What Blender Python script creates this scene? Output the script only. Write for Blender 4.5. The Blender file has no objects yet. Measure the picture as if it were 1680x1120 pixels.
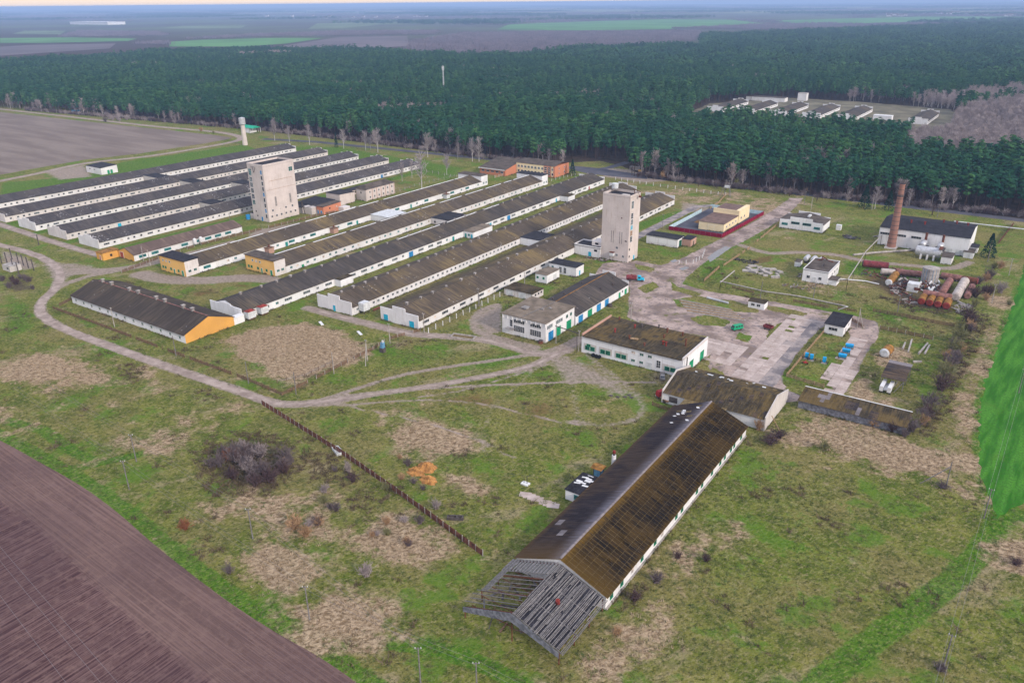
import bpy, math, random
import numpy as np
from mathutils import Matrix, Vector
from mathutils.geometry import tessellate_polygon

# ---------------------------------------------------------------- camera, sky, sun, exposure
sc = bpy.context.scene
# world axes follow the farm's own grid: X across the poultry houses, Y along them, metres
FPX, CAM_H, HORIZON = 1290.0, 110.0, 4.0
PITCH = math.atan((560 - HORIZON) / FPX); ROLL = -0.0095
HEAD = math.atan2(1811 - 840, FPX / math.cos(PITCH))
_fw = np.array([0, math.cos(PITCH), -math.sin(PITCH)]); _x0 = np.array([1., 0, 0]); _u0 = np.array([0, math.sin(PITCH), math.cos(PITCH)])
_r = _x0 * math.cos(ROLL) + _u0 * math.sin(ROLL); _u = -_x0 * math.sin(ROLL) + _u0 * math.cos(ROLL)
_c, _s = math.cos(HEAD), math.sin(HEAD)
def _turn(w): return np.array([w[0] * _c - w[1] * _s, w[0] * _s + w[1] * _c, w[2]])
FW, RT, UP = _turn(_fw), _turn(_r), _turn(_u)
cam_d = bpy.data.cameras.new('camera'); cam = bpy.data.objects.new('camera', cam_d); sc.collection.objects.link(cam)
cam_d.sensor_width = 36; cam_d.lens = 36 * FPX / 1680; cam_d.clip_start = 1; cam_d.clip_end = 90000
cam.matrix_world = Matrix(((RT[0], UP[0], -FW[0], 0), (RT[1], UP[1], -FW[1], 0), (RT[2], UP[2], -FW[2], CAM_H), (0, 0, 0, 1)))
sc.camera = cam

SUN_EL, SUN_AZ = 27.0, 104.0       # azimuth measured from +Y towards +X
wd = bpy.data.worlds.new('World'); sc.world = wd; wd.use_nodes = True
nt = wd.node_tree; nt.nodes.clear()
sky = nt.nodes.new('ShaderNodeTexSky'); sky.sky_type = 'NISHITA'; sky.sun_disc = False
sky.sun_elevation = math.radians(SUN_EL); sky.sun_rotation = math.radians(SUN_AZ)
sky.altitude = 110; sky.air_density = 1.0; sky.dust_density = 2.0; sky.ozone_density = 1.0
# thin even overcast: the clear sky is veiled by a pale cloud layer, slightly pink towards the horizon
geo = nt.nodes.new('ShaderNodeTexCoord'); sep = nt.nodes.new('ShaderNodeSeparateXYZ'); nt.links.new(geo.outputs['Generated'], sep.inputs[0])
hz = nt.nodes.new('ShaderNodeMapRange'); hz.inputs[1].default_value = 0.0; hz.inputs[2].default_value = 0.45; nt.links.new(sep.outputs['Z'], hz.inputs[0])
rmp = nt.nodes.new('ShaderNodeMix'); rmp.data_type = 'RGBA'; nt.links.new(hz.outputs[0], rmp.inputs[0])
rmp.inputs[6].default_value = (5.5, 4.4, 3.7, 1); rmp.inputs[7].default_value = (5.0, 5.3, 6.3, 1)
mx = nt.nodes.new('ShaderNodeMix'); mx.data_type = 'RGBA'; mx.inputs[0].default_value = 0.9
nt.links.new(sky.outputs[0], mx.inputs[6]); nt.links.new(rmp.outputs[2], mx.inputs[7])
bg = nt.nodes.new('ShaderNodeBackground'); bg.inputs[1].default_value = 0.1
nt.links.new(mx.outputs[2], bg.inputs[0])
wo = nt.nodes.new('ShaderNodeOutputWorld'); nt.links.new(bg.outputs[0], wo.inputs[0])

sun_d = bpy.data.lights.new('sun', 'SUN'); sun_d.energy = 1.5; sun_d.angle = math.radians(7); sun_d.color = (1.0, 0.89, 0.77)
sun = bpy.data.objects.new('sun', sun_d); sc.collection.objects.link(sun)
_az, _el = math.radians(SUN_AZ), math.radians(SUN_EL)
sun.rotation_euler = Vector((math.sin(_az) * math.cos(_el), math.cos(_az) * math.cos(_el), math.sin(_el))).to_track_quat('Z', 'Y').to_euler()

sc.view_settings.view_transform = 'Standard'; sc.view_settings.look = 'None'
sc.view_settings.exposure = 1.1; sc.view_settings.gamma = 1.0
sc.render.engine = 'CYCLES'
sc.cycles.use_denoising = True; sc.cycles.max_bounces = 4; sc.cycles.diffuse_bounces = 2; sc.cycles.glossy_bounces = 2
sc.cycles.transparent_max_bounces = 6; sc.cycles.volume_bounces = 0
rng = random.Random(7); nrng = np.random.default_rng(11)

# ---------------------------------------------------------------- helpers
def at(px, py, z=0.0):
    """ground point (or point at height z) surveyed from the photograph's 1680 x 1120 frame"""
    d = FW * FPX + RT * (px - 840) - UP * (py - 560)
    t = (z - CAM_H) / d[2]
    return Vector((d[0] * t, d[1] * t, z))
def ats(pts, z=0.0): return [at(x, y, z) for x, y in pts]

COL = sc.collection
WL = {}
def tag(o, label=None, cat=None, group=None, kind=None):
    if label: o['label'] = label
    if cat: o['category'] = cat
    if group: o['group'] = group
    if kind: o['kind'] = kind
    return o
def thing(name, label, cat, loc, group=None):
    o = bpy.data.objects.new(name, None); COL.objects.link(o); o.location = loc; o.empty_display_size = 0.5
    WL[o] = Vector(loc)
    return tag(o, label, cat, group)

NTH = ('first', 'second', 'third', 'fourth', 'fifth', 'sixth', 'seventh', 'eighth', 'ninth', 'tenth', 'eleventh', 'twelfth')
class MB:
    def __init__(s): s.v = []; s.f = []; s.m = []
    def poly(s, pts, m=0):
        n = len(s.v); s.v += [tuple(p) for p in pts]; s.f.append(tuple(range(n, n + len(pts)))); s.m.append(m)
    def box(s, x0, x1, y0, y1, z0, z1, m=0, mt=None):
        if x0 > x1: x0, x1 = x1, x0
        if y0 > y1: y0, y1 = y1, y0
        n = len(s.v)
        s.v += [(x0, y0, z0), (x1, y0, z0), (x1, y1, z0), (x0, y1, z0), (x0, y0, z1), (x1, y0, z1), (x1, y1, z1), (x0, y1, z1)]
        for k, q in enumerate(((3, 2, 1, 0), (4, 5, 6, 7), (0, 1, 5, 4), (1, 2, 6, 5), (2, 3, 7, 6), (3, 0, 4, 7))):
            s.f.append(tuple(n + i for i in q)); s.m.append(mt if (mt is not None and k == 1) else m)
        return s
    def hexa(s, P, m=0):      # eight corners: bottom four, top four (both counter-clockwise from above)
        n = len(s.v); s.v += [tuple(p) for p in P]
        for q in ((3, 2, 1, 0), (4, 5, 6, 7), (0, 1, 5, 4), (1, 2, 6, 5), (2, 3, 7, 6), (3, 0, 4, 7)):
            s.f.append(tuple(n + i for i in q)); s.m.append(m)
        return s
    def tube(s, p, q, r0, r1=None, n=8, m=0, caps=True, mc=None):
        p, q = Vector(p), Vector(q); r1 = r0 if r1 is None else r1
        d = (q - p).normalized(); a = Vector((0, 0, 1)) if abs(d.z) < 0.9 else Vector((1, 0, 0))
        e1 = d.cross(a).normalized(); e2 = d.cross(e1)
        k = len(s.v)
        for c, r in ((p, r0), (q, r1)):
            for i in range(n):
                t = 2 * math.pi * i / n; s.v.append(tuple(c + e1 * (r * math.cos(t)) + e2 * (r * math.sin(t))))
        for i in range(n):
            j = (i + 1) % n; s.f.append((k + i, k + j, k + n + j, k + n + i)); s.m.append(m)
        if caps:
            s.f.append(tuple(k + n - 1 - i for i in range(n))); s.m.append(m if mc is None else mc)
            s.f.append(tuple(k + n + i for i in range(n))); s.m.append(m if mc is None else mc)
        return s
    def beam(s, p, q, w, h=None, m=0):
        p, q = Vector(p), Vector(q); h = h or w
        d = (q - p).normalized(); a = Vector((0, 0, 1)) if abs(d.z) < 0.95 else Vector((1, 0, 0))
        e1 = d.cross(a).normalized() * (w / 2); e2 = e1.cross(d).normalized() * (h / 2)
        return s.hexa([p - e1 - e2, p + e1 - e2, q + e1 - e2, q - e1 - e2, p - e1 + e2, p + e1 + e2, q + e1 + e2, q - e1 + e2], m)
    def mesh(s, name, mats, off=(0, 0, 0), smooth=False):
        me = bpy.data.meshes.new(name)
        ox, oy, oz = off
        me.from_pydata([(x - ox, y - oy, z - oz) for x, y, z in s.v], [], s.f)
        for m in (mats if isinstance(mats, (list, tuple)) else [mats]): me.materials.append(m)
        if any(s.m): me.polygons.foreach_set('material_index', s.m)
        if smooth: me.polygons.foreach_set('use_smooth', [True] * len(s.f))
        me.update()
        return me
    def build(s, name, mats, parent=None, smooth=False, loc=None):
        off = WL[parent] if parent is not None else Vector(loc if loc is not None else (0, 0, 0))
        o = bpy.data.objects.new(name, s.mesh(name, mats, off, smooth)); COL.objects.link(o)
        if parent is not None: o.parent = parent; WL[o] = WL[parent]
        else: o.location = off; WL[o] = off
        return o
def inst(mesh, name, parent, pos, rz=0.0, scale=None, rot=None):
    o = bpy.data.objects.new(name, mesh); COL.objects.link(o)
    if parent is not None: o.parent = parent; o.location = Vector(pos) - WL[parent]
    else: o.location = pos
    WL[o] = Vector(pos)
    o.rotation_euler = rot if rot else (0, 0, rz)
    if scale is not None: o.scale = scale if hasattr(scale, '__len__') else (scale,) * 3
    return o

# ---------------------------------------------------------------- materials
class NT:
    def __init__(s, name):
        s.mat = bpy.data.materials.new(name); s.mat.use_nodes = True; s.t = s.mat.node_tree; s.t.nodes.clear()
        s.out = s.n('ShaderNodeOutputMaterial'); s.b = s.n('ShaderNodeBsdfPrincipled'); s.l(s.b.outputs[0], s.out.inputs[0])
        s.b.inputs['Roughness'].default_value = 0.85; s.b.inputs['Specular IOR Level'].default_value = 0.05
        s.pos = s.n('ShaderNodeNewGeometry').outputs['Position']
    def n(s, t): return s.t.nodes.new(t)
    def l(s, a, b): s.t.links.new(a, b)
    def set(s, sock, v):
        if hasattr(v, 'is_linked') or isinstance(v, bpy.types.NodeSocket): s.l(v, sock)
        else:
            if hasattr(v, '__len__') and len(v) == 3 and sock.type == 'RGBA': v = (*v, 1)
            sock.default_value = v
    def map(s, scale=(1, 1, 1), vec=None, rot=(0, 0, 0)):
        if any(rot): q = s.n('ShaderNodeMapping'); s.l(vec or s.pos, q.inputs[0]); q.inputs['Rotation'].default_value = rot; vec = q.outputs[0]; rot = (0, 0, 0)
        k = s.n('ShaderNodeMapping'); s.l(vec or s.pos, k.inputs[0]); k.inputs['Scale'].default_value = scale; k.inputs['Rotation'].default_value = rot
        return k.outputs[0]
    def noise(s, scale, detail=3, rough=0.55, vec=None, col=False, dist=0.0):
        k = s.n('ShaderNodeTexNoise'); s.l(vec or s.pos, k.inputs['Vector']); k.inputs['Scale'].default_value = scale
        k.inputs['Detail'].default_value = detail; k.inputs['Roughness'].default_value = rough; k.inputs['Distortion'].default_value = dist
        return k.outputs['Color' if col else 'Fac']
    def vor(s, scale, vec=None, out='Distance'):
        k = s.n('ShaderNodeTexVoronoi'); s.l(vec or s.pos, k.inputs['Vector']); k.inputs['Scale'].default_value = scale
        return k.outputs[out]
    def math(s, op, a, b=0.0, c=None, clamp=False):
        k = s.n('ShaderNodeMath'); k.operation = op; k.use_clamp = clamp
        s.set(k.inputs[0], a); s.set(k.inputs[1], b)
        if c is not None: s.set(k.inputs[2], c)
        return k.outputs[0]
    def step(s, x, lo, hi):
        k = s.n('ShaderNodeMapRange'); k.interpolation_type = 'SMOOTHSTEP'; s.set(k.inputs[0], x)
        k.inputs[1].default_value = lo; k.inputs[2].default_value = hi
        return k.outputs[0]
    def mix(s, f, a, b, mode='MIX'):
        k = s.n('ShaderNodeMix'); k.data_type = 'RGBA'; k.blend_type = mode
        s.set(k.inputs[0], f); s.set(k.inputs[6], a); s.set(k.inputs[7], b)
        return k.outputs[2]
    def attr(s, name):
        k = s.n('ShaderNodeAttribute'); k.attribute_name = name; return k.outputs['Fac']
    def rnd(s): return s.n('ShaderNodeObjectInfo').outputs['Random']
    def sep(s, v=None):
        k = s.n('ShaderNodeSeparateXYZ'); s.l(v or s.pos, k.inputs[0]); return k.outputs
    def bump(s, h, strength=0.5, dist=0.1):
        k = s.n('ShaderNodeBump'); s.l(h, k.inputs['Height']); k.inputs['Strength'].default_value = strength; k.inputs['Distance'].default_value = dist
        s.l(k.outputs[0], s.b.inputs['Normal'])
    def done(s, col, rough=None, metal=None, spec=None):
        s.set(s.b.inputs['Base Color'], col)
        if rough is not None: s.set(s.b.inputs['Roughness'], rough)
        if metal is not None: s.set(s.b.inputs['Metallic'], metal)
        if spec is not None: s.b.inputs['Specular IOR Level'].default_value = spec
        return s.mat
MAT = {}
def plain(name, col, var=0.25, rough=0.8, scale=0.8, metal=None, dirt=None, spec=0.07):
    """paint or stuff of one colour with uneven tone and a little grime"""
    k = NT(name); a = k.noise(scale, 4); d = k.noise(scale * 7, 3)
    dark = tuple(c * (1 - var) for c in col); lite = tuple(min(0.9, c * (1 + var * 0.6)) for c in col)
    c = k.mix(k.step(a, 0.3, 0.7), dark, lite)
    if dirt: c = k.mix(k.math('MULTIPLY', k.step(d, 0.52, 0.75), 0.8), c, dirt)
    MAT[name] = k.done(c, rough, metal, spec); return MAT[name]

def white_wall(name, col, grime, amount, streak=(0.30, 0.25, 0.2)):
    k = NT(name)
    big = k.noise(0.16, 4); fine = k.noise(2.4, 4, 0.65)
    st = k.noise(1.0, 4, 0.6, k.map((1.6, 1.6, 0.16)))
    c = k.mix(k.step(big, 0.32, 0.68), tuple(x * 0.86 for x in col), col)
    c = k.mix(k.math('MULTIPLY', k.step(st, 0.52, 0.78), amount), c, streak)
    c = k.mix(k.math('MULTIPLY', k.step(fine, 0.56, 0.72), amount * 0.9), c, grime)
    k.bump(fine, 0.3, 0.03)
    MAT[name] = k.done(c, 0.9); return MAT[name]
white_wall('whitewash', (0.70, 0.69, 0.70), (0.42, 0.37, 0.34), 0.5)
white_wall('whitewash_clean', (0.75, 0.75, 0.77), (0.5, 0.46, 0.43), 0.35)
white_wall('whitewash_worn', (0.64, 0.60, 0.59), (0.36, 0.29, 0.25), 0.75)
white_wall('tower_concrete', (0.60, 0.53, 0.50), (0.36, 0.28, 0.23), 0.55, (0.33, 0.22, 0.15))
white_wall('pale_concrete', (0.55, 0.51, 0.49), (0.25, 0.21, 0.19), 0.6)
white_wall('yellow_plaster', (0.76, 0.46, 0.15), (0.6, 0.42, 0.25), 0.4, (0.5, 0.36, 0.22))
white_wall('orange_plaster', (0.66, 0.345, 0.085), (0.62, 0.36, 0.16), 0.35, (0.58, 0.32, 0.12))
white_wall('cream_plaster', (0.80, 0.66, 0.42), (0.6, 0.5, 0.36), 0.25, (0.55, 0.46, 0.34))
white_wall('orange_brick', (0.54, 0.215, 0.125), (0.45, 0.2, 0.12), 0.5, (0.4, 0.2, 0.12))
white_wall('pink_brick', (0.46, 0.28, 0.22), (0.4, 0.25, 0.2), 0.5, (0.4, 0.26, 0.2))
white_wall('chimney_brick', (0.31, 0.165, 0.13), (0.24, 0.12, 0.09), 0.7, (0.24, 0.15, 0.12))

def slate(name, base, moss, moss_amt, fleck, along='y', dark=0.55):
    """weathered corrugated cement sheets: streaks down the slope, lichen, paler broken bits"""
    k = NT(name)
    sy = (0.10, 1.5, 0.3) if along == 'y' else (1.5, 0.10, 0.3)
    st = k.noise(1.0, 4, 0.6, k.map(sy)); big = k.noise(0.05, 4); mid = k.noise(0.35, 4, 0.6); fine = k.noise(3.5, 3, 0.6)
    c = k.mix(k.step(st, 0.3, 0.7), tuple(x * dark for x in base), tuple(x * 1.25 for x in base))
    c = k.mix(k.math('MULTIPLY', k.step(mid, 0.35, 0.7), 0.45), c, tuple(x * 0.6 for x in base))
    mm = k.math('MULTIPLY', k.step(k.math('ADD', k.math('MULTIPLY', big, 0.6), k.math('MULTIPLY', st, 0.5)), 0.5, 0.68), moss_amt)
    c = k.mix(mm, c, moss)
    x, y, z = k.sep()[:3]
    bay = k.noise(1.0, 2, .5, k.map((0.02, 0.13, 0) if along == 'y' else (0.13, 0.02, 0))); c = k.mix(k.math('MULTIPLY', k.step(bay, .44, .56), .5), c, tuple(q * .55 for q in base))
    w = k.math('PINGPONG', y if along == 'y' else x, 0.57); ln = k.step(w, 0.0, 0.09)
    c = k.mix(k.math('MULTIPLY', k.math('SUBTRACT', 1.0, ln), 0.30), c, tuple(min(1, q * 1.9) for q in moss))
    fl = k.step(k.math('ADD', k.noise(1.1, 2, 0.5, k.map((1, 1, 1))), k.math('MULTIPLY', k.step(k.noise(.12, 3), .5, .65), 0.13)), 0.86 - fleck, 0.89 - fleck)
    c = k.mix(k.math('MULTIPLY', fl, .8), c, (0.42, 0.41, 0.42))
    cw = k.math('SINE', k.math('MULTIPLY', y if along == 'y' else x, 2 * math.pi / 0.19))
    k.bump(k.math('ADD', k.math('MULTIPLY', cw, 0.35), fine), 0.45, 0.05)
    MAT[name] = k.done(c, 0.8); return MAT[name]
slate('slate_purple', (0.078, 0.070, 0.074), (0.13, 0.105, 0.076), 0.4, 0.125)
slate('slate_brown', (0.098, 0.078, 0.064), (0.195, 0.140, 0.060), 0.7, 0.075)
slate('slate_dark', (0.074, 0.065, 0.063), (0.15, 0.112, 0.06), 0.55, 0.045)
slate('slate_red', (0.15, 0.105, 0.09), (0.2, 0.15, 0.11), 0.4, 0.05)
slate('slate_cross', (0.068, 0.055, 0.047), (0.115, 0.086, 0.054), 0.5, 0.05, along='x')
slate('slate_workshop', (0.072, 0.062, 0.061), (0.14, 0.115, 0.085), 0.4, 0.03)

def sheet_mat(name, base, base2, moss, amt, ridge_x=None, ridge_y=None, edge=0):
    """single roof sheets: each a tone of its own, lichen in patches"""
    k = NT(name)
    r = k.rnd(); big = k.noise(0.09, 4); st = k.noise(1.0, 4, 0.6, k.map((0.22, 1.5, 0.3) if ridge_y is None else (1.5, 0.22, 0.3))); fine = k.noise(5.0, 3)
    c = k.mix(k.step(st, 0.3, 0.7), base, base2)
    c = k.mix(k.math('MULTIPLY', r, 0.5), c, tuple(q * 0.6 for q in base))
    m = k.math('MULTIPLY', k.step(k.math('ADD', k.math('MULTIPLY', big, 0.7), k.math('MULTIPLY', st, 0.45)), 0.5, 0.68), amt)
    if edge:      # long barn: lichen gathers along ridge and edges on one side, the other has a sky sheen painted pale at its worn ridge
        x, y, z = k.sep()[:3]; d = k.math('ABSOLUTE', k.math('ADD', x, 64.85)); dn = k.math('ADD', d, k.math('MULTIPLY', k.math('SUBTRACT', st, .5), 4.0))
        if edge == 1: m = k.math('MAXIMUM', m, k.math('MULTIPLY', k.math('MAXIMUM', k.step(dn, 2.2, .2), k.math('MAXIMUM', k.math('MULTIPLY', k.step(dn, 9.6, 11.6), .55), k.math('MULTIPLY', k.step(y, 119.0, 110.0), .6))), .85))
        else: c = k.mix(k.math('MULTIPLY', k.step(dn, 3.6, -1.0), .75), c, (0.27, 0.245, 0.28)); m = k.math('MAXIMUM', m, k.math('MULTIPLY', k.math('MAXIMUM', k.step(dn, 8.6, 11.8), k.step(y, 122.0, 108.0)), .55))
    c = k.mix(m, c, moss)
    c = k.mix(k.math('MULTIPLY', k.step(fine, 0.58, 0.78), 0.16), c, (0.20, 0.18, 0.15))
    x, y, z = k.sep()[:3]
    cw = k.math('SINE', k.math('MULTIPLY', y if ridge_y is None else x, 2 * math.pi / 0.19))
    k.bump(k.math('ADD', k.math('MULTIPLY', cw, 0.5), fine), 0.5, 0.05)
    MAT[name] = k.done(c, 0.75); return MAT[name]
sheet_mat('sheet_moss', (0.008, 0.006, 0.005), (0.030, 0.020, 0.012), (0.125, 0.072, 0.012), 0.28, edge=1)
sheet_mat('sheet_lilac', (0.034, 0.028, 0.030), (0.075, 0.060, 0.060), (0.22, 0.135, 0.045), 0.3)
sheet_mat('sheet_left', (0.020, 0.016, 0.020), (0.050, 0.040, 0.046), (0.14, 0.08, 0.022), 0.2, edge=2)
sheet_mat('sheet_worn', (0.155, 0.135, 0.145), (0.26, 0.235, 0.25), (0.2, 0.15, 0.1), 0.15)
sheet_mat('sheet_olive', (0.042, 0.034, 0.024), (0.098, 0.076, 0.046), (0.185, 0.120, 0.034), 0.45, ridge_y=1)
plain('lichen_deck', (0.17, 0.125, 0.062), 0.4, 0.95, 1.5)
plain('tar_roof', (0.022, 0.021, 0.028), 0.45, 0.7, 0.4, dirt=(0.075, 0.07, 0.07))
plain('felt_brown', (0.095, 0.078, 0.068), 0.4, 0.9, 0.3, dirt=(0.09, 0.07, 0.055))
plain('felt_mossy', (0.060, 0.046, 0.030), 0.55, 0.9, 0.22, dirt=(0.15, 0.10, 0.035))
plain('felt_tan', (0.185, 0.148, 0.115), 0.35, 0.9, 0.3, dirt=(0.15, 0.12, 0.09))
plain('roof_brown_flat', (0.165, 0.11, 0.095), 0.3, 0.85, 0.4)
plain('concrete', (0.36, 0.33, 0.31), 0.3, 0.9, 0.9, dirt=(0.2, 0.17, 0.14))
plain('concrete_dark', (0.26, 0.24, 0.23), 0.35, 0.9, 0.9, dirt=(0.12, 0.1, 0.09))
plain('wood_grey', (0.185, 0.173, 0.173), 0.4, 0.9, 2.5, dirt=(0.13, 0.12, 0.12))
plain('wood_bluegrey', (0.20, 0.205, 0.24), 0.45, 0.9, 1.3, dirt=(0.10, 0.10, 0.12))
plain('wood_brown', (0.185, 0.115, 0.075), 0.45, 0.9, 1.5, dirt=(0.09, 0.06, 0.05))
plain('wood_tan', (0.36, 0.25, 0.15), 0.4, 0.9, 1.5, dirt=(0.2, 0.13, 0.08))
plain('rust', (0.145, 0.054, 0.034), 0.45, 0.85, 1.2, dirt=(0.10, 0.045, 0.035))
plain('rust_panel', (0.17, 0.070, 0.052), 0.5, 0.9, 1.1, dirt=(0.09, 0.055, 0.05))
plain('oxide_red', (0.215, 0.032, 0.026), 0.4, 0.7, 0.9, dirt=(0.20, 0.10, 0.07))
plain('tank_ochre', (0.27, 0.135, 0.036), 0.5, 0.7, 0.7, dirt=(0.14, 0.06, 0.035))
plain('tank_pink', (0.25, 0.125, 0.11), 0.45, 0.7, 0.8, dirt=(0.18, 0.07, 0.05))
plain('tank_white', (0.45, 0.40, 0.37), 0.3, 0.6, 0.8, dirt=(0.26, 0.14, 0.07))
plain('tank_maroon', (0.17, 0.028, 0.035), 0.4, 0.6, 0.9, dirt=(0.35, 0.24, 0.22))
plain('silver', (0.48, 0.49, 0.52), 0.2, 0.45, 0.8, metal=0.3, dirt=(0.35, 0.3, 0.27))
plain('steel_dark', (0.085, 0.075, 0.075), 0.4, 0.7, 1.5, dirt=(0.14, 0.075, 0.05))
plain('white_paint', (0.66, 0.66, 0.67), 0.12, 0.7, 0.9, dirt=(0.5, 0.46, 0.43))
plain('blue_paint', (0.030, 0.22, 0.48), 0.25, 0.6, 1.0)
plain('cyan_paint', (0.020, 0.37, 0.55), 0.2, 0.55, 1.0)
plain('machine_blue', (0.012, 0.30, 0.62), 0.2, 0.5, 1.0)
plain('teal_paint', (0.025, 0.27, 0.26), 0.35, 0.6, 1.0)
plain('green_paint', (0.018, 0.26, 0.125), 0.25, 0.6, 1.0)
plain('dark_green', (0.010, 0.095, 0.055), 0.3, 0.6, 1.0)
plain('van_green', (0.015, 0.30, 0.15), 0.15, 0.4, 1.0)
plain('red_paint', (0.36, 0.03, 0.032), 0.2, 0.5, 1.0)
plain('wine_metal', (0.20, 0.006, 0.03), 0.2, 0.5, 0.6)
plain('pale_blue_metal', (0.42, 0.56, 0.62), 0.15, 0.6, 0.6)
plain('bus_blue', (0.10, 0.27, 0.44), 0.3, 0.6, 1.5, dirt=(0.45, 0.45, 0.48))
plain('pallid_grey', (0.58, 0.60, 0.62), 0.2, 0.7, 0.8, dirt=(0.32, 0.26, 0.22))
plain('roof_green', (0.015, 0.33, 0.20), 0.2, 0.5, 0.5)
plain('brick_red_gate', (0.36, 0.075, 0.045), 0.3, 0.7, 0.8)
plain('rubber', (0.018, 0.018, 0.02), 0.3, 0.8, 2.0)
plain('orange_sand', (0.40, 0.195, 0.065), 0.5, 0.95, 0.9, dirt=(0.3, 0.16, 0.07))
plain('rubble', (0.30, 0.27, 0.25), 0.5, 0.95, 1.5, dirt=(0.12, 0.1, 0.09))
plain('wire', (0.22, 0.21, 0.22), 0.1, 0.6, 1.0)
plain('straw_heap', (0.38, 0.29, 0.19), 0.35, 0.95, 0.8, dirt=(0.22, 0.2, 0.09))
def glass(name, col, rough=0.2, spec=0.5):
    k = NT(name); c = k.mix(k.step(k.noise(0.9, 2), 0.35, 0.65), tuple(q * 0.55 for q in col), tuple(q * 1.5 for q in col))
    MAT[name] = k.done(c, rough, None, spec); return MAT[name]
glass('glass_dark', (0.026, 0.032, 0.040)); glass('glass_teal', (0.035, 0.13, 0.14)); glass('glass_grey', (0.105, 0.125, 0.135))
glass('void', (0.009, 0.008, 0.010), 0.9, 0.1); glass('glass_green', (0.012, 0.085, 0.065)); glass('board', (0.45, 0.38, 0.33), 0.9, 0.2)

# ---------------------------------------------------------------- the ground: one sheet to the horizon, finely divided around the farm
def axis(lo, hi, step, far):
    core = np.arange(lo, hi + step / 2, step); out = []; d = step; p = hi
    while p < far: d *= 1.28; p = min(p + d, far); out.append(p)
    neg = []; d = step; p = lo
    while p > -far: d *= 1.28; p = max(p - d, -far); neg.append(p)
    return np.concatenate([neg[::-1], core, out])
FAR = 30000.0
GX = axis(-690.0, 150.0, 1.6, FAR); GY = axis(30.0, 530.0, 1.6, FAR)
NX, NY = len(GX), len(GY)
VX, VY = np.meshgrid(GX, GY); VX = VX.ravel(); VY = VY.ravel()
LAYERS = {k: np.zeros(NX * NY, np.float32) for k in ('dry', 'lush', 'dirt', 'brown', 'pave', 'forest', 'scrub')}
def dist_line(pts, X, Y):
    best = np.full(X.shape, 1e9)
    for a, b in zip(pts[:-1], pts[1:]):
        dx, dy = b[0] - a[0], b[1] - a[1]; L = dx * dx + dy * dy + 1e-9
        t = np.clip(((X - a[0]) * dx + (Y - a[1]) * dy) / L, 0, 1)
        best = np.minimum(best, np.hypot(X - a[0] - t * dx, Y - a[1] - t * dy))
    return best
def inside(pts, X, Y):
    r = np.zeros(X.shape, bool); n = len(pts)
    for i in range(n):
        a, b = pts[i], pts[(i + 1) % n]
        c = (a[1] > Y) != (b[1] > Y)
        with np.errstate(divide='ignore', invalid='ignore'):
            r ^= c & (X < (b[0] - a[0]) * (Y - a[1]) / (b[1] - a[1] + 1e-12) + a[0])
    return r
def smooth(p, n=4):
    p = [Vector(q) for q in p]; out = []
    for i in range(len(p) - 1):
        a, b, c, d = p[max(i - 1, 0)], p[i], p[i + 1], p[min(i + 2, len(p) - 1)]
        for k in range(n):
            t = k / n; out.append(0.5 * ((2 * b) + (c - a) * t + (2 * a - 5 * b + 4 * c - d) * t * t + (3 * b - a - 3 * c + d) * t ** 3))
    out.append(p[-1]); return out
def sel_box(pts, pad):
    xs = [q[0] for q in pts]; ys = [q[1] for q in pts]
    return np.where((VX > min(xs) - pad) & (VX < max(xs) + pad) & (VY > min(ys) - pad) & (VY < max(ys) + pad))[0]
def stroke(layer, pts, half, soft, val=1.0):
    i = sel_box(pts, half + soft); d = dist_line(pts, VX[i], VY[i])
    L = LAYERS[layer]; L[i] = np.maximum(L[i], val * np.clip((half + soft - d) / soft, 0, 1))
def patch(layer, pts, soft, val=1.0):
    i = sel_box(pts, soft * 2 + 1); x, y = VX[i], VY[i]
    d = dist_line(list(pts) + [pts[0]], x, y); d = np.where(inside(pts, x, y), -d, d)
    if layer in ('dry', 'brown', 'scrub'): soft = soft * 2.0; d = d + 1.0
    L = LAYERS[layer]; L[i] = np.maximum(L[i], val * np.clip(0.5 - d / (2 * soft), 0, 1))
def W(pts): return ats(pts)

# tracks (surveyed centre lines)
TRACK_MAIN = smooth(W([(-40, 392), (0, 402), (40, 412), (72, 424), (92, 438), (99, 452), (90, 474), (71, 492), (66, 510), (84, 528), (122, 546), (200, 575), (300, 610), (392, 641), (432, 656), (470, 663), (520, 660), (600, 648)]))
TRACK_YARD = smooth(W([(600, 648), (700, 634), (790, 618), (870, 600), (930, 572), (958, 555)]))
TRACK_ARC = smooth(W([(520, 658), (590, 636), (660, 615), (740, 601), (830, 588), (900, 575), (950, 553)]))
TRACK_LOOP = smooth(W([(945, 560), (985, 600), (1020, 625), (1048, 650), (1055, 672), (1035, 690), (985, 697), (940, 690)]))
TRACK_DOWN = smooth(W([(925, 590), (940, 640), (950, 690)]))
TRACK_LINE = smooth(W([(640, 640), (800, 632), (930, 627), (1075, 627)]))
TRACK_FRONT = smooth(W([(-30, 358), (0, 368), (60, 388), (115, 405), (150, 415), (166, 420)]))
TRACK_GATE = smooth(W([(99, 452), (125, 447), (170, 444), (215, 439), (262, 428), (330, 412), (380, 398)]))
TRACK_FORK = smooth(W([(90, 474), (115, 463), (150, 452), (185, 446)]))
TRACK_SHEDS = smooth(W([(505, 505), (560, 520), (620, 535), (680, 548), (750, 553), (810, 560), (880, 580), (930, 575)]))
TRACK_HOUSE1 = smooth(W([(232, 450), (270, 458), (330, 460), (400, 456), (440, 458)]))
TRACK_POND = smooth(W([(880, 570), (820, 555), (785, 545), (778, 525), (790, 510), (815, 500)]))
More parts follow.
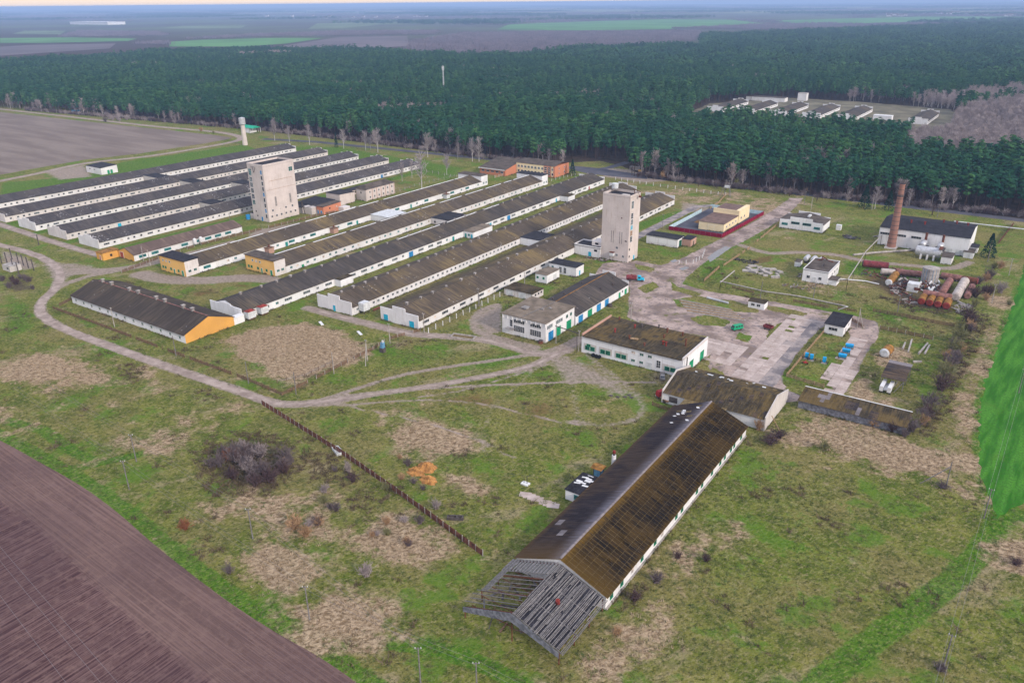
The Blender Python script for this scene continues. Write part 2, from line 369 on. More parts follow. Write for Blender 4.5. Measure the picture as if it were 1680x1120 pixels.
TRACK_TOP = smooth(W([(0, 297), (60, 285), (140, 268), (230, 258), (310, 246), (385, 232), (392, 224), (350, 216), (250, 207), (100, 190), (0, 179), (-120, 165)]))
TRACK_PUMP = smooth(W([(1215, 402), (1260, 415), (1310, 414), (1370, 418), (1420, 428), (1500, 436), (1560, 440), (1590, 430)]))
for p, h, s, v in ((TRACK_MAIN, 1.3, 1.8, 1), (TRACK_YARD, .9, 1.8, .9), (TRACK_ARC, .5, 1.5, .8), (TRACK_LOOP, .5, 2.6, .55), (TRACK_DOWN, .6, 3.0, .45), (TRACK_LINE, .35, 1.0, .8),
                   (TRACK_FRONT, 1.6, 2, .9), (TRACK_GATE, 2.4, 3, .85), (TRACK_FORK, 1.4, 2, .75), (TRACK_SHEDS, 1.6, 2.5, .8), (TRACK_HOUSE1, 3.0, 5, .8),
                   (smooth(W([(470, 665), (560, 664), (700, 656), (800, 664), (900, 688), (960, 698)])), .3, 1.3, .64), (smooth(W([(560, 664), (680, 690), (780, 720), (860, 760)])), .25, 1.2, .6), (smooth(W([(905, 585), (840, 640), (802, 680), (792, 740)])), .5, 2.2, .45), (smooth(W([(930, 585), (860, 610), (760, 640), (690, 650)])), .25, 1.2, .66), (TRACK_POND, 1.2, 2, .7), (TRACK_TOP, 2.2, 3, .85), (TRACK_PUMP, 1.4, 2.2, .75)): stroke('dirt', p, h, s, v)
patch('dirt', W([(885, 590), (930, 580), (985, 600), (1030, 630), (1050, 660), (1000, 650), (960, 630), (925, 640)]), 5, .62)
patch('dirt', W([(775, 525), (800, 508), (824, 500), (824, 545), (800, 548)]), 2, .85)
patch('dirt', W([(415, 378), (470, 368), (560, 350), (600, 360), (480, 392), (410, 420), (380, 410)]), 4, .8)
patch('dirt', W([(560, 340), (600, 335), (640, 345), (600, 360)]), 4, .6)
patch('dirt', W([(60, 430), (130, 430), (180, 440), (120, 455), (95, 470), (70, 450)]), 4, .6)
patch('dirt', W([(0, 408), (40, 420), (70, 436), (40, 445), (0, 430)]), 4, .75)
patch('dirt', W([(70, 282), (140, 270), (155, 290), (95, 296)]), 4, .7)
patch('dirt', W([(985, 275), (1040, 278), (1120, 296), (1060, 300), (985, 290)]), 6, .8)
patch('dirt', W([(1115, 330), (1150, 335), (1190, 345), (1150, 352), (1110, 345)]), 4, .6)
patch('dirt', W([(1200, 455), (1245, 470), (1250, 480), (1190, 470)]), 3, .4)
patch('brown', W([(1225, 425), (1280, 413), (1270, 430), (1232, 438)]), 2.5, .9)
patch('brown', W([(700, 640), (790, 640), (840, 650), (810, 680), (700, 665)]), 5, .75)
patch('brown', W([(820, 640), (960, 640), (960, 700), (860, 720), (790, 690)]), 7, .6)
patch('brown', W([(300, 480), (360, 470), (360, 482), (320, 490)]), 2.5, .8)
patch('brown', W([(380, 462), (420, 465), (415, 475), (370, 473)]), 2, .7)
patch('brown', W([(430, 524), (500, 515), (510, 524), (440, 540)]), 2.5, .6)
patch('brown', W([(1590, 560), (1545, 640), (1515, 720), (1540, 730), (1580, 640), (1625, 570)]), 3, .8)
patch('brown', W([(1395, 440), (1600, 470), (1590, 520), (1470, 505), (1390, 460)]), 4, .6)
patch('brown', W([(-40, 560), (200, 585), (420, 670), (620, 780), (720, 860), (560, 970), (380, 900), (200, 760), (-40, 690)]), 8, .34)
patch('brown', W([(950, 1060), (1060, 940), (1180, 860), (1150, 980), (1120, 1100), (1000, 1120)]), 6, .42)
patch('scrub', W([(1628, 440), (1600, 500), (1565, 570), (1530, 650), (1505, 710), (1545, 735), (1580, 650), (1620, 560), (1655, 470)]), 3, .55)
# dry grass
for pts, s, v in (
    ([(355, 562), (420, 538), (500, 530), (562, 545), (600, 570), (590, 592), (540, 605), (490, 622), (430, 600)], 3.5, .95),
    ([(5, 600), (60, 575), (130, 572), (160, 592), (190, 628), (150, 640), (60, 640), (0, 625)], 6, .72),
    ([(180, 600), (240, 590), (300, 640), (240, 660)], 6, .5),
    ([(405, 905), (475, 888), (530, 908), (512, 958), (440, 978), (398, 950)], 3.5, .9),
    ([(570, 875), (640, 848), (710, 868), (735, 905), (660, 925), (590, 905)], 4.5, .85),
    ([(640, 692), (705, 680), (775, 702), (775, 742), (715, 745), (640, 722)], 5, .7),
    ([(725, 778), (765, 780), (812, 805), (790, 822), (750, 803)], 3, .8),
    ([(600, 690), (640, 680), (660, 700), (610, 712)], 4, .6),
    ([(1290, 690), (1400, 690), (1540, 738), (1605, 788), (1622, 832), (1540, 806), (1450, 772), (1340, 742), (1290, 715)], 5, .75),
    ([(1600, 560), (1642, 470), (1662, 470), (1640, 600), (1608, 700), (1612, 790), (1560, 770), (1520, 735), (1555, 640)], 5, .6),
    ([(985, 1010), (1080, 960), (1130, 890), (1185, 870), (1130, 980), (1165, 1080), (1010, 1130), (890, 1110)], 7, .6),
    ([(470, 1005), (560, 955), (640, 985), (720, 1040), (620, 1066), (520, 1052)], 5, .65),
    ([(320, 830), (420, 800), (520, 770), (700, 840), (600, 960), (470, 990), (370, 900)], 12, .45),
    ([(0, 560), (300, 640), (440, 700), (330, 760), (150, 720), (0, 680)], 14, .32),
    ([(1640, 895), (1700, 880), (1700, 945), (1650, 930)], 3, .85),
    ([(1120, 300), (1330, 330), (1300, 380), (1180, 350)], 10, .45), ([(1430, 600), (1440, 575), (1480, 572), (1480, 600)], 3, .7),
    ([(1380, 640), (1430, 610), (1440, 660), (1400, 660)], 3, .75), ([(1420, 650), (1480, 650), (1470, 672), (1430, 670)], 3, .6),
    ([(1300, 455), (1400, 465), (1430, 500), (1330, 490)], 7, .5), ([(1440, 300), (1680, 330), (1680, 350), (1440, 330)], 8, .5),
    ([(1010, 300), (1180, 320), (1160, 340), (1060, 330)], 8, .45), ([(1600, 430), (1660, 440), (1640, 470), (1590, 455)], 5, .5),
    ([(820, 870), (900, 830), (880, 890), (800, 930)], 6, .4), ([(470, 620), (560, 640), (480, 655)], 6, .3)): patch('dry', W(pts), s, v)
# fresh grass
for pts, s, v in (
    ([(0, 300), (140, 288), (200, 266), (400, 237), (440, 250), (300, 268), (190, 298), (60, 318), (0, 340)], 5, .95),
    ([(430, 240), (560, 240), (700, 265), (770, 275), (740, 300), (640, 275), (500, 250)], 8, .75),
    ([(0, 470), (60, 500), (60, 540), (0, 560)], 8, .8), ([(740, 600), (830, 570), (900, 575), (840, 605), (700, 625)], 7, .7),
    ([(1120, 755), (1300, 738), (1560, 862), (1500, 985), (1300, 1090), (1140, 1010), (1050, 960)], 14, .42),
    ([(1250, 740), (1500, 860), (1420, 960), (1250, 880)], 18, .42), ([(1160, 1120), (1300, 980), (1500, 900), (1600, 960), (1500, 1120)], 16, .25),
    ([(1130, 470), (1220, 430), (1190, 420), (1260, 390), (1225, 380), (1155, 415)], 4, .6), ([(1390, 485), (1500, 520), (1480, 545), (1430, 520)], 5, .7),
    ([(1380, 425), (1500, 440), (1560, 450), (1500, 465), (1380, 450)], 5, .8), ([(1620, 390), (1680, 395), (1680, 430), (1640, 425)], 8, .6),
    ([(600, 560), (720, 560), (850, 565), (700, 610), (600, 620)], 9, .55), ([(205, 720), (420, 680), (520, 690), (330, 760), (200, 780)], 10, .4),
    ([(380, 560), (440, 580), (470, 620), (400, 610)], 5, .7), ([(300, 800), (340, 940), (260, 880)], 6, .6), ([(1000, 380), (1110, 345), (1120, 350), (1010, 395)], 2, .8),
    ([(500, 420), (640, 330), (600, 330), (480, 440)], 3, .3), ([(1140, 420), (1190, 425), (1170, 440), (1130, 432)], 3, .7), ([(1340, 560), (1400, 555), (1360, 600)], 4, .6)): patch('lush', W(pts), s, v)
EDGE_FIELD = smooth(W([(-160, 640), (0, 722), (60, 755), (130, 795), (190, 838), (250, 890), (310, 938), (380, 990), (450, 1035), (520, 1075), (570, 1108), (600, 1132), (700, 1200)]))
stroke('lush', [q + Vector((1.2, 1.6, 0)) for q in EDGE_FIELD], .9, 2.6, .9)
stroke('lush', smooth(W([(440, 1000), (520, 1046), (600, 1052), (690, 1058), (780, 1085), (870, 1130), (960, 1190)])), 1.3, 1.6, 1.0)
stroke('lush', smooth(W([(1300, 1160), (1400, 1075), (1500, 1000), (1590, 925), (1640, 850), (1665, 770)])), 1.9, 2.4, .8)
for _d in (-1.1, 1.1): stroke('lush', [q + Vector((_d * .8, -_d * .6, 0)) for q in smooth(W([(1300, 1160), (1400, 1075), (1500, 1000), (1590, 925), (1640, 850), (1665, 770)]))], .3, .8, 1.0)
stroke('lush', smooth(W([(1672, 470), (1640, 560), (1612, 640), (1606, 700), (1609, 760), (1619, 808), (1636, 842), (1660, 850), (1700, 838)])), .8, 2.2, .9)
stroke('lush', W([(0, 688), (70, 705), (130, 745), (160, 760)]), 1.2, 2.0, .8)
stroke('lush', W([(125, 768), (240, 742)]), 1.0, 1.4, .9)
for x in (-299, -266, -235, -204): stroke('lush', [(x, 200, 0), (x, 300, 0)], 3, 3, .45)
for x in (-438, -406, -372, -470): stroke('lush', [(x, 190, 0), (x, 428, 0)], 3, 3, .7)
patch('scrub', W([(335, 735), (400, 712), (470, 725), (490, 770), (440, 805), (360, 805)]), 5, .9)
patch('scrub', W([(0, 450), (50, 455), (70, 475), (20, 482), (0, 478)]), 4, .8)
for p in ([(590, 800), (690, 790), (640, 830), (560, 830)], [(560, 770), (640, 790), (560, 800)], [(430, 720), (560, 740), (620, 790), (520, 790)], [(1020, 930), (1080, 930), (1000, 1010)], [(200, 590), (250, 600), (240, 630), (190, 620)],
          [(380, 985), (450, 1000), (380, 960)], [(1030, 960), (1100, 940), (1060, 1000), (980, 1020)], [(850, 1010), (930, 1060), (960, 1090), (850, 1060)]): patch('scrub', W(p), 6, .6)
stroke('scrub', W([(590, 470), (800, 400), (890, 360)]) , 4, 5, .55)
patch('scrub', [(-210, 205, 0), (-199, 205, 0), (-199, 425, 0), (-210, 425, 0)], 3, .9)
patch('scrub', W([(1395, 445), (1590, 470), (1590, 520), (1500, 515), (1400, 470)]), 4, .55)
LAYERS['forest'][:] = np.clip((VY - 490) / 14, 0, 1) * np.clip((9000 - VY) / 3000, 0, 1)
_i = inside(W([(915, 268), (985, 264), (1018, 272), (1062, 290), (915, 292)]), VX, VY); LAYERS['forest'][_i] = 0; LAYERS['lush'][_i] = .4
YARD = W([(962, 470), (990, 432), (1045, 428), (1085, 436), (1120, 424), (1158, 404), (1200, 384), (1240, 362), (1272, 343), (1297, 325), (1318, 325), (1296, 348), (1262, 372), (1225, 393), (1180, 415), (1150, 434), (1125, 455), (1118, 466), (1160, 478), (1250, 492), (1340, 508), (1400, 518), (1438, 528), (1442, 545),
          (1425, 572), (1405, 610), (1385, 645), (1365, 645), (1385, 600), (1400, 568), (1392, 540), (1356, 530), (1334, 548), (1306, 580), (1281, 614), (1288, 640), (1330, 655), (1280, 660), (1200, 632), (1165, 605), (1165, 552), (1060, 535), (1030, 520), (1035, 470)])
patch('pave', YARD, 2.5, 1.0)
for p in LAYERS.values(): np.clip(p, 0, 1, out=p)

me = bpy.data.meshes.new('ground')
VZ = np.zeros_like(VX)
co = np.stack([VX, VY, VZ], 1).astype(np.float32)
ii = np.arange((NY - 1) * (NX - 1)); r, c = ii // (NX - 1), ii % (NX - 1); a = r * NX + c
quads = np.stack([a, a + 1, a + NX + 1, a + NX], 1).astype(np.int32)
me.vertices.add(len(co)); me.vertices.foreach_set('co', co.ravel())
me.loops.add(quads.size); me.loops.foreach_set('vertex_index', quads.ravel())
me.polygons.add(len(quads)); me.polygons.foreach_set('loop_start', np.arange(0, quads.size, 4, dtype=np.int32))
me.update(calc_edges=True)
for kx, arr in LAYERS.items():
    at_ = me.attributes.new(kx, 'FLOAT', 'POINT'); at_.data.foreach_set('value', arr)

k = NT('ground_grass')
n1 = k.noise(0.03, 5, 0.6); n2 = k.noise(0.15, 6, 0.68); n3 = k.noise(0.75, 5, 0.72); n4 = k.noise(3.2, 3, 0.7)
warp = k.n('ShaderNodeVectorMath'); warp.operation = 'MULTIPLY_ADD'; k.l(k.noise(0.5, 3, 0.6, col=True), warp.inputs[0]); warp.inputs[1].default_value = (2.2, 2.2, 0); k.l(k.pos, warp.inputs[2])
tuft = k.noise(1.3, 4, 0.7, k.map((1, 0.45, 1), warp.outputs[0], (0, 0, 0.7)))
def mask(name, gain=0.9, lo=0.42, hi=0.62, nn=None):
    q = k.math('ADD', k.attr(name), k.math('MULTIPLY', k.math('SUBTRACT', k.math('ADD', k.math('MULTIPLY', n2 if nn is None else nn, 0.55), k.math('MULTIPLY', n3, 0.45)), 0.5), gain))
    return k.step(q, lo, hi)
g = k.mix(k.step(n2, 0.36, 0.62), (0.088, 0.128, 0.016), (0.205, 0.212, 0.045))
g = k.mix(k.math('MULTIPLY', k.step(n1, 0.42, 0.62), 0.6), g, (0.245, 0.190, 0.078))
g = k.mix(k.math('MULTIPLY', k.step(n3, 0.52, 0.64), 0.62), g, (0.320, 0.262, 0.145))
g = k.mix(k.math('MULTIPLY', k.step(k.noise(0.06, 6, 0.72, k.map((1, .4, 1), None, (0, 0, .5))), 0.56, 0.64), 0.6), g, (0.36, 0.285, 0.18))
n5 = k.noise(1.15, 5, 0.82); n6 = k.noise(1.0, 4, .78, k.map((1.9, .7, 1), None, (0, 0, .35)))
g = k.mix(k.math('MULTIPLY', k.step(tuft, 0.46, 0.34), 0.8), g, (0.034, 0.042, 0.010))
def grain(c, a=.68, b=.5):
    c = k.mix(k.math('MULTIPLY', k.step(n5, .51, .38), a), c, (0.026, 0.040, 0.008)); return k.mix(k.math('MULTIPLY', k.step(n6, .50, .66), b), c, (0.40, 0.34, 0.18))
g = grain(g)
g = k.mix(k.math('MULTIPLY', k.step(k.noise(0.075, 5, 0.65), 0.53, 0.62), 0.6), g, (0.064, 0.180, 0.010))
lushc = k.mix(k.step(n3, 0.38, 0.64), (0.036, 0.130, 0.006), (0.110, 0.220, 0.018))
lushc = k.mix(k.math('MULTIPLY', k.step(tuft, 0.55, 0.75), 0.5), lushc, (0.20, 0.19, 0.085))
g = k.mix(k.math('MULTIPLY', mask('lush', 1.5, .40, .66), 0.85), g, grain(lushc, .75, .4))
dryc = k.mix(k.step(tuft, 0.38, 0.62), (0.225, 0.150, 0.092), (0.520, 0.385, 0.265)); dryc = k.mix(k.math('MULTIPLY', k.step(n5, .50, .38), .75), dryc, (0.085, 0.056, 0.034))
g = k.mix(k.math('MULTIPLY', k.step(k.math('ADD', k.math('MULTIPLY', k.attr('dry'), .9), k.math('MULTIPLY', k.math('SUBTRACT', k.math('ADD', k.math('MULTIPLY', k.noise(.045, 5, .7), .75), k.math('MULTIPLY', n2, .4)), .575), 2.3)), .22, .46), 0.9), g, dryc)
g = k.mix(k.math('MULTIPLY', mask('brown', 1.0), 0.8), g, k.mix(k.step(n3, .3, .7), (0.105, 0.062, 0.026), (0.20, 0.125, 0.060)))
g = k.mix(k.math('MULTIPLY', mask('scrub', 1.0), 0.85), g, k.mix(k.step(tuft, .3, .7), (0.050, 0.038, 0.030), (0.135, 0.105, 0.075)))
dirtc = k.mix(k.step(n3, 0.3, 0.7), (0.24, 0.188, 0.158), (0.40, 0.325, 0.285))
g = k.mix(k.math('MULTIPLY', mask('dirt', 1.1, 0.34, 0.66), 0.9), g, dirtc)
g = k.mix(mask('pave', 0.8, 0.4, 0.55), g, (0.285, 0.24, 0.22))
fl = k.mix(k.step(n2, 0.3, 0.7), (0.030, 0.020, 0.020), (0.075, 0.050, 0.042))
farc = k.mix(k.step(k.noise(0.0016, 4, 0.6), 0.42, 0.60), (0.075, 0.068, 0.060), (0.095, 0.115, 0.060))
dy = k.sep()[1]
fl = k.mix(k.step(dy, 1500.0, 2600.0), fl, farc)
g = k.mix(k.math('MULTIPLY', mask('forest', 0.5, .4, .6), 0.95), g, fl)
k.bump(k.math('ADD', k.math('MULTIPLY', n4, 0.4), k.math('ADD', k.math('MULTIPLY', n3, 0.8), k.math('MULTIPLY', tuft, 1.2))), 1.0, 0.6)
GROUND_MAT = k.done(g, 0.95, spec=0.02)
me.materials.append(GROUND_MAT)
ground = bpy.data.objects.new('ground', me); COL.objects.link(ground); tag(ground, 'rough grass ground of the farm running out to the horizon', 'ground', kind='structure')

# ---------------------------------------------------------------- roads, tracks, fields
def strip_mesh(name, pts, half, z, mat, jit=0.35, step=1.6, label=None, width=None):
    P = [Vector(p) for p in pts]; res = [P[0]]
    for a_, b_ in zip(P[:-1], P[1:]):
        n = max(1, int((b_ - a_).length / step))
        res += [a_.lerp(b_, i / n) for i in range(1, n + 1)]
    m = MB(); L = []
    for i, p in enumerate(res):
        d = (res[min(i + 1, len(res) - 1)] - res[max(i - 1, 0)]).normalized(); nrm = Vector((-d.y, d.x, 0))
        h = half if width is None else half * width(i / len(res))
        L.append((p + nrm * (h + rng.uniform(-jit, jit)), p - nrm * (h + rng.uniform(-jit, jit))))
    n = len(L)
    m.v = [(q[0].x, q[0].y, z) for q in L] + [(q[1].x, q[1].y, z) for q in L]
    m.f = [(i, n + i, n + i + 1, i + 1) for i in range(n - 1)]; m.m = [0] * (n - 1)
    m.f = [f[::-1] for f in m.f] if (Vector(m.v[m.f[0][1]]) - Vector(m.v[m.f[0][0]])).cross(Vector(m.v[m.f[0][3]]) - Vector(m.v[m.f[0][0]])).z < 0 else m.f
    o = m.build(name, mat); return tag(o, label, None, None, 'structure')
def flat_poly(name, pts, z, mat, label=None, jit=0.0, step=3.0, kind='structure'):
    P = [Vector(p) for p in pts]; res = []
    for a_, b_ in zip(P, P[1:] + P[:1]):
        n = max(1, int((b_ - a_).length / step)) if jit else 1
        for i in range(n):
            q = a_.lerp(b_, i / n); res.append(Vector((q.x + rng.uniform(-jit, jit), q.y + rng.uniform(-jit, jit), z)))
    tri = tessellate_polygon([res]); m = MB(); m.v = [tuple(q) for q in res]
    for t in tri:
        A_, B_, C_ = (res[i] for i in t); m.f.append(t if (B_ - A_).cross(C_ - A_).z > 0 else t[::-1]); m.m.append(0)
    o = m.build(name, mat); return tag(o, label, None, None, kind)

k = NT('dirt_road'); a1 = k.noise(0.25, 5, .6); a2 = k.noise(1.6, 4, .65)
c = k.mix(k.step(a1, .3, .7), (0.23, 0.178, 0.152), (0.40, 0.325, 0.285)); c = k.mix(k.math('MULTIPLY', k.step(a2, .55, .72), .5), c, (0.17, 0.14, 0.105))
k.bump(a2, .5, .1); MAT['dirt_road'] = k.done(c, .95, spec=.02)
k = NT('asphalt'); a1 = k.noise(0.12, 4); a2 = k.noise(1.8, 4, .65)
c = k.mix(k.step(a1, .3, .7), (0.070, 0.068, 0.085), (0.105, 0.102, 0.122)); c = k.mix(k.math('MULTIPLY', k.step(a2, .55, .7), .4), c, (0.2, 0.18, 0.17)); MAT['asphalt'] = k.done(c, .85)
k = NT('asphalt_old'); a1 = k.noise(0.2, 5, .65); a2 = k.noise(1.2, 4, .65)
c = k.mix(k.step(a1, .42, .58), (0.165, 0.148, 0.155), (0.32, 0.272, 0.255)); c = k.mix(k.math('MULTIPLY', k.step(a2, .56, .7), .6), c, (0.14, 0.12, 0.09)); MAT['asphalt_old'] = k.done(c, .9)
k = NT('yard_pavement'); a1 = k.noise(0.10, 5, .65); a2 = k.noise(0.6, 5, .65); a3 = k.noise(2.5, 3, .6)
c = k.mix(k.step(a1, .38, .62), (0.185, 0.140, 0.120), (0.40, 0.312, 0.275)); c = k.mix(k.math('MULTIPLY', k.step(a2, .52, .62), .75), c, (0.135, 0.115, 0.122))
c = k.mix(k.math('MULTIPLY', k.step(k.noise(0.14, 6, .75), .56, .64), .85), c, (0.125, 0.12, 0.04)); c = k.mix(k.math('MULTIPLY', k.step(a3, .6, .72), .5), c, (0.13, 0.1, 0.085))
k.bump(a3, .4, .06); MAT['yard_pavement'] = k.done(c, .9)
k = NT('slab_concrete'); a1 = k.noise(0.3, 5, .65); a2 = k.noise(2.0, 4, .65); r_ = k.rnd()
c = k.mix(k.step(a1, .35, .65), (0.37, 0.295, 0.262), (0.52, 0.43, 0.395)); c = k.mix(k.math('MULTIPLY', r_, .35), c, (0.25, 0.21, 0.19)); c = k.mix(k.math('MULTIPLY', k.step(a2, .58, .72), .6), c, (0.17, 0.13, 0.09)); MAT['slab_concrete'] = k.done(c, .9)
_e = EDGE_FIELD[-8] - EDGE_FIELD[6]; HEADLAND = -(math.atan2(_e.y, _e.x) - math.pi / 2)
k = NT('ploughed_soil'); x, y, z = k.sep()[:3]; a1 = k.noise(0.03, 4, .6); a2 = k.noise(0.5, 5, .7); a3 = k.noise(2.0, 3, .7); hd = k.attr('head')
w1 = k.noise(1.0, 4, .75, k.map((2.2, 0.02, 1), None, (0, 0, 0.0)))      # furrows across the field
w2 = k.noise(1.0, 4, .75, k.map((2.0, 0.02, 1), None, (0, 0, HEADLAND)))      # headland along its edge
hm = k.step(k.math('ADD', hd, k.math('MULTIPLY', k.math('SUBTRACT', a2, .5), .5)), .38, .62)
w = k.n('ShaderNodeMix'); w.data_type = 'FLOAT'; k.l(hm, w.inputs[0]); k.l(w1, w.inputs[2]); k.l(w2, w.inputs[3]); w = w.outputs[0]
c = k.mix(k.step(w, .40, .62), (0.058, 0.029, 0.032), (0.180, 0.110, 0.102)); c = k.mix(k.math('MULTIPLY', k.step(a2, .46, .66), .55), c, (0.21, 0.135, 0.118))
c = k.mix(k.math('MULTIPLY', hm, .42), c, (0.225, 0.150, 0.125)); c = k.mix(k.math('MULTIPLY', k.step(a1, .4, .6), .3), c, (0.075, 0.046, 0.052))
k.bump(k.math('ADD', k.math('MULTIPLY', w, 1.6), k.math('MULTIPLY', a3, .5)), .8, .35); MAT['ploughed_soil'] = k.done(c, .95, spec=.02)
k = NT('harrowed_soil'); a1 = k.noise(1.0, 4, .6, k.map((0.012, 0.07, 1))); a2 = k.noise(0.5, 4, .7)
c = k.mix(k.step(a1, .36, .66), (0.165, 0.130, 0.112), (0.225, 0.182, 0.155)); c = k.mix(k.math('MULTIPLY', k.step(a2, .5, .7), .35), c, (0.13, 0.105, 0.092)); MAT['harrowed_soil'] = k.done(c, .95, spec=.02)
k = NT('winter_crop'); a1 = k.noise(1.0, 4, .6, k.map((0.5, 0.06, 1), None, (0, 0, .05))); a2 = k.noise(1.6, 4, .7)
a3 = k.noise(.05, 5, .7); c = k.mix(k.step(a1, .36, .64), (0.026, 0.125, 0.010), (0.068, 0.215, 0.024)); c = k.mix(k.math('MULTIPLY', k.step(a2, .48, .60), .75), c, (0.036, 0.095, 0.016)); c = k.mix(k.math('MULTIPLY', k.step(a3, .54, .68), .45), c, (0.075, 0.15, 0.02)); k.bump(a2, .5, .2); MAT['winter_crop'] = k.done(c, .95, spec=.02)
plain('far_crop', (0.085, 0.21, 0.055), .25, .95, .004); plain('far_soil', (0.13, 0.105, 0.11), .25, .95, .004); plain('far_meadow', (0.13, 0.17, 0.085), .3, .95, .003)

strip_mesh('dirt_track', TRACK_MAIN, 1.4, .020, MAT['dirt_road'], label='pale dirt track curving past the yellow gabled barn', width=lambda t: 1.25 if t < .5 else 1.1 if t < .9 else .7)
strip_mesh('dirt_track', TRACK_TOP, 1.6, .020, MAT['dirt_road'], label='dirt track round the bare grey field')
strip_mesh('dirt_track', TRACK_FRONT, 1.3, .020, MAT['dirt_road'], label='dirt track along the front ends of the far poultry houses')
strip_mesh('dirt_path', TRACK_YARD, .7, .020, MAT['dirt_road'], label='worn wheel path across the grass to the yard', jit=.2)
strip_mesh('dirt_path', TRACK_SHEDS, .9, .016, MAT['dirt_road'], label='worn path along the near ends of the poultry houses', jit=.3)
HIGHWAY = [(-2200, 452, 0), (-1045, 447, 0)] + [tuple(at(*p)) for p in ((432, 228), (520, 233), (620, 243), (720, 253), (800, 261))] + [tuple(at(*p)) for p in ((950, 277), (1060, 290), (1150, 300), (1300, 316), (1480, 338), (1600, 352), (1680, 362))] + [(400, 480, 0)]
strip_mesh('road', [(x, y, 0) for x, y, z in HIGHWAY[2:]], 3.9, .030, MAT['asphalt'], jit=.1, label='dark asphalt road along the forest edge')
strip_mesh('road', W([(965, 281), (1000, 275), (1030, 266)]), 3.2, .026, MAT['asphalt'], jit=.15, label='asphalt branch road turning into the forest')
flat_poly('road', W([(940, 272), (990, 277), (1060, 288), (1062, 294), (1010, 290), (965, 285), (940, 279)]), .034, MAT['asphalt'], 'wide asphalt junction by the orange brick office', jit=.3, step=3)
strip_mesh('road', [(-171, 330, 0), (-168, 350, 0), (-167.5, 432, 0), (-160, 440, 0)], 2.6, .024, MAT['asphalt_old'], jit=.15, label='grey asphalt lane beside the long house')
strip_mesh('road', [tuple(at(*p)) for p in ((1343, 526), (1311, 552), (1290, 578), (1268, 606), (1247, 636))], 3.4, .036, MAT['asphalt_old'], jit=.4, label='patched asphalt driveway in the yard')
flat_poly('yard', YARD, .018, MAT['yard_pavement'], 'worn paved farmyard with weeds and puddles', jit=.7, step=2.2)
for i_, p_ in enumerate(([(1105, 492), (1140, 485), (1200, 493), (1242, 503), (1245, 513), (1200, 511), (1150, 507), (1112, 503)], [(1130, 521), (1160, 516), (1198, 527), (1190, 536), (1150, 533)], [(1262, 538), (1288, 527), (1306, 522), (1308, 532), (1288, 562), (1262, 595), (1240, 615), (1252, 580)], [(1045, 472), (1072, 462), (1082, 470), (1060, 482)],
                         [(1040, 432), (1075, 440), (1068, 447), (1045, 441)], [(1100, 462), (1112, 470), (1150, 482), (1140, 487), (1104, 476)], [(1255, 500), (1300, 508), (1325, 514), (1312, 522), (1285, 514), (1258, 508)], [(1210, 545), (1235, 552), (1228, 562), (1206, 556)], [(1168, 600), (1200, 622), (1195, 632), (1166, 612)])):
    flat_poly('verge', W(p_), .027, GROUND_MAT, 'weedy grass island on the farmyard paving', jit=.5, step=1.2)
fld = [q.copy() for q in EDGE_FIELD]
poly = fld + [Vector((-60, 20, 0)), Vector((-60, -60, 0)), Vector((-420, -60, 0)), Vector((-420, 120, 0))]
m = MB(); nn = len(fld); inner = []
def off(d): return [p + Vector((-(fld[min(i + 1, nn - 1)] - fld[max(i - 1, 0)]).normalized().y * -1, (fld[min(i + 1, nn - 1)] - fld[max(i - 1, 0)]).normalized().x * -1, 0)) * d for i, p in enumerate(fld)]
rows = [off(d) for d in (0, 3, 7, 11, 15, 20, 45, 110, 220)]; hv = [.9, 1, 1, .85, .45, .05, 0, 0, 0]
for rr in rows:
    for p in rr: m.v.append((p.x, p.y, .012))
for j in range(len(rows) - 1):
    for i in range(nn - 1):
        q = (j * nn + i, j * nn + i + 1, (j + 1) * nn + i + 1, (j + 1) * nn + i)
        nz = (Vector(m.v[q[1]]) - Vector(m.v[q[0]])).cross(Vector(m.v[q[3]]) - Vector(m.v[q[0]])).z
        m.f.append(q if nz > 0 else q[::-1]); m.m.append(0)
o = m.build('field', MAT['ploughed_soil']); tag(o, 'ploughed purple brown field in the near corner', None, None, 'structure')
aa = o.data.attributes.new('head', 'FLOAT', 'POINT'); aa.data.foreach_set('value', np.repeat(hv, nn).astype(np.float32))
flat_poly('field', [at(x, y) for x, y in ((-200, 280), (0, 287), (60, 276), (140, 262), (230, 252), (320, 238), (372, 229), (382, 226), (345, 221), (250, 211), (100, 195), (0, 184))] + [Vector((-1500, 455, 0)), Vector((-1500, 250, 0))], .014, MAT['harrowed_soil'], 'bare grey brown field beyond the poultry houses', jit=.5, step=8)
gf = [at(1690, 395)] + [at(x, y) for x, y in ((1672, 470), (1640, 560), (1612, 640), (1606, 700), (1609, 760), (1618, 804), (1630, 836), (1637, 850), (1660, 836), (1705, 812))]
flat_poly('field', smooth(gf, 3) + [Vector((300, 150, 0)), Vector((300, 420, 0))], .014, MAT['winter_crop'], 'vivid green crop field at the right edge', jit=.7, step=1.6)
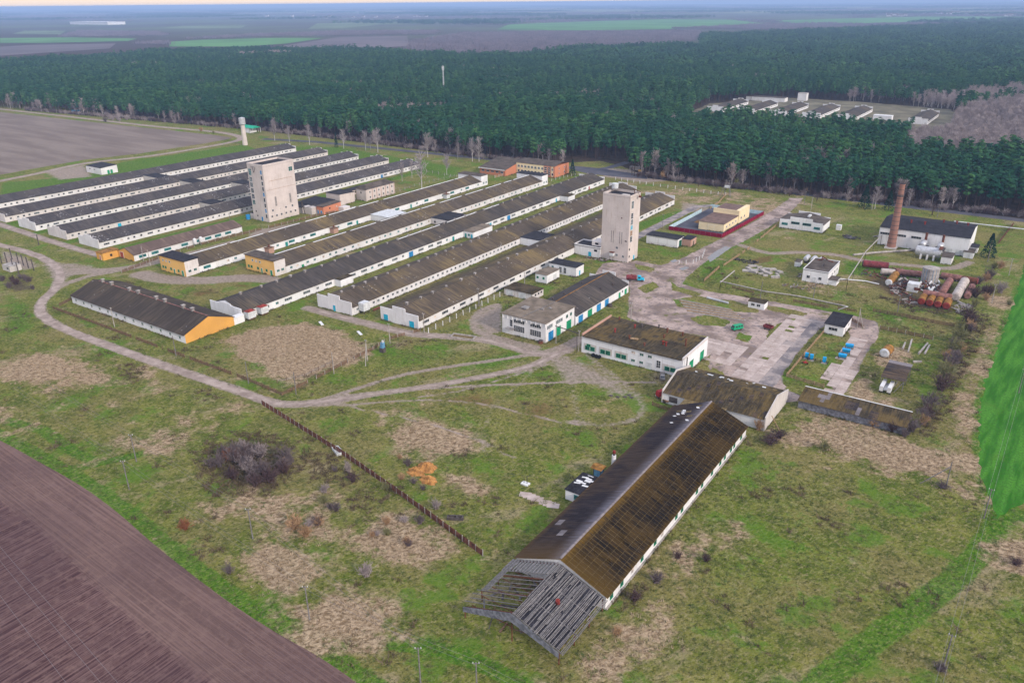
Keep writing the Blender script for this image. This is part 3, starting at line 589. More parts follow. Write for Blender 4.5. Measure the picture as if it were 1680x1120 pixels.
for pts, mt, lb in (([(278, 77), (278, 69), (330, 66), (440, 63), (532, 63), (470, 72), (400, 77)], 'far_crop', 'far green field beyond the forest'), ([(-60, 71), (0, 63), (120, 62), (225, 64), (210, 68), (60, 71)], 'far_crop', 'long far green strip field at the left'),
                    ([(450, 78), (560, 61), (668, 60), (672, 76), (600, 80)], 'far_soil', 'far bare brown field behind the forest'), ([(815, 49), (835, 41), (960, 36), (1090, 32), (1200, 33), (1260, 40), (1100, 48), (950, 50)], 'far_crop', 'broad far green field near the horizon'),
                    ([(1280, 39), (1270, 34), (1520, 28), (1720, 28), (1720, 33), (1400, 39)], 'far_crop', 'far green field stretching to the right'), ([(20, 56), (40, 51), (108, 51), (100, 57)], 'far_meadow', 'small far meadow at the left'),
                    ([(260, 47), (300, 43), (405, 42), (395, 47)], 'far_meadow', 'far meadow beside a dark wood'), ([(505, 48), (520, 39), (600, 37), (660, 38), (560, 47)], 'far_meadow', 'far meadow in the middle distance'),
                    ([(-50, 80), (60, 74), (190, 72), (180, 80), (0, 92)], 'far_soil', 'far brown clearing left of the forest')):
    flat_poly('field', W(pts), .6, MAT[mt], lb)

# ---------------------------------------------------------------- building kit
WIN = {}
def winmesh(w, h, nx, ny, pane, frame, sill=True):
    """window facing +X, its back on x = 0"""
    key = (w, h, nx, ny, pane, frame)
    if key not in WIN:
        m = MB(); b = 0.07
        m.box(-0.02, 0.03, -w / 2, w / 2, -h / 2, h / 2, 0)
        if frame:
            m.box(0.02, 0.09, -w / 2 - b, w / 2 + b, h / 2 - b, h / 2 + b * .5, 1); m.box(0.02, 0.12, -w / 2 - b, w / 2 + b, -h / 2 - b * .6, -h / 2 + b, 1)
            for i in range(nx + 1):
                y = -w / 2 + w * i / nx; t = b if i in (0, nx) else b * .6
                m.box(0.02, 0.085, y - t / 2, y + t / 2, -h / 2 + b, h / 2 - b, 1)
            for j in range(1, ny):
                z = -h / 2 + h * j / ny; m.box(0.02, 0.08, -w / 2, w / 2, z - b * .3, z + b * .3, 1)
        WIN[key] = m.mesh('window', [MAT[pane], MAT[frame or pane]])
    return WIN[key]
FACE = {'+x': 0.0, '-y': -math.pi / 2, '+y': math.pi / 2, '-x': math.pi}
def window(root, face, x, y, z, w=1.2, h=1.1, nx=2, ny=1, pane='glass_dark', frame='white_paint', name='window'):
    a = winmesh(round(w, 2), round(h, 2), nx, ny, pane, frame)
    if not frame or root.name.startswith(('poultry', 'tower')): return inst(a, name, root, (x, y, z), FACE[face])
    key = ('split', a.name)          # on the smaller buildings pane and frame are separate pieces
    if key not in WIN:
        m = MB(); m.box(-.02, .03, -w / 2, w / 2, -h / 2, h / 2); b = m.mesh('pane', MAT[pane]); m = MB()
        q = [p for p in a.polygons if p.material_index == 1]; m.v = [tuple(v.co) for v in a.vertices]; m.f = [tuple(p.vertices) for p in q]; m.m = [0] * len(q); WIN[key] = (b, m.mesh('frame', MAT[frame]))
    o = inst(WIN[key][0], name, root, (x, y, z), FACE[face]); f = bpy.data.objects.new('frame', WIN[key][1]); COL.objects.link(f); f.parent = o; return o
DOOR = {}
def door(root, face, x, y, z0, w, h, mat, leaves=1, name='door'):
    key = (round(w, 2), round(h, 2), mat, leaves)
    if key not in DOOR:
        m = MB()
        for i in range(leaves):
            a_, b_ = -w / 2 + w * i / leaves + .02, -w / 2 + w * (i + 1) / leaves - .02
            m.box(-.03, .06, a_, b_, 0, h, 0); m.box(.05, .085, a_ + .08, b_ - .08, h * .48, h * .54, 0)
        m.box(-.03, .09, -w / 2 - .09, -w / 2 - .005, 0, h + .09, 1); m.box(-.03, .09, w / 2 + .005, w / 2 + .09, 0, h + .09, 1); m.box(-.03, .09, -w / 2 - .005, w / 2 + .005, h + .005, h + .09, 1)
        DOOR[key] = m.mesh(name, [MAT[mat], MAT['white_paint']])
    return inst(DOOR[key], name, root, (x, y, z0), FACE[face])

def gable_walls(m, x0, x1, y0, y1, eave, ridge, axis='y', rx=None, mi=0):
    if axis == 'y':
        c = (x0 + x1) / 2 if rx is None else rx
        m.poly([(x1, y0, 0), (x1, y1, 0), (x1, y1, eave), (x1, y0, eave)], mi); m.poly([(x0, y1, 0), (x0, y0, 0), (x0, y0, eave), (x0, y1, eave)], mi)
        m.poly([(x0, y0, 0), (x1, y0, 0), (x1, y0, eave), (c, y0, ridge), (x0, y0, eave)], mi); m.poly([(x1, y1, 0), (x0, y1, 0), (x0, y1, eave), (c, y1, ridge), (x1, y1, eave)], mi)
    else:
        c = (y0 + y1) / 2 if rx is None else rx
        m.poly([(x0, y0, 0), (x1, y0, 0), (x1, y0, eave), (x0, y0, eave)], mi); m.poly([(x1, y1, 0), (x0, y1, 0), (x0, y1, eave), (x1, y1, eave)], mi)
        m.poly([(x1, y0, 0), (x1, y1, 0), (x1, y1, eave), (x1, c, ridge), (x1, y0, eave)], mi); m.poly([(x0, y1, 0), (x0, y0, 0), (x0, y0, eave), (x0, c, ridge), (x0, y1, eave)], mi)
def gable_roof(x0, x1, y0, y1, eave, ridge, axis='y', over=.45, end=.25, th=.14, seg=6.0, sag=.05, rx=None):
    """two roof slopes with a slightly uneven ridge"""
    m = MB()
    if axis == 'x': x0, x1, y0, y1 = y0, y1, x0, x1
    c = (x0 + x1) / 2 if rx is None else rx
    n = max(2, int((y1 - y0 + 2 * end) / seg)); ys = [y0 - end + (y1 - y0 + 2 * end) * i / n for i in range(n + 1)]
    jr = [rng.uniform(-sag, sag) for _ in ys]; je = [rng.uniform(-sag, sag) * .6 for _ in ys]; jf = [rng.uniform(-sag, sag) * .6 for _ in ys]
    slr = (ridge - eave) / (x1 - c); sll = (ridge - eave) / (c - x0)
    def P(x, y, z): return (x, y, z) if axis == 'y' else (y, x, z)
    def quad(a, b, c_, d):
        pts = [P(*a), P(*b), P(*c_), P(*d)]
        m.poly(pts if axis == 'y' else pts[::-1])
    for i in range(n):
        ya, yb = ys[i], ys[i + 1]; g = .02
        for s, xe, sl, j in ((1, x1 + over, slr, je), (-1, x0 - over, sll, jf)):
            ze = eave - sl * over + g
            A = (c, ya, ridge + g + jr[i]); B = (c, yb, ridge + g + jr[i + 1]); Cc = (xe, yb, ze + j[i + 1]); D = (xe, ya, ze + j[i])
            up = lambda p: (p[0], p[1], p[2] + th)
            if s > 0: quad(up(A), up(D), up(Cc), up(B)); quad(A, B, Cc, D); quad(D, Cc, up(Cc), up(D))
            else: quad(up(B), up(Cc), up(D), up(A)); quad(B, A, D, Cc); quad(Cc, D, up(D), up(Cc))
            if i == 0: quad(A, D, up(D), up(A)) if s > 0 else quad(D, A, up(A), up(D))
            if i == n - 1: quad(Cc, B, up(B), up(Cc)) if s > 0 else quad(B, Cc, up(Cc), up(B))
    return m
VENT = None
def vent_mesh():
    global VENT
    if VENT is None:
        m = MB(); m.box(-.38, .38, -.38, .38, -.3, .55, 0); m.box(-.55, .55, -.55, .55, .62, .70, 1)
        for sx in (-.3, .3):
            for sy in (-.3, .3): m.box(sx - .04, sx + .04, sy - .04, sy + .04, .55, .62, 1)
        VENT = m.mesh('ridge_vent', [MAT['concrete_dark'], MAT['concrete']])
    return VENT

PAL = 'white_paint'
KINDS = {   # width, height, nx, ny, pane, frame
    's': (1.15, 1.0, 1, 1, 'void', 'white_paint'), 'd': (1.15, 1.0, 2, 1, 'glass_dark', 'white_paint'), 'w': (3.0, .95, 3, 1, 'glass_dark', 'white_paint'), 't': (1.4, 1.1, 2, 1, 'glass_teal', 'white_paint'),
    'T': (3.6, 1.15, 4, 1, 'glass_teal', 'teal_paint'), 'g': (1.3, 1.1, 2, 1, 'glass_grey', 'white_paint'), 'G': (3.7, 1.2, 4, 1, 'glass_grey', 'white_paint'), 'W': (3.6, 1.2, 4, 1, 'glass_dark', 'white_paint'), 'x': (1.3, 1.1, 1, 1, 'board', 'white_paint'),
    'k': (.55, .5, 1, 1, 'void', None)}
def wall_row(root, x, y0, y1, seq, z=1.75, face='+x', gap=2.6, skip=()):
    """windows along a long wall, each its own part"""
    y = y0; i = 0
    while y < y1 and seq:
        ch = seq[i % len(seq)]; i += 1
        if ch == '.': y += gap * .9; continue
        w, h, nx, ny, pn, fr = KINDS[ch]
        if ch in 'td' and rng.random() < .12: pn = 'board'
        yc = y + w / 2
        if not any(a <= yc <= b for a, b in skip) and yc + w / 2 < y1: window(root, face, x, yc, z, w, h, nx, ny, pn, fr)
        y += w + gap * rng.uniform(.75, 1.2)

def parapet(root, x0, x1, y, lo, hi, face, mat='whitewash'):
    d = .32; ya, yb = (y - d, y - .004) if face == '-y' else (y + .004, y + d)
    w = (x1 - x0) / 3
    for i, h in enumerate((lo, hi, lo)):
        m = MB(); m.box(x0 - .1 + (w + .067) * i + .012, x0 - .1 + (w + .067) * (i + 1) - .012, ya, yb, 0, h + rng.uniform(-.08, .08)); m.build('parapet_panel', MAT[mat], root)

def poultry_house(label, x0, x1, y0, y1, roof, seq, group, eave=3.3, ridge=6.3, near=True, far=True, wall='whitewash', gap=2.6, skip=(), lo=5.3, hi=6.7, doors=(), vents=None, zwin=1.8, cap=False, far_lo=None):
    t = thing('poultry_house', label, 'poultry house', (x1, y0, 0), group)
    m = MB(); gable_walls(m, x0, x1, y0, y1, eave, ridge); m.build('wall', MAT[wall], t)
    gable_roof(x0, x1, y0 + (.4 if near else 0), y1 - (.4 if far else 0), eave, ridge).build('roof', MAT[roof], t)
    if near: parapet(t, x0, x1, y0, lo, hi, '-y', wall)
    if far: parapet(t, x0, x1, y1, far_lo or lo, (far_lo or lo) + hi - lo, '+y', wall)
    dsk = [(a - w / 2 - 2, a + w / 2 + 2) for a, w, h, mt in doors]
    wall_row(t, x1, y0 + 2.2, y1 - 1.5, seq, zwin, gap=gap, skip=list(skip) + dsk)
    for a, w, h, mt in doors: door(t, '+x', x1, a, 0.02, w, h, mt, 2 if w > 2 else 1)
    c = (x0 + x1) / 2
    if vents:
        a, b, st = vents; y = a; i = 0
        while y < b:
            inst(vent_mesh(), 'ridge_vent', t, (c + rng.uniform(-.2, .2), y, ridge + .25), rng.uniform(-.1, .1), rng.uniform(.8, 1.1)); y += st * rng.uniform(.85, 1.2); i += 1
    if cap:
        m = MB(); y = y0 + 1
        while y < y1 - 4:
            L = rng.uniform(8, 22); m.hexa([(c - .3, y, ridge + .12), (c + .3, y, ridge + .12), (c + .3, min(y + L, y1 - 1), ridge + .12), (c - .3, min(y + L, y1 - 1), ridge + .12), (c - .12, y, ridge + .32), (c + .12, y, ridge + .32), (c + .12, min(y + L, y1 - 1), ridge + .32), (c - .12, min(y + L, y1 - 1), ridge + .32)]); y += L + rng.uniform(.2, 5)
        m.build('ridge_cap', MAT['pallid_grey'], t)
    return t
def flat_block(name, label, cat, x0, x1, y0, y1, h, wall, roof, over=.25, par=0.0, group=None, parent=None, slope=0.0, th=.22):
    t = thing(name, label, cat, (x1, y0, 0), group) if parent is None else parent
    m = MB(); n = 0
    m.poly([(x0, y0, 0), (x1, y0, 0), (x1, y0, h), (x0, y0, h)]); m.poly([(x1, y0, 0), (x1, y1, 0), (x1, y1, h + slope), (x1, y0, h)])
    m.poly([(x1, y1, 0), (x0, y1, 0), (x0, y1, h + slope), (x1, y1, h + slope)]); m.poly([(x0, y1, 0), (x0, y0, 0), (x0, y0, h), (x0, y1, h + slope)])
    m.build('wall' if parent is None else 'annex_wall', MAT[wall], t)
    m = MB(); a, b, c, d = x0 - over, x1 + over, y0 - over, y1 + over; z0, z1 = h + .004, h + slope + .004
    m.hexa([(a, c, z0), (b, c, z0), (b, d, z1), (a, d, z1), (a, c, z0 + th), (b, c, z0 + th), (b, d, z1 + th), (a, d, z1 + th)]); m.build('roof' if parent is None else 'annex_roof', MAT[roof], t)
    if par:
        m = MB(); e = .25; zt = h + max(0, slope) + th + par
        m.box(a, b, c, c + e, z0 + th + .003, zt); m.box(a, b, d - e, d, z1 + th + .003, zt); m.box(a, a + e, c + e + .01, d - e - .01, z0 + th + .003, zt); m.box(b - e, b, c + e + .01, d - e - .01, z0 + th + .003, zt); m.build('parapet', MAT[wall], t)
    return t

# ---------------------------------------------------------------- the long poultry houses
LG = 'ruined poultry houses with dark roofs'; HG = 'long poultry houses before the forest road'
mixs = ('sdsswdsdsswsdds', 'ddsswsdsdwsssdd', 'sswdssdssdwsds', 'dsdwssdsdsswd', 'wsddsswssdsdw')
LX = (-512, -475.3, -441.8, -410.6, -380.5)
LL = ('dark roofed white poultry house farthest left, beside the bare grey field', 'dark roofed poultry house, second from the bare grey field', 'dark roofed poultry house, middle one of five ruined houses', 'dark roofed poultry house with blue door, fourth from bare field', 'dark roofed poultry house nearest the stained tower')
for i, x in enumerate(LX):
    poultry_house(LL[i], x - 18.3, x, 193.5 if i else 150, 434.5, 'slate_purple', mixs[i], LG, eave=3.2, ridge=6.0, wall='whitewash_worn' if i % 2 else 'whitewash', gap=2.5, lo=4.6, hi=5.9, zwin=1.7, near=True,
                  doors=[(222.0, 2.0, 2.3, 'cyan_paint')] if i == 3 else [(395, 2.0, 2.2, 'blue_paint')] if i == 4 else ())
# links between the ruined houses
for a, (lb, wl) in zip(range(4), (('low flat link between two leftmost ruined houses', 0), ('low flat link between second and third ruined houses', 0), ('low flat link between third and fourth ruined houses', 0), ('low flat link between fourth and fifth ruined houses', 0))):
    xa, xb = LX[a] + .05, LX[a + 1] - 18.35
    yb = (300, 303, 318, 272)[a]
    t = flat_block('link_building', lb, 'outbuilding', xa, xb, yb, yb + 9, 3.9, 'pale_concrete', 'tar_roof', over=.1, group='flat links between poultry houses')
    window(t, '-y', (xa + xb) / 2, yb, 1.8, 1.2, 1.1, 1, 1, 'void', None)

H = {}
H[1] = poultry_house('poultry house with yellow front block, next to the orange-ended shed', -324.3, -305.9, 197.3, 409, 'slate_brown', 'T..tt.T...t.T.t', HG, near=False, far=False, wall='whitewash_clean', gap=3.4, doors=((247, 1.6, 2.2, 'teal_paint'), (296, 1.4, 2.2, 'teal_paint'), (340, 1.4, 2.2, 'teal_paint')), cap=True, skip=((232, 240), (274, 281), (305, 324)))
H[2] = poultry_house('poultry house with yellow front block and brown mottled roof', -292, -273, 218.5, 431, 'slate_brown', 'tx.tt.xtt.t.', HG, near=False, far=False, wall='whitewash', gap=2.4, cap=True, skip=((318, 336),), doors=((228, 1.4, 1.4, 'green_paint'),))
H[3] = poultry_house('poultry house with blue doors running from the yellow gabled barn', -260.6, -242.0, 170.5, 458, 'slate_dark', 'GGtG.GgGG', HG, wall='whitewash_clean', near=True, gap=3.2, far=True, lo=4.7, hi=5.5, vents=(178, 455, 8.5), cap=False, skip=((217, 226), (305, 325), (400, 411)), doors=((267, 3.0, 2.6, 'blue_paint'), (348, 3.0, 2.6, 'blue_paint'), (299, 1.6, 2.3, 'teal_paint'), (398, 1.4, 2.2, 'cyan_paint'), (331, 1.6, 2.2, 'cyan_paint'), (438, 1.4, 2.2, 'red_paint')))
H[4] = poultry_house('poultry house with rows of small square windows, second from the lone tower', -229.2, -210.5, 197, 441, 'slate_brown', 'gdgdgsgd', HG, gap=1.75, vents=(201, 438, 6.2), wall='whitewash', skip=((311, 327),), doors=())
H[5] = poultry_house('poultry house passing behind the lone tower, nearest the paved yard', -198.6, -180.1, 200.5, 429, 'slate_brown', 'WxWdWs', HG, gap=3.3, vents=(205, 426, 8.0), wall='whitewash', skip=((304, 326),))
m = MB()
for a, b in ((268, 300), (306, 330), (338, 352)): m.tube((-251.3, a, 6.75), (-251.3, b, 6.75), .22, n=6)
m.build('ridge_pipe', MAT['pallid_grey'], H[3])
door(H[4], '-y', -219.9, 196.68, .02, 1.4, 2.4, 'cyan_paint'); door(H[5], '-y', -196.0, 200.18, .02, 2.2, 2.6, 'cyan_paint', 2); door(H[5], '-y', -183.2, 200.18, .02, 2.4, 2.6, 'cyan_paint', 2)
# two-storey yellow front blocks of the first two houses and plain white blocks at their far ends
for hi_, x0, x1, y0, y1, fd in ((1, -324.4, -305.85, 190.4, 197.25, 0), (2, -292.6, -273.1, 212.3, 218.45, 1)):
    t = H[hi_]; m = MB(); m.box(x0, x1, y0 + .03, y1, 0, 6.9); m.build('end_block', MAT['whitewash_worn'], t)
    m = MB(); m.box(x0, x1, y0 - .03, y0 + .026, 0, 6.9); m.build('front_plaster', MAT['yellow_plaster'], t)
    m = MB(); m.hexa([(x0 - .35, y0 - .4, 6.905), (x1 + .3, y0 - .4, 6.905), (x1 + .3, y1 + .25, 6.905), (x0 - .35, y1 + .25, 6.905), (x0 - .35, y0 - .4, 7.2), (x1 + .3, y0 - .4, 7.2), (x1 + .3, y1 + .25, 7.45), (x0 - .35, y1 + .25, 7.45)]); m.build('end_block_roof', MAT['tar_roof' if hi_ == 1 else 'felt_brown'], t)
    for i, fx_ in enumerate((.14, .27, .40)): window(t, '-y', x0 + (x1 - x0) * (fx_ + .12 * fd), y0 - .03, 5.1, 1.0, 1.0, 1, 1, 'board' if i % 2 else 'glass_teal', 'white_paint')
    for i, fx_ in enumerate((.10, .20, .42, .72)): window(t, '-y', x0 + (x1 - x0) * fx_, y0 - .03, 1.9, 1.1, 1.1, 2, 1, 'glass_green', 'green_paint')
    door(t, '-y', x0 + (x1 - x0) * .55, y0 - .03, .05, 1.0, 2.2, 'green_paint'); door(t, '-y', x0 + (x1 - x0) * .88, y0 - .03, .05, 1.4, 2.4, 'green_paint')
    for f in (.3, .7): window(t, '+x', x1, y0 + (y1 - y0) * f, 2.2, 1.5, 1.2, 2, 1, 'glass_green', 'white_paint')
    m = MB(); m.tube(((x0 + x1) / 2 + 1, y1 - 1.5, 7.2), ((x0 + x1) / 2 + 1, y1 - 1.5, 9.2), .12, n=6); m.build('stove_pipe', MAT['steel_dark'], t)
    ye = 409.05 if hi_ == 1 else 431.05
    m = MB(); m.box(x0 - .3, x1 + .02, ye, ye + 7, 0, 6.6); m.build('end_block', MAT['whitewash_clean'], t)
    m = MB(); m.box(x0 - .6, x1 + .3, ye - .3, ye + 7.3, 6.604, 6.85); m.build('end_block_roof', MAT['felt_brown' if hi_ == 1 else 'tar_roof'], t)
    for f in (.35, .75): window(t, '+x', x1 + .02, ye + 7 * f, 1.9, 1.3, 1.3, 2, 1, 'glass_teal', 'white_paint')
# shed with the orange end
t = thing('low_shed', 'long low shed with orange end wall and reddish roof', 'shed', (-346.7, 191, 0))
m = MB(); gable_walls(m, -360, -346.7, 191, 252.3, 3.0, 5.4); m.build('wall', MAT['whitewash'], t)
m = MB(); m.poly([(-360.05, 190.96, 0), (-346.68, 190.96, 0), (-346.68, 190.96, 3.0), (-353.35, 190.96, 5.4), (-360.05, 190.96, 3.0)]); m.build('end_plaster', MAT['orange_plaster'], t)
gable_roof(-360, -346.7, 191, 252.3, 3.0, 5.4).build('roof', MAT['slate_red'], t)
wall_row(t, -346.7, 193.5, 250, 'TTT.TTT', 1.6, gap=2.9)
door(t, '-y', -356.6, 190.95, .02, 2.6, 3.0, 'brick_red_gate', 2)
m = MB(); m.box(-365.8, -360.1, 183.6, 191.5, 0, 3.4); m.build('annex_wall', MAT['orange_plaster'], t)
m = MB(); m.hexa([(-366.1, 183.3, 3.4), (-359.9, 183.3, 3.4), (-359.9, 191.7, 3.4), (-366.1, 191.7, 3.4), (-366.1, 183.3, 3.55), (-359.9, 183.3, 3.65), (-359.9, 191.7, 3.9), (-366.1, 191.7, 3.75)]); m.build('annex_roof', MAT['tank_ochre'], t)
window(t, '+x', -360.1, 187.6, 1.8, 1.0, 1.1, 2, 2, 'void', 'steel_dark'); door(t, '-y', -362.6, 183.6, .02, 1.0, 2.1, 'brick_red_gate')
m = MB()
for y in (223, 226.5): m.tube((-345.6, y, 1.0), (-345.6, y, 3.2), .9, n=8); m.tube((-345.6, y, 3.2), (-345.6, y, 3.7), .9, .3, n=8)
m.build('feed_bin', MAT['white_paint'], t)
# links between the kept houses
def link(lb, x0, x1, y0, y1, h, roof, wl='whitewash', group='flat links between poultry houses'):
    return flat_block('link_building', lb, 'outbuilding', x0, x1, y0, y1, h, wl, roof, over=.15, group=group)
t = link('flat white link with black roof behind the small-windowed house', -210.4, -198.7, 312.3, 325.3, 3.6, 'tar_roof', 'whitewash_clean')
t = link('flat brown roofed link with teal door beside the blue-doored house', -241.9, -235.6, 307.3, 323.8, 3.3, 'felt_tan', 'whitewash_clean'); door(t, '-y', -240.4, 307.3, .02, 1.2, 2.2, 'teal_paint'); door(t, '-y', -236.6, 307.3, .02, 1.2, 2.2, 'cyan_paint'); window(t, '-y', -238.4, 307.3, 1.7, 1, 1, 1, 1, 'glass_teal', 'teal_paint')
t = link('small white annex with brown roof on the blue-doored house, far one', -241.9, -235.9, 401.8, 409.6, 3.2, 'felt_mossy', 'whitewash_clean')
t = link('small white annex with mossy roof on the blue-doored house, near one', -241.9, -238.3, 218, 225.3, 3.1, 'felt_mossy', 'whitewash_clean')
t = link('ruined flat link with dark roof between brown-roofed houses', -272.9, -260.8, 318.5, 334.0, 3.5, 'tar_roof', 'whitewash_worn'); window(t, '-y', -270, 318.5, 1.6, 1, 1, 1, 1, 'void', None)
t = link('white link with broken roof between the two yellow-fronted houses', -305.8, -292.2, 306.5, 320.5, 3.3, 'pallid_grey', 'whitewash_clean')
for lb, x, y in (('small brick kiln beside the yellow-fronted house, near one', -304.2, 235.0), ('small brick kiln beside the yellow-fronted house, middle one', -304.3, 277.5), ('small grey metal bin on the yellow-fronted house wall', -304.3, 371)):
    t = thing('kiln', lb, 'kiln', (x, y, 0)); m = MB(); m.box(x - 1.4, x + 1.5, y - 1.6, y + 1.6, 0, 2.6); m.build('body', MAT['pink_brick' if 'brick' in lb else 'pallid_grey'], t)
    m = MB(); m.box(x - 1.7, x + 1.8, y - 1.9, y + 1.9, 2.604, 2.75); m.build('cover', MAT['wood_brown'], t); m = MB(); m.tube((x, y, 2.75), (x, y, 4.0), .35, n=8); m.build('chimney', MAT['rust'], t)
# feed bins on the near wall of the blue-doored house
for lb, y in (('grey feed bin with red lid by the yellow gable, left of two', 172.8), ('grey feed bin with red lid by the yellow gable, right of two', 178.8)):
    t = thing('feed_bin', lb, 'feed bin', (-240.2, y, 0), 'feed bins with red lids'); m = MB(); m.box(-241.6, -239.0, y - 1.7, y + 1.7, .9, 3.6); m.build('bin', MAT['pallid_grey'], t)
    m = MB(); m.hexa([(-241.2, y - 1.3, .2), (-239.4, y - 1.3, .2), (-239.4, y + 1.3, .2), (-241.2, y + 1.3, .2), (-241.6, y - 1.7, .895), (-239, y - 1.7, .895), (-239, y + 1.7, .895), (-241.6, y + 1.7, .895)]); m.build('hopper', MAT['wood_brown'], t)
    m = MB(); m.hexa([(-241.8, y - 1.9, 3.605), (-238.8, y - 1.9, 3.605), (-238.8, y + 1.9, 3.605), (-241.8, y + 1.9, 3.605), (-240.5, y - .4, 4.2), (-240.1, y - .4, 4.2), (-240.1, y + .4, 4.2), (-240.5, y + .4, 4.2)]); m.build('lid', MAT['oxide_red'], t)
t = thing('feed_bin', 'rusty grey feed bin on the small-windowed house corner', 'feed bin', (-208.7, 202, 0)); m = MB(); m.box(-210.3, -207.5, 200.2, 203.6, 1.2, 4.4); m.build('bin', MAT['pallid_grey'], t)
m = MB()
for sx in (-210.0, -207.8):
    for sy in (200.6, 203.2): m.box(sx - .1, sx + .1, sy - .1, sy + .1, 0, 1.195)
m.build('frame', MAT['steel_dark'], t); m = MB(); m.tube((-206.9, 204.5, .6), (-205.2, 206.8, 1.4), .5, n=8); m.build('auger', MAT['rust'], t)

# ---------------------------------------------------------------- yellow gabled barn
t = thing('barn', 'white barn with dark roof and bright orange gable wall', 'barn', (-240.6, 145, 0))
x0, x1, y0, y1 = -316, -240.6, 145, 165.6
m = MB(); gable_walls(m, x0, x1, y0, y1, 3.3, 7.0, 'x'); m.build('wall', MAT['whitewash_clean'], t)
m = MB(); m.poly([(x1 + .04, y0 - .02, 0), (x1 + .04, y1 + .02, 0), (x1 + .04, y1 + .02, 3.3), (x1 + .04, 155.3, 7.0), (x1 + .04, y0 - .02, 3.3)]); m.build('gable_plaster', MAT['orange_plaster'], t)
gable_roof(x0, x1, y0, y1, 3.3, 7.0, 'x', over=.6, end=.15).build('roof', MAT['slate_cross'], t)
for i in range(13): window(t, '-y', x0 + 3.2 + i * 5.75, y0, 1.7, 1.2, 1.2, 2, 1, 'glass_green', 'white_paint')
m = MB(); m.box(x0 + 4, x1 - .1, 155.1, 155.5, 7.16, 7.32); m.build('ridge_cap', MAT['tank_pink'], t)
for x in (-309, -302.5, -290, -284, -272, -266.5, -255, -249.5):
    v = inst(vent_mesh(), 'ridge_vent', t, (x, 155.3, 7.5), 0, (1.25, 1.25, 1.4))
m = MB(); m.box(-243, -240.58, 165.62, 170.3, 0, 2.6); m.box(-243.2, -240.4, 165.65, 170.4, 2.604, 2.8); m.build('porch', MAT['whitewash_clean'], t)

# ---------------------------------------------------------------- the two silo towers
def tower(label, x0, x1, y0, y1, h, rows, cols_f, cols_s):
    t = thing('tower', label, 'tower', (x1, y0, 0))
    m = MB(); m.box(x0 + .12, x1 - .12, y0 + .12, y1 - .12, 0, h); m.build('core', MAT['pale_concrete'], t)
    # facing panels, each its own piece, with open joints
    zs = [h * i / rows for i in range(rows + 1)]
    for j in range(rows):
        za, zb = zs[j] + .012, zs[j + 1] - .012
        for i in range(cols_f):
            a = x0 + (x1 - x0) * i / cols_f + .01; b = x0 + (x1 - x0) * (i + 1) / cols_f - .01
            d = rng.uniform(0, .025); m = MB(); m.box(a, b, y0 - d, y0 + .116, za, zb); m.build('wall_panel', MAT['tower_concrete'], t)
        for i in range(cols_s):
            a = y0 + .13 + (y1 - y0 - .26) * i / cols_s + .01; b = y0 + .13 + (y1 - y0 - .26) * (i + 1) / cols_s - .01
            d = rng.uniform(0, .025); m = MB(); m.box(x1 - .116, x1 + d, a, b, za, zb); m.build('wall_panel', MAT['tower_concrete'], t)
    m = MB(); m.box(x0, x0 + .116, y0 + .13, y1, 0, h); m.box(x0 + .13, x1, y1 - .116, y1, 0, h); m.build('rear_wall', MAT['tower_concrete'], t)
    m = MB(); e = .3; zt = h + 1.1
    m.box(x0 + .35, x1 - .35, y0 + .35, y1 - .35, h + .003, h + .12); m.build('roof', MAT['tar_roof'], t)
    m = MB(); m.box(x0, x1, y0, y0 + e, h + .125, zt); m.box(x0, x1, y1 - e, y1, h + .125, zt); m.box(x0, x0 + e, y0 + e + .01, y1 - e - .01, h + .125, zt); m.box(x1 - e, x1, y0 + e + .01, y1 - e - .01, h + .125, zt); m.build('parapet', MAT['tower_concrete'], t)
    return t
T2 = tower('plain white concrete tower by the yard with a window column', -166.1, -152.3, 313.8, 324.0, 29.8, 18, 2, 2)
pn = ['glass_grey', 'glass_dark', 'cyan_paint', 'glass_dark', 'tank_ochre', 'glass_dark']
for z, hh, p in ((26.4, 3.4, 'glass_grey'), (21.4, 2.6, 'glass_dark'), (18.6, 2.4, 'glass_grey'), (16.0, 2.0, 'cyan_paint'), (13.4, 2.4, 'tank_ochre'), (10.6, 2.6, 'glass_dark')):
    window(T2, '+x', -152.27, 316.2, z, 2.0, hh, 2, 3, p, 'pallid_grey')
for x, z in ((-157.9, 6.3), (-157.9, 2.9), (-154.6, 2.6)): window(T2, '-y', x, 313.77, z, 1.1, 1.1, 2, 2, 'glass_dark', 'white_paint')
window(T2, '-y', -153.6, 313.77, 10.0, 1.0, .5, 1, 1, 'void', None); window(T2, '-y', -156.2, 313.77, 20.4, .5, .6, 1, 1, 'rust', None)
window(T2, '+x', -152.27, 315.2, 6.0, .9, 1.0, 1, 1, 'void', None); window(T2, '+x', -152.27, 315.4, 2.6, .9, 1.0, 1, 1, 'void', None); door(T2, '+x', -152.27, 320.0, .05, 1.3, 2.2, 'cyan_paint')
for x in (-161.0, -160.0, -156.8, -155.7): window(T2, '-y', x, 313.77, 11.2, .28, 5.6, 1, 1, 'concrete_dark', None, name='louvre')
t = T2; m = MB(); m.box(-160.9, -158.9, 312.3, 313.7, 2.4, 3.9); m.build('hopper', MAT['pallid_grey'], t); m = MB(); m.box(-161, -158.8, 312.2, 313.7, 3.904, 4.2); m.build('hopper_lid', MAT['rust'], t)
m = MB()
for x in (-160.7, -159.1): m.beam((x, 312.5, 0), (x, 312.5, 2.4), .12)
m.build('hopper_leg', MAT['steel_dark'], t)
m = MB()
for i in range(9): m.tube((-165.6, 314.6 + i * 1.1, 30.9), (-165.6, 314.6 + i * 1.1, 31.7), .05, n=5)
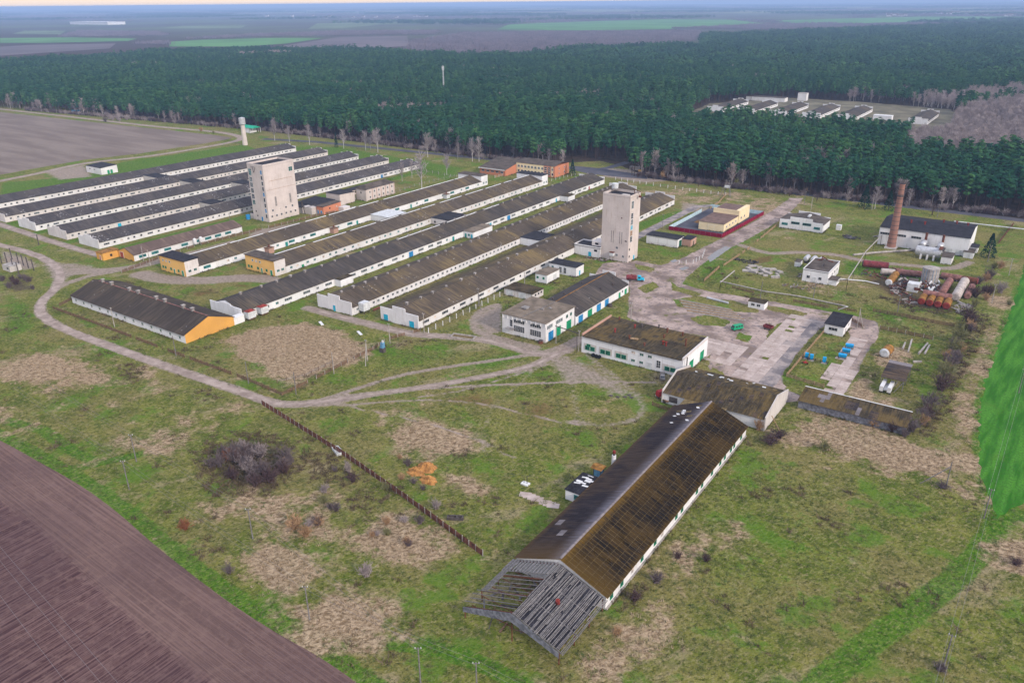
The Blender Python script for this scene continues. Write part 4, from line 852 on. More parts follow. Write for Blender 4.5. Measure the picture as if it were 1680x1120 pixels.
for i in range(4): m.tube((-154 - i * 1.2, 323.6, 30.9), (-154 - i * 1.2, 323.6, 31.9), .06, n=5)
m.build('railing_post', MAT['steel_dark'], t)
m = MB(); m.tube((-164.2, 321.6, 31.6), (-164.2, 321.6, 33.8), 1.5, n=12); m.build('roof_tank', MAT['pallid_grey'], t)
m = MB()
for a in range(4): m.tube((-164.2 + math.cos(a * 1.57 + .8), 321.6 + math.sin(a * 1.57 + .8), 29.9), (-164.2 + math.cos(a * 1.57 + .8), 321.6 + math.sin(a * 1.57 + .8), 31.6), .08, n=5)
m.build('tank_leg', MAT['steel_dark'], t)
m = MB(); m.beam((-154.2, 321.5, 30.0), (-154.2, 321.5, 32.4), .2); m.beam((-154.2, 321.5, 32.2), (-150.6, 320.3, 31.6), .22); m.beam((-154.0, 321.5, 30.6), (-150.9, 320.4, 31.4), .14); m.beam((-152.6, 320.9, 31.9), (-150.8, 320.3, 29.6), .12); m.box(-151.4, -150.3, 319.8, 320.9, 29.2, 29.9); m.build('hoist', MAT['rust'], t)
m = MB(); m.box(-158, -154.6, 316, 318, 29.94, 30.5); m.build('roof_hatch', MAT['pale_concrete'], t)
t = flat_block('tower_lobby', 'low white lobby with teal door joining tower and long house', 'outbuilding', -180.0, -166.2, 313.2, 322, 4.4, 'whitewash', 'tar_roof', over=.1, par=.5)
door(t, '-y', -171.6, 313.2, .02, 1.6, 2.3, 'cyan_paint'); window(t, '-y', -168.6, 313.2, 3.3, 1.6, 1.0, 1, 1, 'void', None)
m = MB(); m.box(-171.4, -166.25, 314.5, 321, 5.2, 7.2); m.build('upper_room', MAT['whitewash_worn'], t); window(t, '-y', -168.8, 314.5, 6.3, 1.7, .9, 1, 1, 'void', None)
t = thing('debris_pile', 'dark junk heap at the foot of the lone tower', 'debris', (-166, 310, 0)); m = MB()
for i in range(34):
    x, y, a = -167.5 + rng.uniform(-5, 6), 311 + rng.uniform(-1.5, 1.2), rng.uniform(0, 3.1); l = rng.uniform(.5, 1.6); z = rng.uniform(.1, .7); m.beam((x - math.cos(a) * l, y - math.sin(a) * l * .5, z * .4), (x + math.cos(a) * l, y + math.sin(a) * l * .5, z), rng.uniform(.15, .5), rng.uniform(.1, .3), rng.randrange(3))
m.build('scrap', [MAT['steel_dark'], MAT['rust'], MAT['concrete']], t)

T1 = tower('stained pinkish concrete tower among the ruined houses', -362.9, -350.0, 273.0, 294.2, 30.2, 10, 2, 3)
for i, (z, p) in enumerate(((26.6, 'glass_teal'), (22.6, 'glass_grey'), (19.6, 'glass_grey'), (16.4, 'glass_dark'), (13.2, 'glass_dark'), (10.0, 'glass_green'))): window(T1, '-y', -360.9, 272.97, z, 2.2, 3.6 if i == 0 else 2.5, 2, 3, p, 'pallid_grey')
for i in range(9): window(T1, '-y', -351.7, 272.97, 27.2 - i * 3.0, 1.25, 2.1, 1, 2, ('blue_paint', 'void', 'glass_dark', 'void', 'blue_paint', 'void', 'void', 'blue_paint', 'void')[i], 'pallid_grey')
window(T1, '+x', -349.97, 291.6, 26.4, 2.6, 2.4, 2, 2, 'glass_green', 'white_paint')
for y in (279.0, 289.2): window(T1, '+x', -349.97, y, 10.6, 1.2, 5.2, 1, 8, 'concrete_dark', 'pale_concrete', name='louvre')
for i in range(6): window(T1, '+x', -349.97, 275.2 + i * 3.3, 2.9, 1.1, 1.2, 2, 1, 'void', 'white_paint')
for i in range(4): window(T1, '+x', -349.97, 276.2 + i * 4.6, 6.1, 1.1, 1.2, 2, 1, 'void' if i != 1 else 'board', 'white_paint')
for x, z in ((-360.2, 5.0), (-359.3, 2.6)): window(T1, '-y', x, 272.97, z, .8, .9, 1, 1, 'void', None)
door(T1, '-y', -355.6, 272.97, .05, 1.4, 2.4, 'blue_paint')
m = MB(); m.box(-349.98, -349.93, 276, 292, 22.0, 22.12); m.box(-349.98, -349.93, 274, 294, 17.3, 17.4); m.build('drip_ledge', MAT['tank_ochre'], T1)
m = MB(); m.beam((-358.5, 272.9, 29.6), (-357.2, 272.5, 26.6), .14); m.beam((-357.2, 272.5, 26.6), (-356.0, 272.9, 29.4), .14); m.beam((-359.5, 272.6, 29.8), (-356.0, 272.6, 29.6), .16); m.build('hoist_bracket', MAT['steel_dark'], T1)
m = MB(); m.box(-366.4, -363.0, 273.5, 281, 0, 3.2); m.build('annex', MAT['tower_concrete'], T1); m = MB(); m.box(-366.6, -362.95, 273.3, 281.2, 3.204, 3.4); m.build('annex_roof', MAT['tar_roof'], T1)
t = thing('water_barrel', 'blue barrel tank at the foot of the stained tower', 'barrel', (-366, 271, 0)); m = MB(); m.tube((-366, 271.4, 0), (-366, 271.4, 2.5), 1.15, n=12); m.tube((-366, 271.4, 2.5), (-366, 271.4, 2.7), 1.15, .5, n=12); m.build('drum', MAT['blue_paint'], t)
# outbuildings behind the stained tower
t = flat_block('mill_building', 'low grey mill ruin behind the stained tower', 'outbuilding', -362, -350.2, 296.5, 312, 3.4, 'pale_concrete', 'tar_roof', over=.3)
for i in range(3): window(t, '+x', -350.2, 299 + i * 4.5, 1.8, 1.2, 1.2, 1, 1, 'void', None)
m = MB(); m.box(-350.1, -343, 297.5, 301.5, 0, 4.0, 0); m.box(-350.1, -345, 302, 306, 0, 3.0, 0); m.build('lean_to', [MAT['pale_concrete']], t)
m = MB(); m.hexa([(-362, 303, 3.7), (-345, 303, 3.7), (-345, 318, 4.4), (-362, 318, 4.4), (-362, 303, 3.9), (-345, 303, 3.9), (-345, 318, 4.6), (-362, 318, 4.6)]); m.build('lean_to_roof', MAT['tar_roof'], t)
m = MB()
for a, b in (((-349.4, 296.2, 0), (-349.4, 296.2, 7.5)), ((-347.2, 296.2, 0), (-349.2, 296.2, 7.2)), ((-348.4, 299, 0), (-349.2, 296.4, 6)), ((-346.5, 297.0, 3.9), (-344, 302, 5.2))): m.beam(a, b, .25)
m.build('conveyor', MAT['steel_dark'], t)
t = flat_block('brick_hut', 'small bright orange brick hut with blue doors', 'hut', -342.2, -336.8, 300.6, 314.2, 4.6, 'orange_brick', 'felt_brown', over=.35, slope=.5)
for x in (-341.2, -338.6): door(t, '-y', x, 300.6, .02, 1.2, 2.3, 'blue_paint')
window(t, '+x', -336.8, 305.5, 3.0, 1.0, .8, 1, 1, 'void', None); window(t, '+x', -336.8, 311, 3.0, 1.0, .8, 1, 1, 'board', None)
m = MB(); m.box(-336.75, -332.5, 312.0, 317, 0, 2.6); m.build('lean_to', MAT['whitewash_worn'], t)
t = thing('debris_pile', 'pale rubble heap beside the orange brick hut', 'debris', (-333, 318, 0)); m = MB()
for i in range(26):
    x, y, a = -332 + rng.uniform(-3, 4), 320 + rng.uniform(-5, 5), rng.uniform(0, 3.1); l = rng.uniform(.6, 2.2); m.beam((x - math.cos(a) * l, y - math.sin(a) * l, rng.uniform(0, .3)), (x + math.cos(a) * l, y + math.sin(a) * l, rng.uniform(.2, .8)), rng.uniform(.3, 1.2), rng.uniform(.05, .15), rng.randrange(2))
m.build('broken_sheet', [MAT['pallid_grey'], MAT['concrete']], t)
t = flat_block('mill_hall', 'pinkish concrete hall with sloping black roof by orange hut', 'outbuilding', -357, -345.5, 322, 334, 6.6, 'tower_concrete', 'tar_roof', over=.3, slope=-.6)
m = MB(); m.box(-354.5, -349, 334.2, 352, 3.2, 6.0); m.build('covered_bridge', MAT['tower_concrete'], t); m = MB(); m.box(-354.9, -348.6, 334.3, 352, 6.004, 6.25); m.build('bridge_roof', MAT['tar_roof'], t)
for i in range(6): window(t, '+x', -349, 336 + i * 2.6, 4.8, 1.3, 1.3, 2, 1, 'void', 'pale_concrete')
m = MB()
for y in (338, 345, 350): m.box(-354, -353.6, y, y + .4, 0, 3.2); m.box(-349.8, -349.4, y, y + .4, 0, 3.2)
m.build('bridge_pillar', MAT['pale_concrete'], t)
t = thing('storehouse', 'two storey pale storehouse with grey hipped roof', 'storehouse', (-340.4, 338.5, 0))
m = MB(); m.box(-352, -340.4, 352.5, 353, 0, .1); x0, x1, y0, y1 = -348.6, -340.3, 338.6, 364
m = MB(); m.box(x0, x1, y0, y1, 0, 6.9); m.build('wall', MAT['tower_concrete'], t)
m = MB(); cx = (x0 + x1) / 2; e = .5; r0, r1 = y0 + 4, y1 - 4
A = [(x0 - e, y0 - e, 6.9), (x1 + e, y0 - e, 6.9), (x1 + e, y1 + e, 6.9), (x0 - e, y1 + e, 6.9)]; R0, R1 = (cx, r0, 9.4), (cx, r1, 9.4)
m.poly([A[0], A[1], R0]); m.poly([A[1], A[2], R1, R0]); m.poly([A[2], A[3], R1]); m.poly([A[3], A[0], R0, R1]); m.poly(A[::-1]); m.build('roof', MAT['felt_brown'], t)
for z in (1.9, 5.0):
    for i in range(6): window(t, '+x', x1, y0 + 3.4 + i * 3.9, z, 1.0, 1.3, 1, 2, 'void' if i % 2 else 'glass_dark', 'white_paint')
m = MB()
for i in range(6): m.box(x1 + .004, x1 + .14, y0 + 5.2 + i * 3.9, y0 + 5.5 + i * 3.9, 0, 6.7)
m.build('pilaster', MAT['pink_brick'], t); window(t, '-y', cx, y0, 4.8, .8, 1.2, 1, 1, 'void', None)

# ---------------------------------------------------------------- yard buildings
t = flat_block('outbuilding', 'small flat roofed white hut with green windows, beside black-roofed one', 'outbuilding', -173.4, -167.7, 269, 279.3, 3.7, 'whitewash_clean', 'felt_tan', over=.2)
for x in (-172.3, -169.3): window(t, '-y', x, 269, 2.2, .9, .9, 1, 1, 'glass_green', 'green_paint')
door(t, '+x', -167.7, 275.5, .02, 2.4, 2.5, 'pallid_grey', 2); door(t, '+x', -167.7, 270.8, .02, 1.0, 2.1, 'whitewash')
t = flat_block('outbuilding', 'small white building with black roof and tall windows', 'outbuilding', -175.3, -161.7, 283.3, 290, 4.3, 'whitewash_clean', 'tar_roof', over=.3)
for x in (-169.6, -167.3): window(t, '-y', x, 283.3, 2.1, 1.3, 2.6, 2, 3, 'glass_dark', 'white_paint')
window(t, '-y', -173.6, 283.3, 2.8, 1.2, 1.0, 1, 1, 'glass_teal', 'white_paint'); door(t, '-y', -171.9, 283.3, .02, 1.2, 2.3, 'green_paint'); door(t, '+x', -161.7, 286.4, .02, 1.2, 2.3, 'cyan_paint')
t = flat_block('garage', 'low pinkish garage with two grey gates and dark roof', 'garage', -175.3, -161.5, 248.4, 256.5, 2.8, 'whitewash_worn', 'felt_mossy', over=.3)
for x in (-172.6, -166.4): door(t, '-y', x, 248.4, .02, 3.2, 2.3, 'pallid_grey', 2)
for y in (250.6, 252.8, 254.9): window(t, '+x', -161.5, y, 1.8, 1.1, .8, 1, 1, 'void', None)
# two-storey office and the workshop behind
t = flat_block('office', 'two storey white office with large dark windows', 'office', -153, -134.4, 215.2, 234.9, 7.3, 'whitewash', 'felt_tan', over=.35, slope=.1)
for x in (-147.0, -140.0):
    window(t, '-y', x + 1.4, 215.2, 5.6, 4.6, 1.4, 5, 1, 'glass_dark', 'white_paint'); window(t, '-y', x + 1.4, 215.2, 2.8, 4.6, 2.3, 5, 3, 'glass_dark', 'white_paint')
window(t, '-y', -149.0, 215.2, 4.4, 1.2, 2.6, 1, 3, 'glass_dark', 'white_paint'); door(t, '-y', -149.0, 215.2, .05, 1.3, 2.2, 'whitewash')
m = MB(); m.box(-150.6, -147.4, 213.6, 215.15, 2.5, 2.65); m.build('door_canopy', MAT['concrete_dark'], t)
m = MB()
for i in range(10): m.box(-152.6 + i * 2.0, -152.4 + i * 2.0, 214.9, 215.19, 5.9, 7.25)
m.build('cornice_bracket', MAT['whitewash_clean'], t)
for y, mt in ((218.6, 'blue_paint'), (223.6, 'green_paint'), (231.0, 'green_paint')): door(t, '+x', -134.4, y, .03, 3.4, 3.4, mt, 2)
for y in (217.8, 224.2): window(t, '+x', -134.4, y, 5.4, 3.6 if y < 220 else 4.6, 1.4, 3, 2, 'glass_grey', 'white_paint')
for y in (229.6, 232.4): window(t, '+x', -134.4, y, 5.4, 1.4, 1.4, 1, 1, 'glass_green', 'white_paint')
m = MB(); m.box(-149, -147, 222, 224, 7.62, 8.2); m.box(-149.3, -146.7, 221.7, 224.3, 8.204, 8.3); m.box(-143, -141.8, 225, 226, 7.62, 8.1); m.box(-141, -140, 227.6, 228.4, 7.62, 8.0); m.build('roof_vent', MAT['concrete_dark'], t)
m = MB(); m.beam((-144.5, 215.4, 7.66), (-142.5, 234.6, 7.72), .25, .1); m.build('roof_pipe', MAT['wood_grey'], t)
t = thing('workshop', 'long workshop with blue and green gates and brown roof', 'workshop', (-134, 235, 0)); x0, x1, y0, y1 = -152, -134, 235.3, 277.8
m = MB(); gable_walls(m, x0, x1, y0, y1, 3.7, 7.2); m.build('wall', MAT['whitewash_clean'], t); gable_roof(x0, x1, y0, y1, 3.7, 7.2, end=.05).build('roof', MAT['slate_workshop'], t)
for y, w, mt in ((239.0, 3.4, 'blue_paint'), (246.0, 3.4, 'green_paint'), (253.0, 3.4, 'blue_paint'), (259.5, 3.2, 'blue_paint'), (270.4, 1.6, 'green_paint'), (275.8, 2.0, 'green_paint')): door(t, '+x', x1, y, .03, w, 2.9 if w > 2 else 2.3, mt, 2 if w > 2 else 1)
window(t, '+x', x1, 273.0, 2.0, .9, 1.2, 1, 1, 'glass_dark', 'white_paint')
m = MB(); m.box(-143.15, -142.85, 235.4, 277.7, 7.36, 7.5); m.build('ridge_cap', MAT['tank_ochre'], t)
m = MB()
for x, y in ((-147.5, 241), (-146, 247), (-138, 262), (-137, 270), (-146.6, 262), (-139.5, 275)): z = 7.2 - abs(x + 143) * .389; m.tube((x, y, z), (x, y, z + 1.0), .3, n=8)
m.build('roof_vent', MAT['steel_dark'], t)
parapet(t, x0, x1, 277.9, 5.0, 7.6, '+y')
# repair shed with flat mossy roof
t = thing('repair_shed', 'white repair shed with flat mossy roof and green gates', 'repair shed', (-83.6, 215.6, 0)); x0, x1, y0, y1, h = -120.2, -83.5, 215.6, 236.3, 5.9
m = MB(); m.box(x0, x1, y0, y1, 0, h); m.build('wall', MAT['whitewash_clean'], t)
m = MB(); m.box(x0 + .42, x1 - .42, y0 - .45, y1 + .3, h + .004, h + .3); m.build('roof', MAT['felt_mossy'], t)
# roofing sheets laid over it
shm = None
for i in range(18):
    for j in range(9):
        m = MB(); a = x0 + .55 + i * (x1 - x0 - 1.1) / 18; b = a + (x1 - x0 - 1.1) / 18 - .05; c_ = y0 - .4 + j * 2.34; m.box(a, b, c_, c_ + 2.28, h + .304, h + .32 + rng.uniform(0, .04))
        if rng.random() < .9: m.build('roof_sheet', MAT['sheet_olive'], t)
m = MB(); m.box(x0, x0 + .4, y0, y1, h + .004, h + 1.0); m.build('parapet', MAT['pink_brick'], t); m = MB(); m.box(x1 - .4, x1, y0, y1, h + .004, h + .9); m.build('parapet', MAT['whitewash_worn'], t)
gx = lambda f: x0 + (x1 - x0) * f
for f, n in ((.09, 2), (.25, 2), (.41, 2)):
    m = MB(); m.box(gx(f) - 2.4, gx(f) + 2.4, y0 - .06, y0 - .003, 1.2, 3.6); m.build('infill_panel', MAT['pale_concrete'], t)
    for s in (-1, 1): window(t, '-y', gx(f) + s * 1.0, y0 - .06, 2.1, 1.6, 1.4, 2, 1, 'glass_green', 'green_paint')
window(t, '-y', gx(.075), y0 - .06, 3.1, 1.4, .9, 2, 1, 'glass_green', 'green_paint')
m = MB(); m.box(gx(.87) - 2.2, gx(.87) + 2.2, y0 - .06, y0 - .003, .9, 3.3); m.build('infill_panel', MAT['pale_concrete'], t)
for s in (-1, 1): window(t, '-y', gx(.885) + s * 1.0, y0 - .06, 1.9, 1.6, 1.3, 2, 1, 'glass_green', 'green_paint')
for f, z in ((.53, 4.5), (.61, 4.5), (.69, 4.5), (.53, 1.7), (.61, 1.7)): window(t, '-y', gx(f), y0, z, 1.4, 1.0, 2, 1, 'board' if f == .53 and z > 3 else 'glass_green', 'white_paint')
window(t, '-y', gx(.775), y0, 2.6, 1.4, 2.6, 2, 3, 'glass_dark', 'white_paint'); door(t, '-y', gx(.69), y0, .05, 1.7, 2.3, 'pallid_grey')
for y in (222.6, 231.6): door(t, '+x', x1, y, .05, 3.4, 3.4, 'green_paint', 2)
door(t, '+x', x1, 218.4, .05, 1.0, 2.2, 'green_paint')
for x, y, hh, mt in ((-112, 224, 1.3, 'oxide_red'), (-108, 231, 1.2, 'oxide_red'), (-105.3, 221.5, 1.2, 'rust'), (-106, 232.6, 1.3, 'steel_dark'), (-97, 233.4, 1.5, 'rust'), (-96, 228.6, 1.0, 'rust'), (-91.5, 233.6, 1.2, 'rust'), (-87.2, 226, 2.4, 'rust'), (-92.6, 222.6, 1.4, 'oxide_red'), (-94.0, 223.4, 1.1, 'oxide_red'), (-98.6, 219, .9, 'rust'), (-116, 235, 1.0, 'rust'), (-101, 235.4, 1.2, 'steel_dark')):
    m = MB(); m.tube((x, y, h + .3), (x, y, h + .3 + hh), .28, n=8); m.tube((x, y, h + .35 + hh), (x, y, h + .6 + hh), .5, .1, n=8); m.build('roof_vent', MAT[mt], t)
m = MB(); m.tube((-104.9, 221.6, h + .6), (-102.4, 222.2, h + .6), .35, n=8); m.build('roof_duct', MAT['wood_tan'], t)
m = MB(); m.tube((-121.5, 214.6, 0), (-121.5, 214.6, 7.2), .1, n=6); m.build('stove_pipe', MAT['steel_dark'], t)

# cross shed in front of it, roofed with single sheets
def sheet_slope(root, name, mat_of, o, du, dv, nu, nv, su, sv, gap=.05, th=.024, limit=None, skip=None):
    """lay nu x nv roof sheets from corner o along unit vectors du (ridge) and dv (down the slope); limit = how many become parts of their own (nearest the camera), the rest are joined"""
    du, dv = Vector(du), Vector(dv); nrm = dv.cross(du).normalized()
    if nrm.z < 0: nrm = -nrm
    cells = []
    for i in range(nu):
        for j in range(nv):
            if skip and skip(i, j): continue
            p = Vector(o) + du * (i * su) + dv * (j * sv); c = p + du * su / 2 + dv * sv / 2
            cells.append(((c - Vector((0, 0, CAM_H))).length, i, j, p))
    return cells, du, dv, nrm, su, sv, gap, th
def lay_sheets(root, sets, limit):
    allc = []
    for cells, du, dv, nrm, su, sv, gap, th, mat_of in sets:
        for d, i, j, p in cells: allc.append((d, i, j, p, du, dv, nrm, su, sv, gap, th, mat_of))
    allc.sort(key=lambda q: q[0]); rest = {}
    for n, (d, i, j, p, du, dv, nrm, su, sv, gap, th, mat_of) in enumerate(allc):
        lift = rng.uniform(0, .012) - .045; k1 = rng.uniform(-.012, .012)
        a = p + du * gap / 2 + nrm * (lift + .05); b = p + du * (su - gap / 2) + nrm * (lift + .05 + k1)
        c = b + dv * (sv - gap * .55) + nrm * .025; e = a + dv * (sv - gap * .55) + nrm * .025
        P = [a, b, c, e]
        if (b - a).cross(c - a).z < 0: P = [a, e, c, b]
        mt = mat_of(i, j); up = nrm * th
        tgt = MB() if n < limit else rest.setdefault(mt, MB())
        tgt.hexa(P + [q + up for q in P])
        if n < limit: tgt.build('roof_sheet', MAT[mt], root)
    for mt, m in rest.items(): tag(m.build('roof_sheets', MAT[mt], root), kind='stuff')
t = thing('cross_shed', 'low shed with mossy sheet roof joined to the long barn', 'shed', (-51.2, 196.8, 0)); x0, x1, y0, y1, ev, rd, ry = -81.6, -51.2, 196.8, 217.2, 3.5, 6.4, 206.4
m = MB(); gable_walls(m, x0, x1, y0, y1, ev, rd, 'x', ry); m.build('wall', MAT['whitewash'], t)
m = MB(); m.poly([(x1 + .03, y0 - .3, 0), (x1 + .03, y1 + .3, 0), (x1 + .03, y1 + .3, ev + .9), (x1 + .03, ry, rd + .75), (x1 + .03, y0 - .3, ev + .9)])
m = MB()
for xx in (x1 + .004, x0 - .304):
    for (ya, za), (yb, zb) in (((y0 - .3, ev + .7), (ry, rd + .6)), ((ry, rd + .6), (y1 + .3, ev + .7))): m.hexa([(xx, ya, 0), (xx + .3, ya, 0), (xx + .3, yb, 0), (xx, yb, 0), (xx, ya, za), (xx + .3, ya, za), (xx + .3, yb, zb), (xx, yb, zb)])
m.build('gable_wall', MAT['pale_concrete'], t)
gable_roof(x0, x1, y0, y1, ev, rd, 'x', over=.4, end=-.02, th=.06, sag=.0, rx=ry).build('roof', MAT['lichen_deck'], t)
ssl = math.hypot(ry - y0 + .4, (rd - ev) * (ry - y0 + .4) / (ry - y0)); sN = Vector((0, -(ry - y0), -(rd - ev))).normalized(); sF = Vector((0, (y1 - ry), -(rd - ev))).normalized(); ssf = math.hypot(y1 - ry + .4, (rd - ev) * (y1 - ry + .4) / (y1 - ry))
ol = lambda i, j: 'sheet_olive' if (i * 7 + j * 3) % 11 else 'sheet_lilac'
A1 = sheet_slope(t, '', ol, (x0 + .02, ry, rd + .08), (1, 0, 0), sN, 26, 6, (x1 - x0 - .04) / 26, ssl / 6); A2 = sheet_slope(t, '', ol, (x0 + .02, ry, rd + .08), (1, 0, 0), sF, 26, 6, (x1 - x0 - .04) / 26, ssf / 6, skip=lambda i, j: (i * 5 + j) % 29 == 3)
lay_sheets(t, [(*A1, ol), (*A2, lambda i, j: 'sheet_olive')], 300)
m = MB(); m.box(x0 + 2.0, x0 + 4.6, y0 - .05, y0 + .02, .8, 2.6); m.build('gate', MAT['steel_dark'], t)
m = MB(); m.tube((-82.6, 216.5, 0), (-82.6, 216.5, 7.0), .16, n=6); m.build('stove_pipe', MAT['steel_dark'], t)
m = MB(); m.hexa([(-74.6, 190.9, 3.1), (-62, 190.9, 3.4), (-62, 197, 3.55), (-74.6, 197, 3.3), (-74.6, 190.9, 3.2), (-62, 190.9, 3.5), (-62, 197, 3.65), (-74.6, 197, 3.4)]); m.build('lean_to_roof', MAT['lichen_deck'], t)
m = MB(); m.beam((-50.4, 200.2, 3.4), (-47.2, 198.6, 0), .18); m.build('prop_beam', MAT['wood_tan'], t)
m = MB()
for i in range(10):
    xx, yy = -75 + rng.uniform(-3, 20), 209.5 + rng.uniform(0, 6); zz = rd - (yy - ry) * (rd - ev) / (y1 - ry) + .3; a = rng.uniform(0, 3); m.beam((xx, yy, zz), (xx + math.cos(a) * 1.4, yy + .3, zz - .1), .7, .05)
m.build('broken_sheet', MAT['pallid_grey'], t)

# ---------------------------------------------------------------- the long barn in front with its bare canopy
t = thing('long_barn', 'long barn with mossy brown gable roof nearest the camera', 'barn', (-54.2, 110, 0)); x0, x1, y0, y1, ev, rd = -75.4, -54.3, 110.0, 191.0, 3.2, 7.6
cx = (x0 + x1) / 2
m = MB(); gable_walls(m, x0, x1, y0, y1, ev, rd); m.build('wall', MAT['whitewash'], t)
gable_roof(x0, x1, y0, y1, ev, rd, over=.5, end=.2, th=.06, sag=.0).build('roof', MAT['lichen_deck'], t)
hw = (x1 - x0) / 2; sl = math.hypot(hw + .5, (rd - ev) * (hw + .5) / hw); dR = Vector((hw, 0, -(rd - ev))).normalized(); dL = Vector((-hw, 0, -(rd - ev))).normalized()
nu, nv = 72, 7; su, sv = (y1 - y0 + .3) / nu, sl / nv
def right_mat(i, j): return 'sheet_moss'
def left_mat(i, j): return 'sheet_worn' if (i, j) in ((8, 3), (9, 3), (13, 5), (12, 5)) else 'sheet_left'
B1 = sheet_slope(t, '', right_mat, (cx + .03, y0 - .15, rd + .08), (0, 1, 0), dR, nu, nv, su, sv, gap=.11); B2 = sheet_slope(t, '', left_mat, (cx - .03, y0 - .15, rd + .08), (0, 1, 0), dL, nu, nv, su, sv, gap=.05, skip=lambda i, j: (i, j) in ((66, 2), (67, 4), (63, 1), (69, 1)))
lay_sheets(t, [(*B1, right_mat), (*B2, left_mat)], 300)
m = MB(); m.hexa([(cx - .35, y0, rd + .14), (cx + .35, y0, rd + .14), (cx + .35, y1, rd + .14), (cx - .35, y1, rd + .14), (cx - .06, y0, rd + .36), (cx + .06, y0, rd + .36), (cx + .06, y1, rd + .36), (cx - .06, y1, rd + .36)]); m.build('ridge_cap', MAT['sheet_worn'], t)
for i, f in enumerate((.03, .085, .145, .2, .28, .325, .42, .46, .57, .61, .69, .76, .8, .855, .885, .95)): window(t, '+x', x1, y0 + (y1 - y0) * f, 1.75, 1.25, 1.35, 2, 1, 'glass_green' if i not in (2, 5) else 'board', 'green_paint' if i not in (2, 5) else 'white_paint')
m = MB(); m.box(x1 + .004, x1 + .35, y0, y1, 0, .35); m.build('plinth', MAT['concrete'], t)
m = MB()
for i in range(9):
    xx, yy = -66 - rng.uniform(0, 6), 176 + rng.uniform(0, 13); zz = rd - abs(xx - cx) * (rd - ev) / hw + .3; a = rng.uniform(0, 3); m.beam((xx, yy, zz), (xx - .6, yy + math.sin(a) * 1.1, zz - .22), .8, .04)
m.build('broken_sheet', MAT['white_paint'], t)
flat_block('', '', '', -80.2, -75.45, 138.0, 146.5, 2.7, 'whitewash_clean', 'tar_roof', over=.2, parent=t, slope=.0)
window(t, '-y', -77.2, 138, 1.5, 1.2, 1.2, 2, 1, 'glass_teal', 'teal_paint')
m = MB()
for i in range(12): xx, yy, a = -79.4 + rng.uniform(0, 3.6), 141 + rng.uniform(0, 5), rng.uniform(-.4, .5); m.beam((xx - .8, yy, 2.98), (xx + .8, yy + a, 3.06), rng.uniform(.2, .8), .04)
m.build('loose_board', MAT['white_paint'], t)
t2 = thing('booth', 'small pale blue booth with ochre roof beside long barn', 'booth', (-78.4, 151, 0)); m = MB(); m.box(-79.3, -77.5, 150.4, 152.2, .3, 2.5); m.build('wall', MAT['bus_blue'], t2)
m = MB()
for sx in (-79.35, -77.45):
    for sy in (150.35, 152.25): m.box(sx - .06, sx + .06, sy - .06, sy + .06, 0, 2.6)
m.build('post', MAT['steel_dark'], t2); m = MB(); m.hexa([(-79.9, 149.7, 2.6), (-76.9, 149.7, 2.6), (-76.9, 152.8, 2.6), (-79.9, 152.8, 2.6), (-79.9, 149.7, 2.75), (-76.9, 149.7, 2.75), (-76.9, 151.2, 3.2), (-79.9, 151.2, 3.2)]); m.build('roof', MAT['tank_ochre'], t2)
t2 = thing('stove_chimney', 'white brick chimney with rusty red cap beside the long barn', 'chimney', (-76.9, 156.5, 0)); m = MB(); m.tube((-76.9, 156.5, 0), (-76.9, 156.5, 3.9), .62, .55, n=12); m.build('shaft', MAT['whitewash'], t2); m = MB(); m.tube((-76.9, 156.5, 3.9), (-76.9, 156.5, 4.5), .32, n=10); m.build('flue', MAT['steel_dark'], t2); m = MB(); m.tube((-76.9, 156.5, 4.5), (-76.9, 156.5, 5.2), .4, .36, n=10); m.build('cap', MAT['oxide_red'], t2)
# canopy
t = thing('canopy', 'bare grey timber canopy frame at the end of the barn', 'canopy', (-65, 92.8, 0)); ya, yb = 92.6, 109.75; xa, xb = -76.1, -54.4; ce, cr = 3.0, 6.9
def cz(x): return cr - abs(x - cx) * (cr - ce) / hw
for y in (92.9, 98.4, 104.0, 109.3):
    for x in (-75.9, cx, -54.6):
        m = MB(); m.beam((x, y, 0), (x, y, cz(x) - .25), .17); m.build('post', MAT['rust'], t)
for y in (93.0, 98.4, 104.0, 109.4):
    for s in (-1, 1):
        m = MB(); m.beam((cx, y, cr - .2), (cx + s * (hw + .2), y, cz(cx + s * (hw + .2)) - .2), .12, .24); m.build('rafter', MAT['rust' if s < 0 else 'wood_grey'], t)
nb = 44
for i in range(nb):                                  # battens parallel to the ridge on the right slope
    x = cx + .25 + (hw + .3) * i / (nb - 1); m = MB(); j = rng.uniform(-.05, .05); ys, ye = (ya + rng.uniform(-.1, .3), yb + rng.uniform(-.4, .1))
    if rng.random() < .2: ys += rng.uniform(2, 9)
    if rng.random() < .08: continue
    y = ys
    while y < ye - 1:
        y2 = min(ye, y + rng.uniform(4, 9)); m = MB(); d = rng.uniform(-.07, .07); m.beam((x + d, y, cz(x) + .03 + rng.uniform(-.03, .05)), (x + d + rng.uniform(-.08, .08), y2 - .03, cz(x) + .03 + rng.uniform(-.05, .04)), rng.uniform(.11, .19), .07); m.build('batten', MAT['wood_grey' if rng.random() < .75 else 'concrete_dark'], t); y = y2 + (rng.uniform(.3, 1.5) if rng.random() < .25 else 0)
m = MB(); lo = .05
m.hexa([(cx + .2, 93.2, cz(cx) - .2), (-54.8, 93.2, cz(-54.8) - .18), (-54.8, yb, cz(-54.8) - .18), (cx + .2, yb, cz(cx) - .2), (cx + .2, 93.2, cz(cx) - .15), (-54.8, 93.2, cz(-54.8) - .13), (-54.8, yb, cz(-54.8) - .13), (cx + .2, yb, cz(cx) - .15)]); m.build('old_felt', MAT['tar_roof'], t)
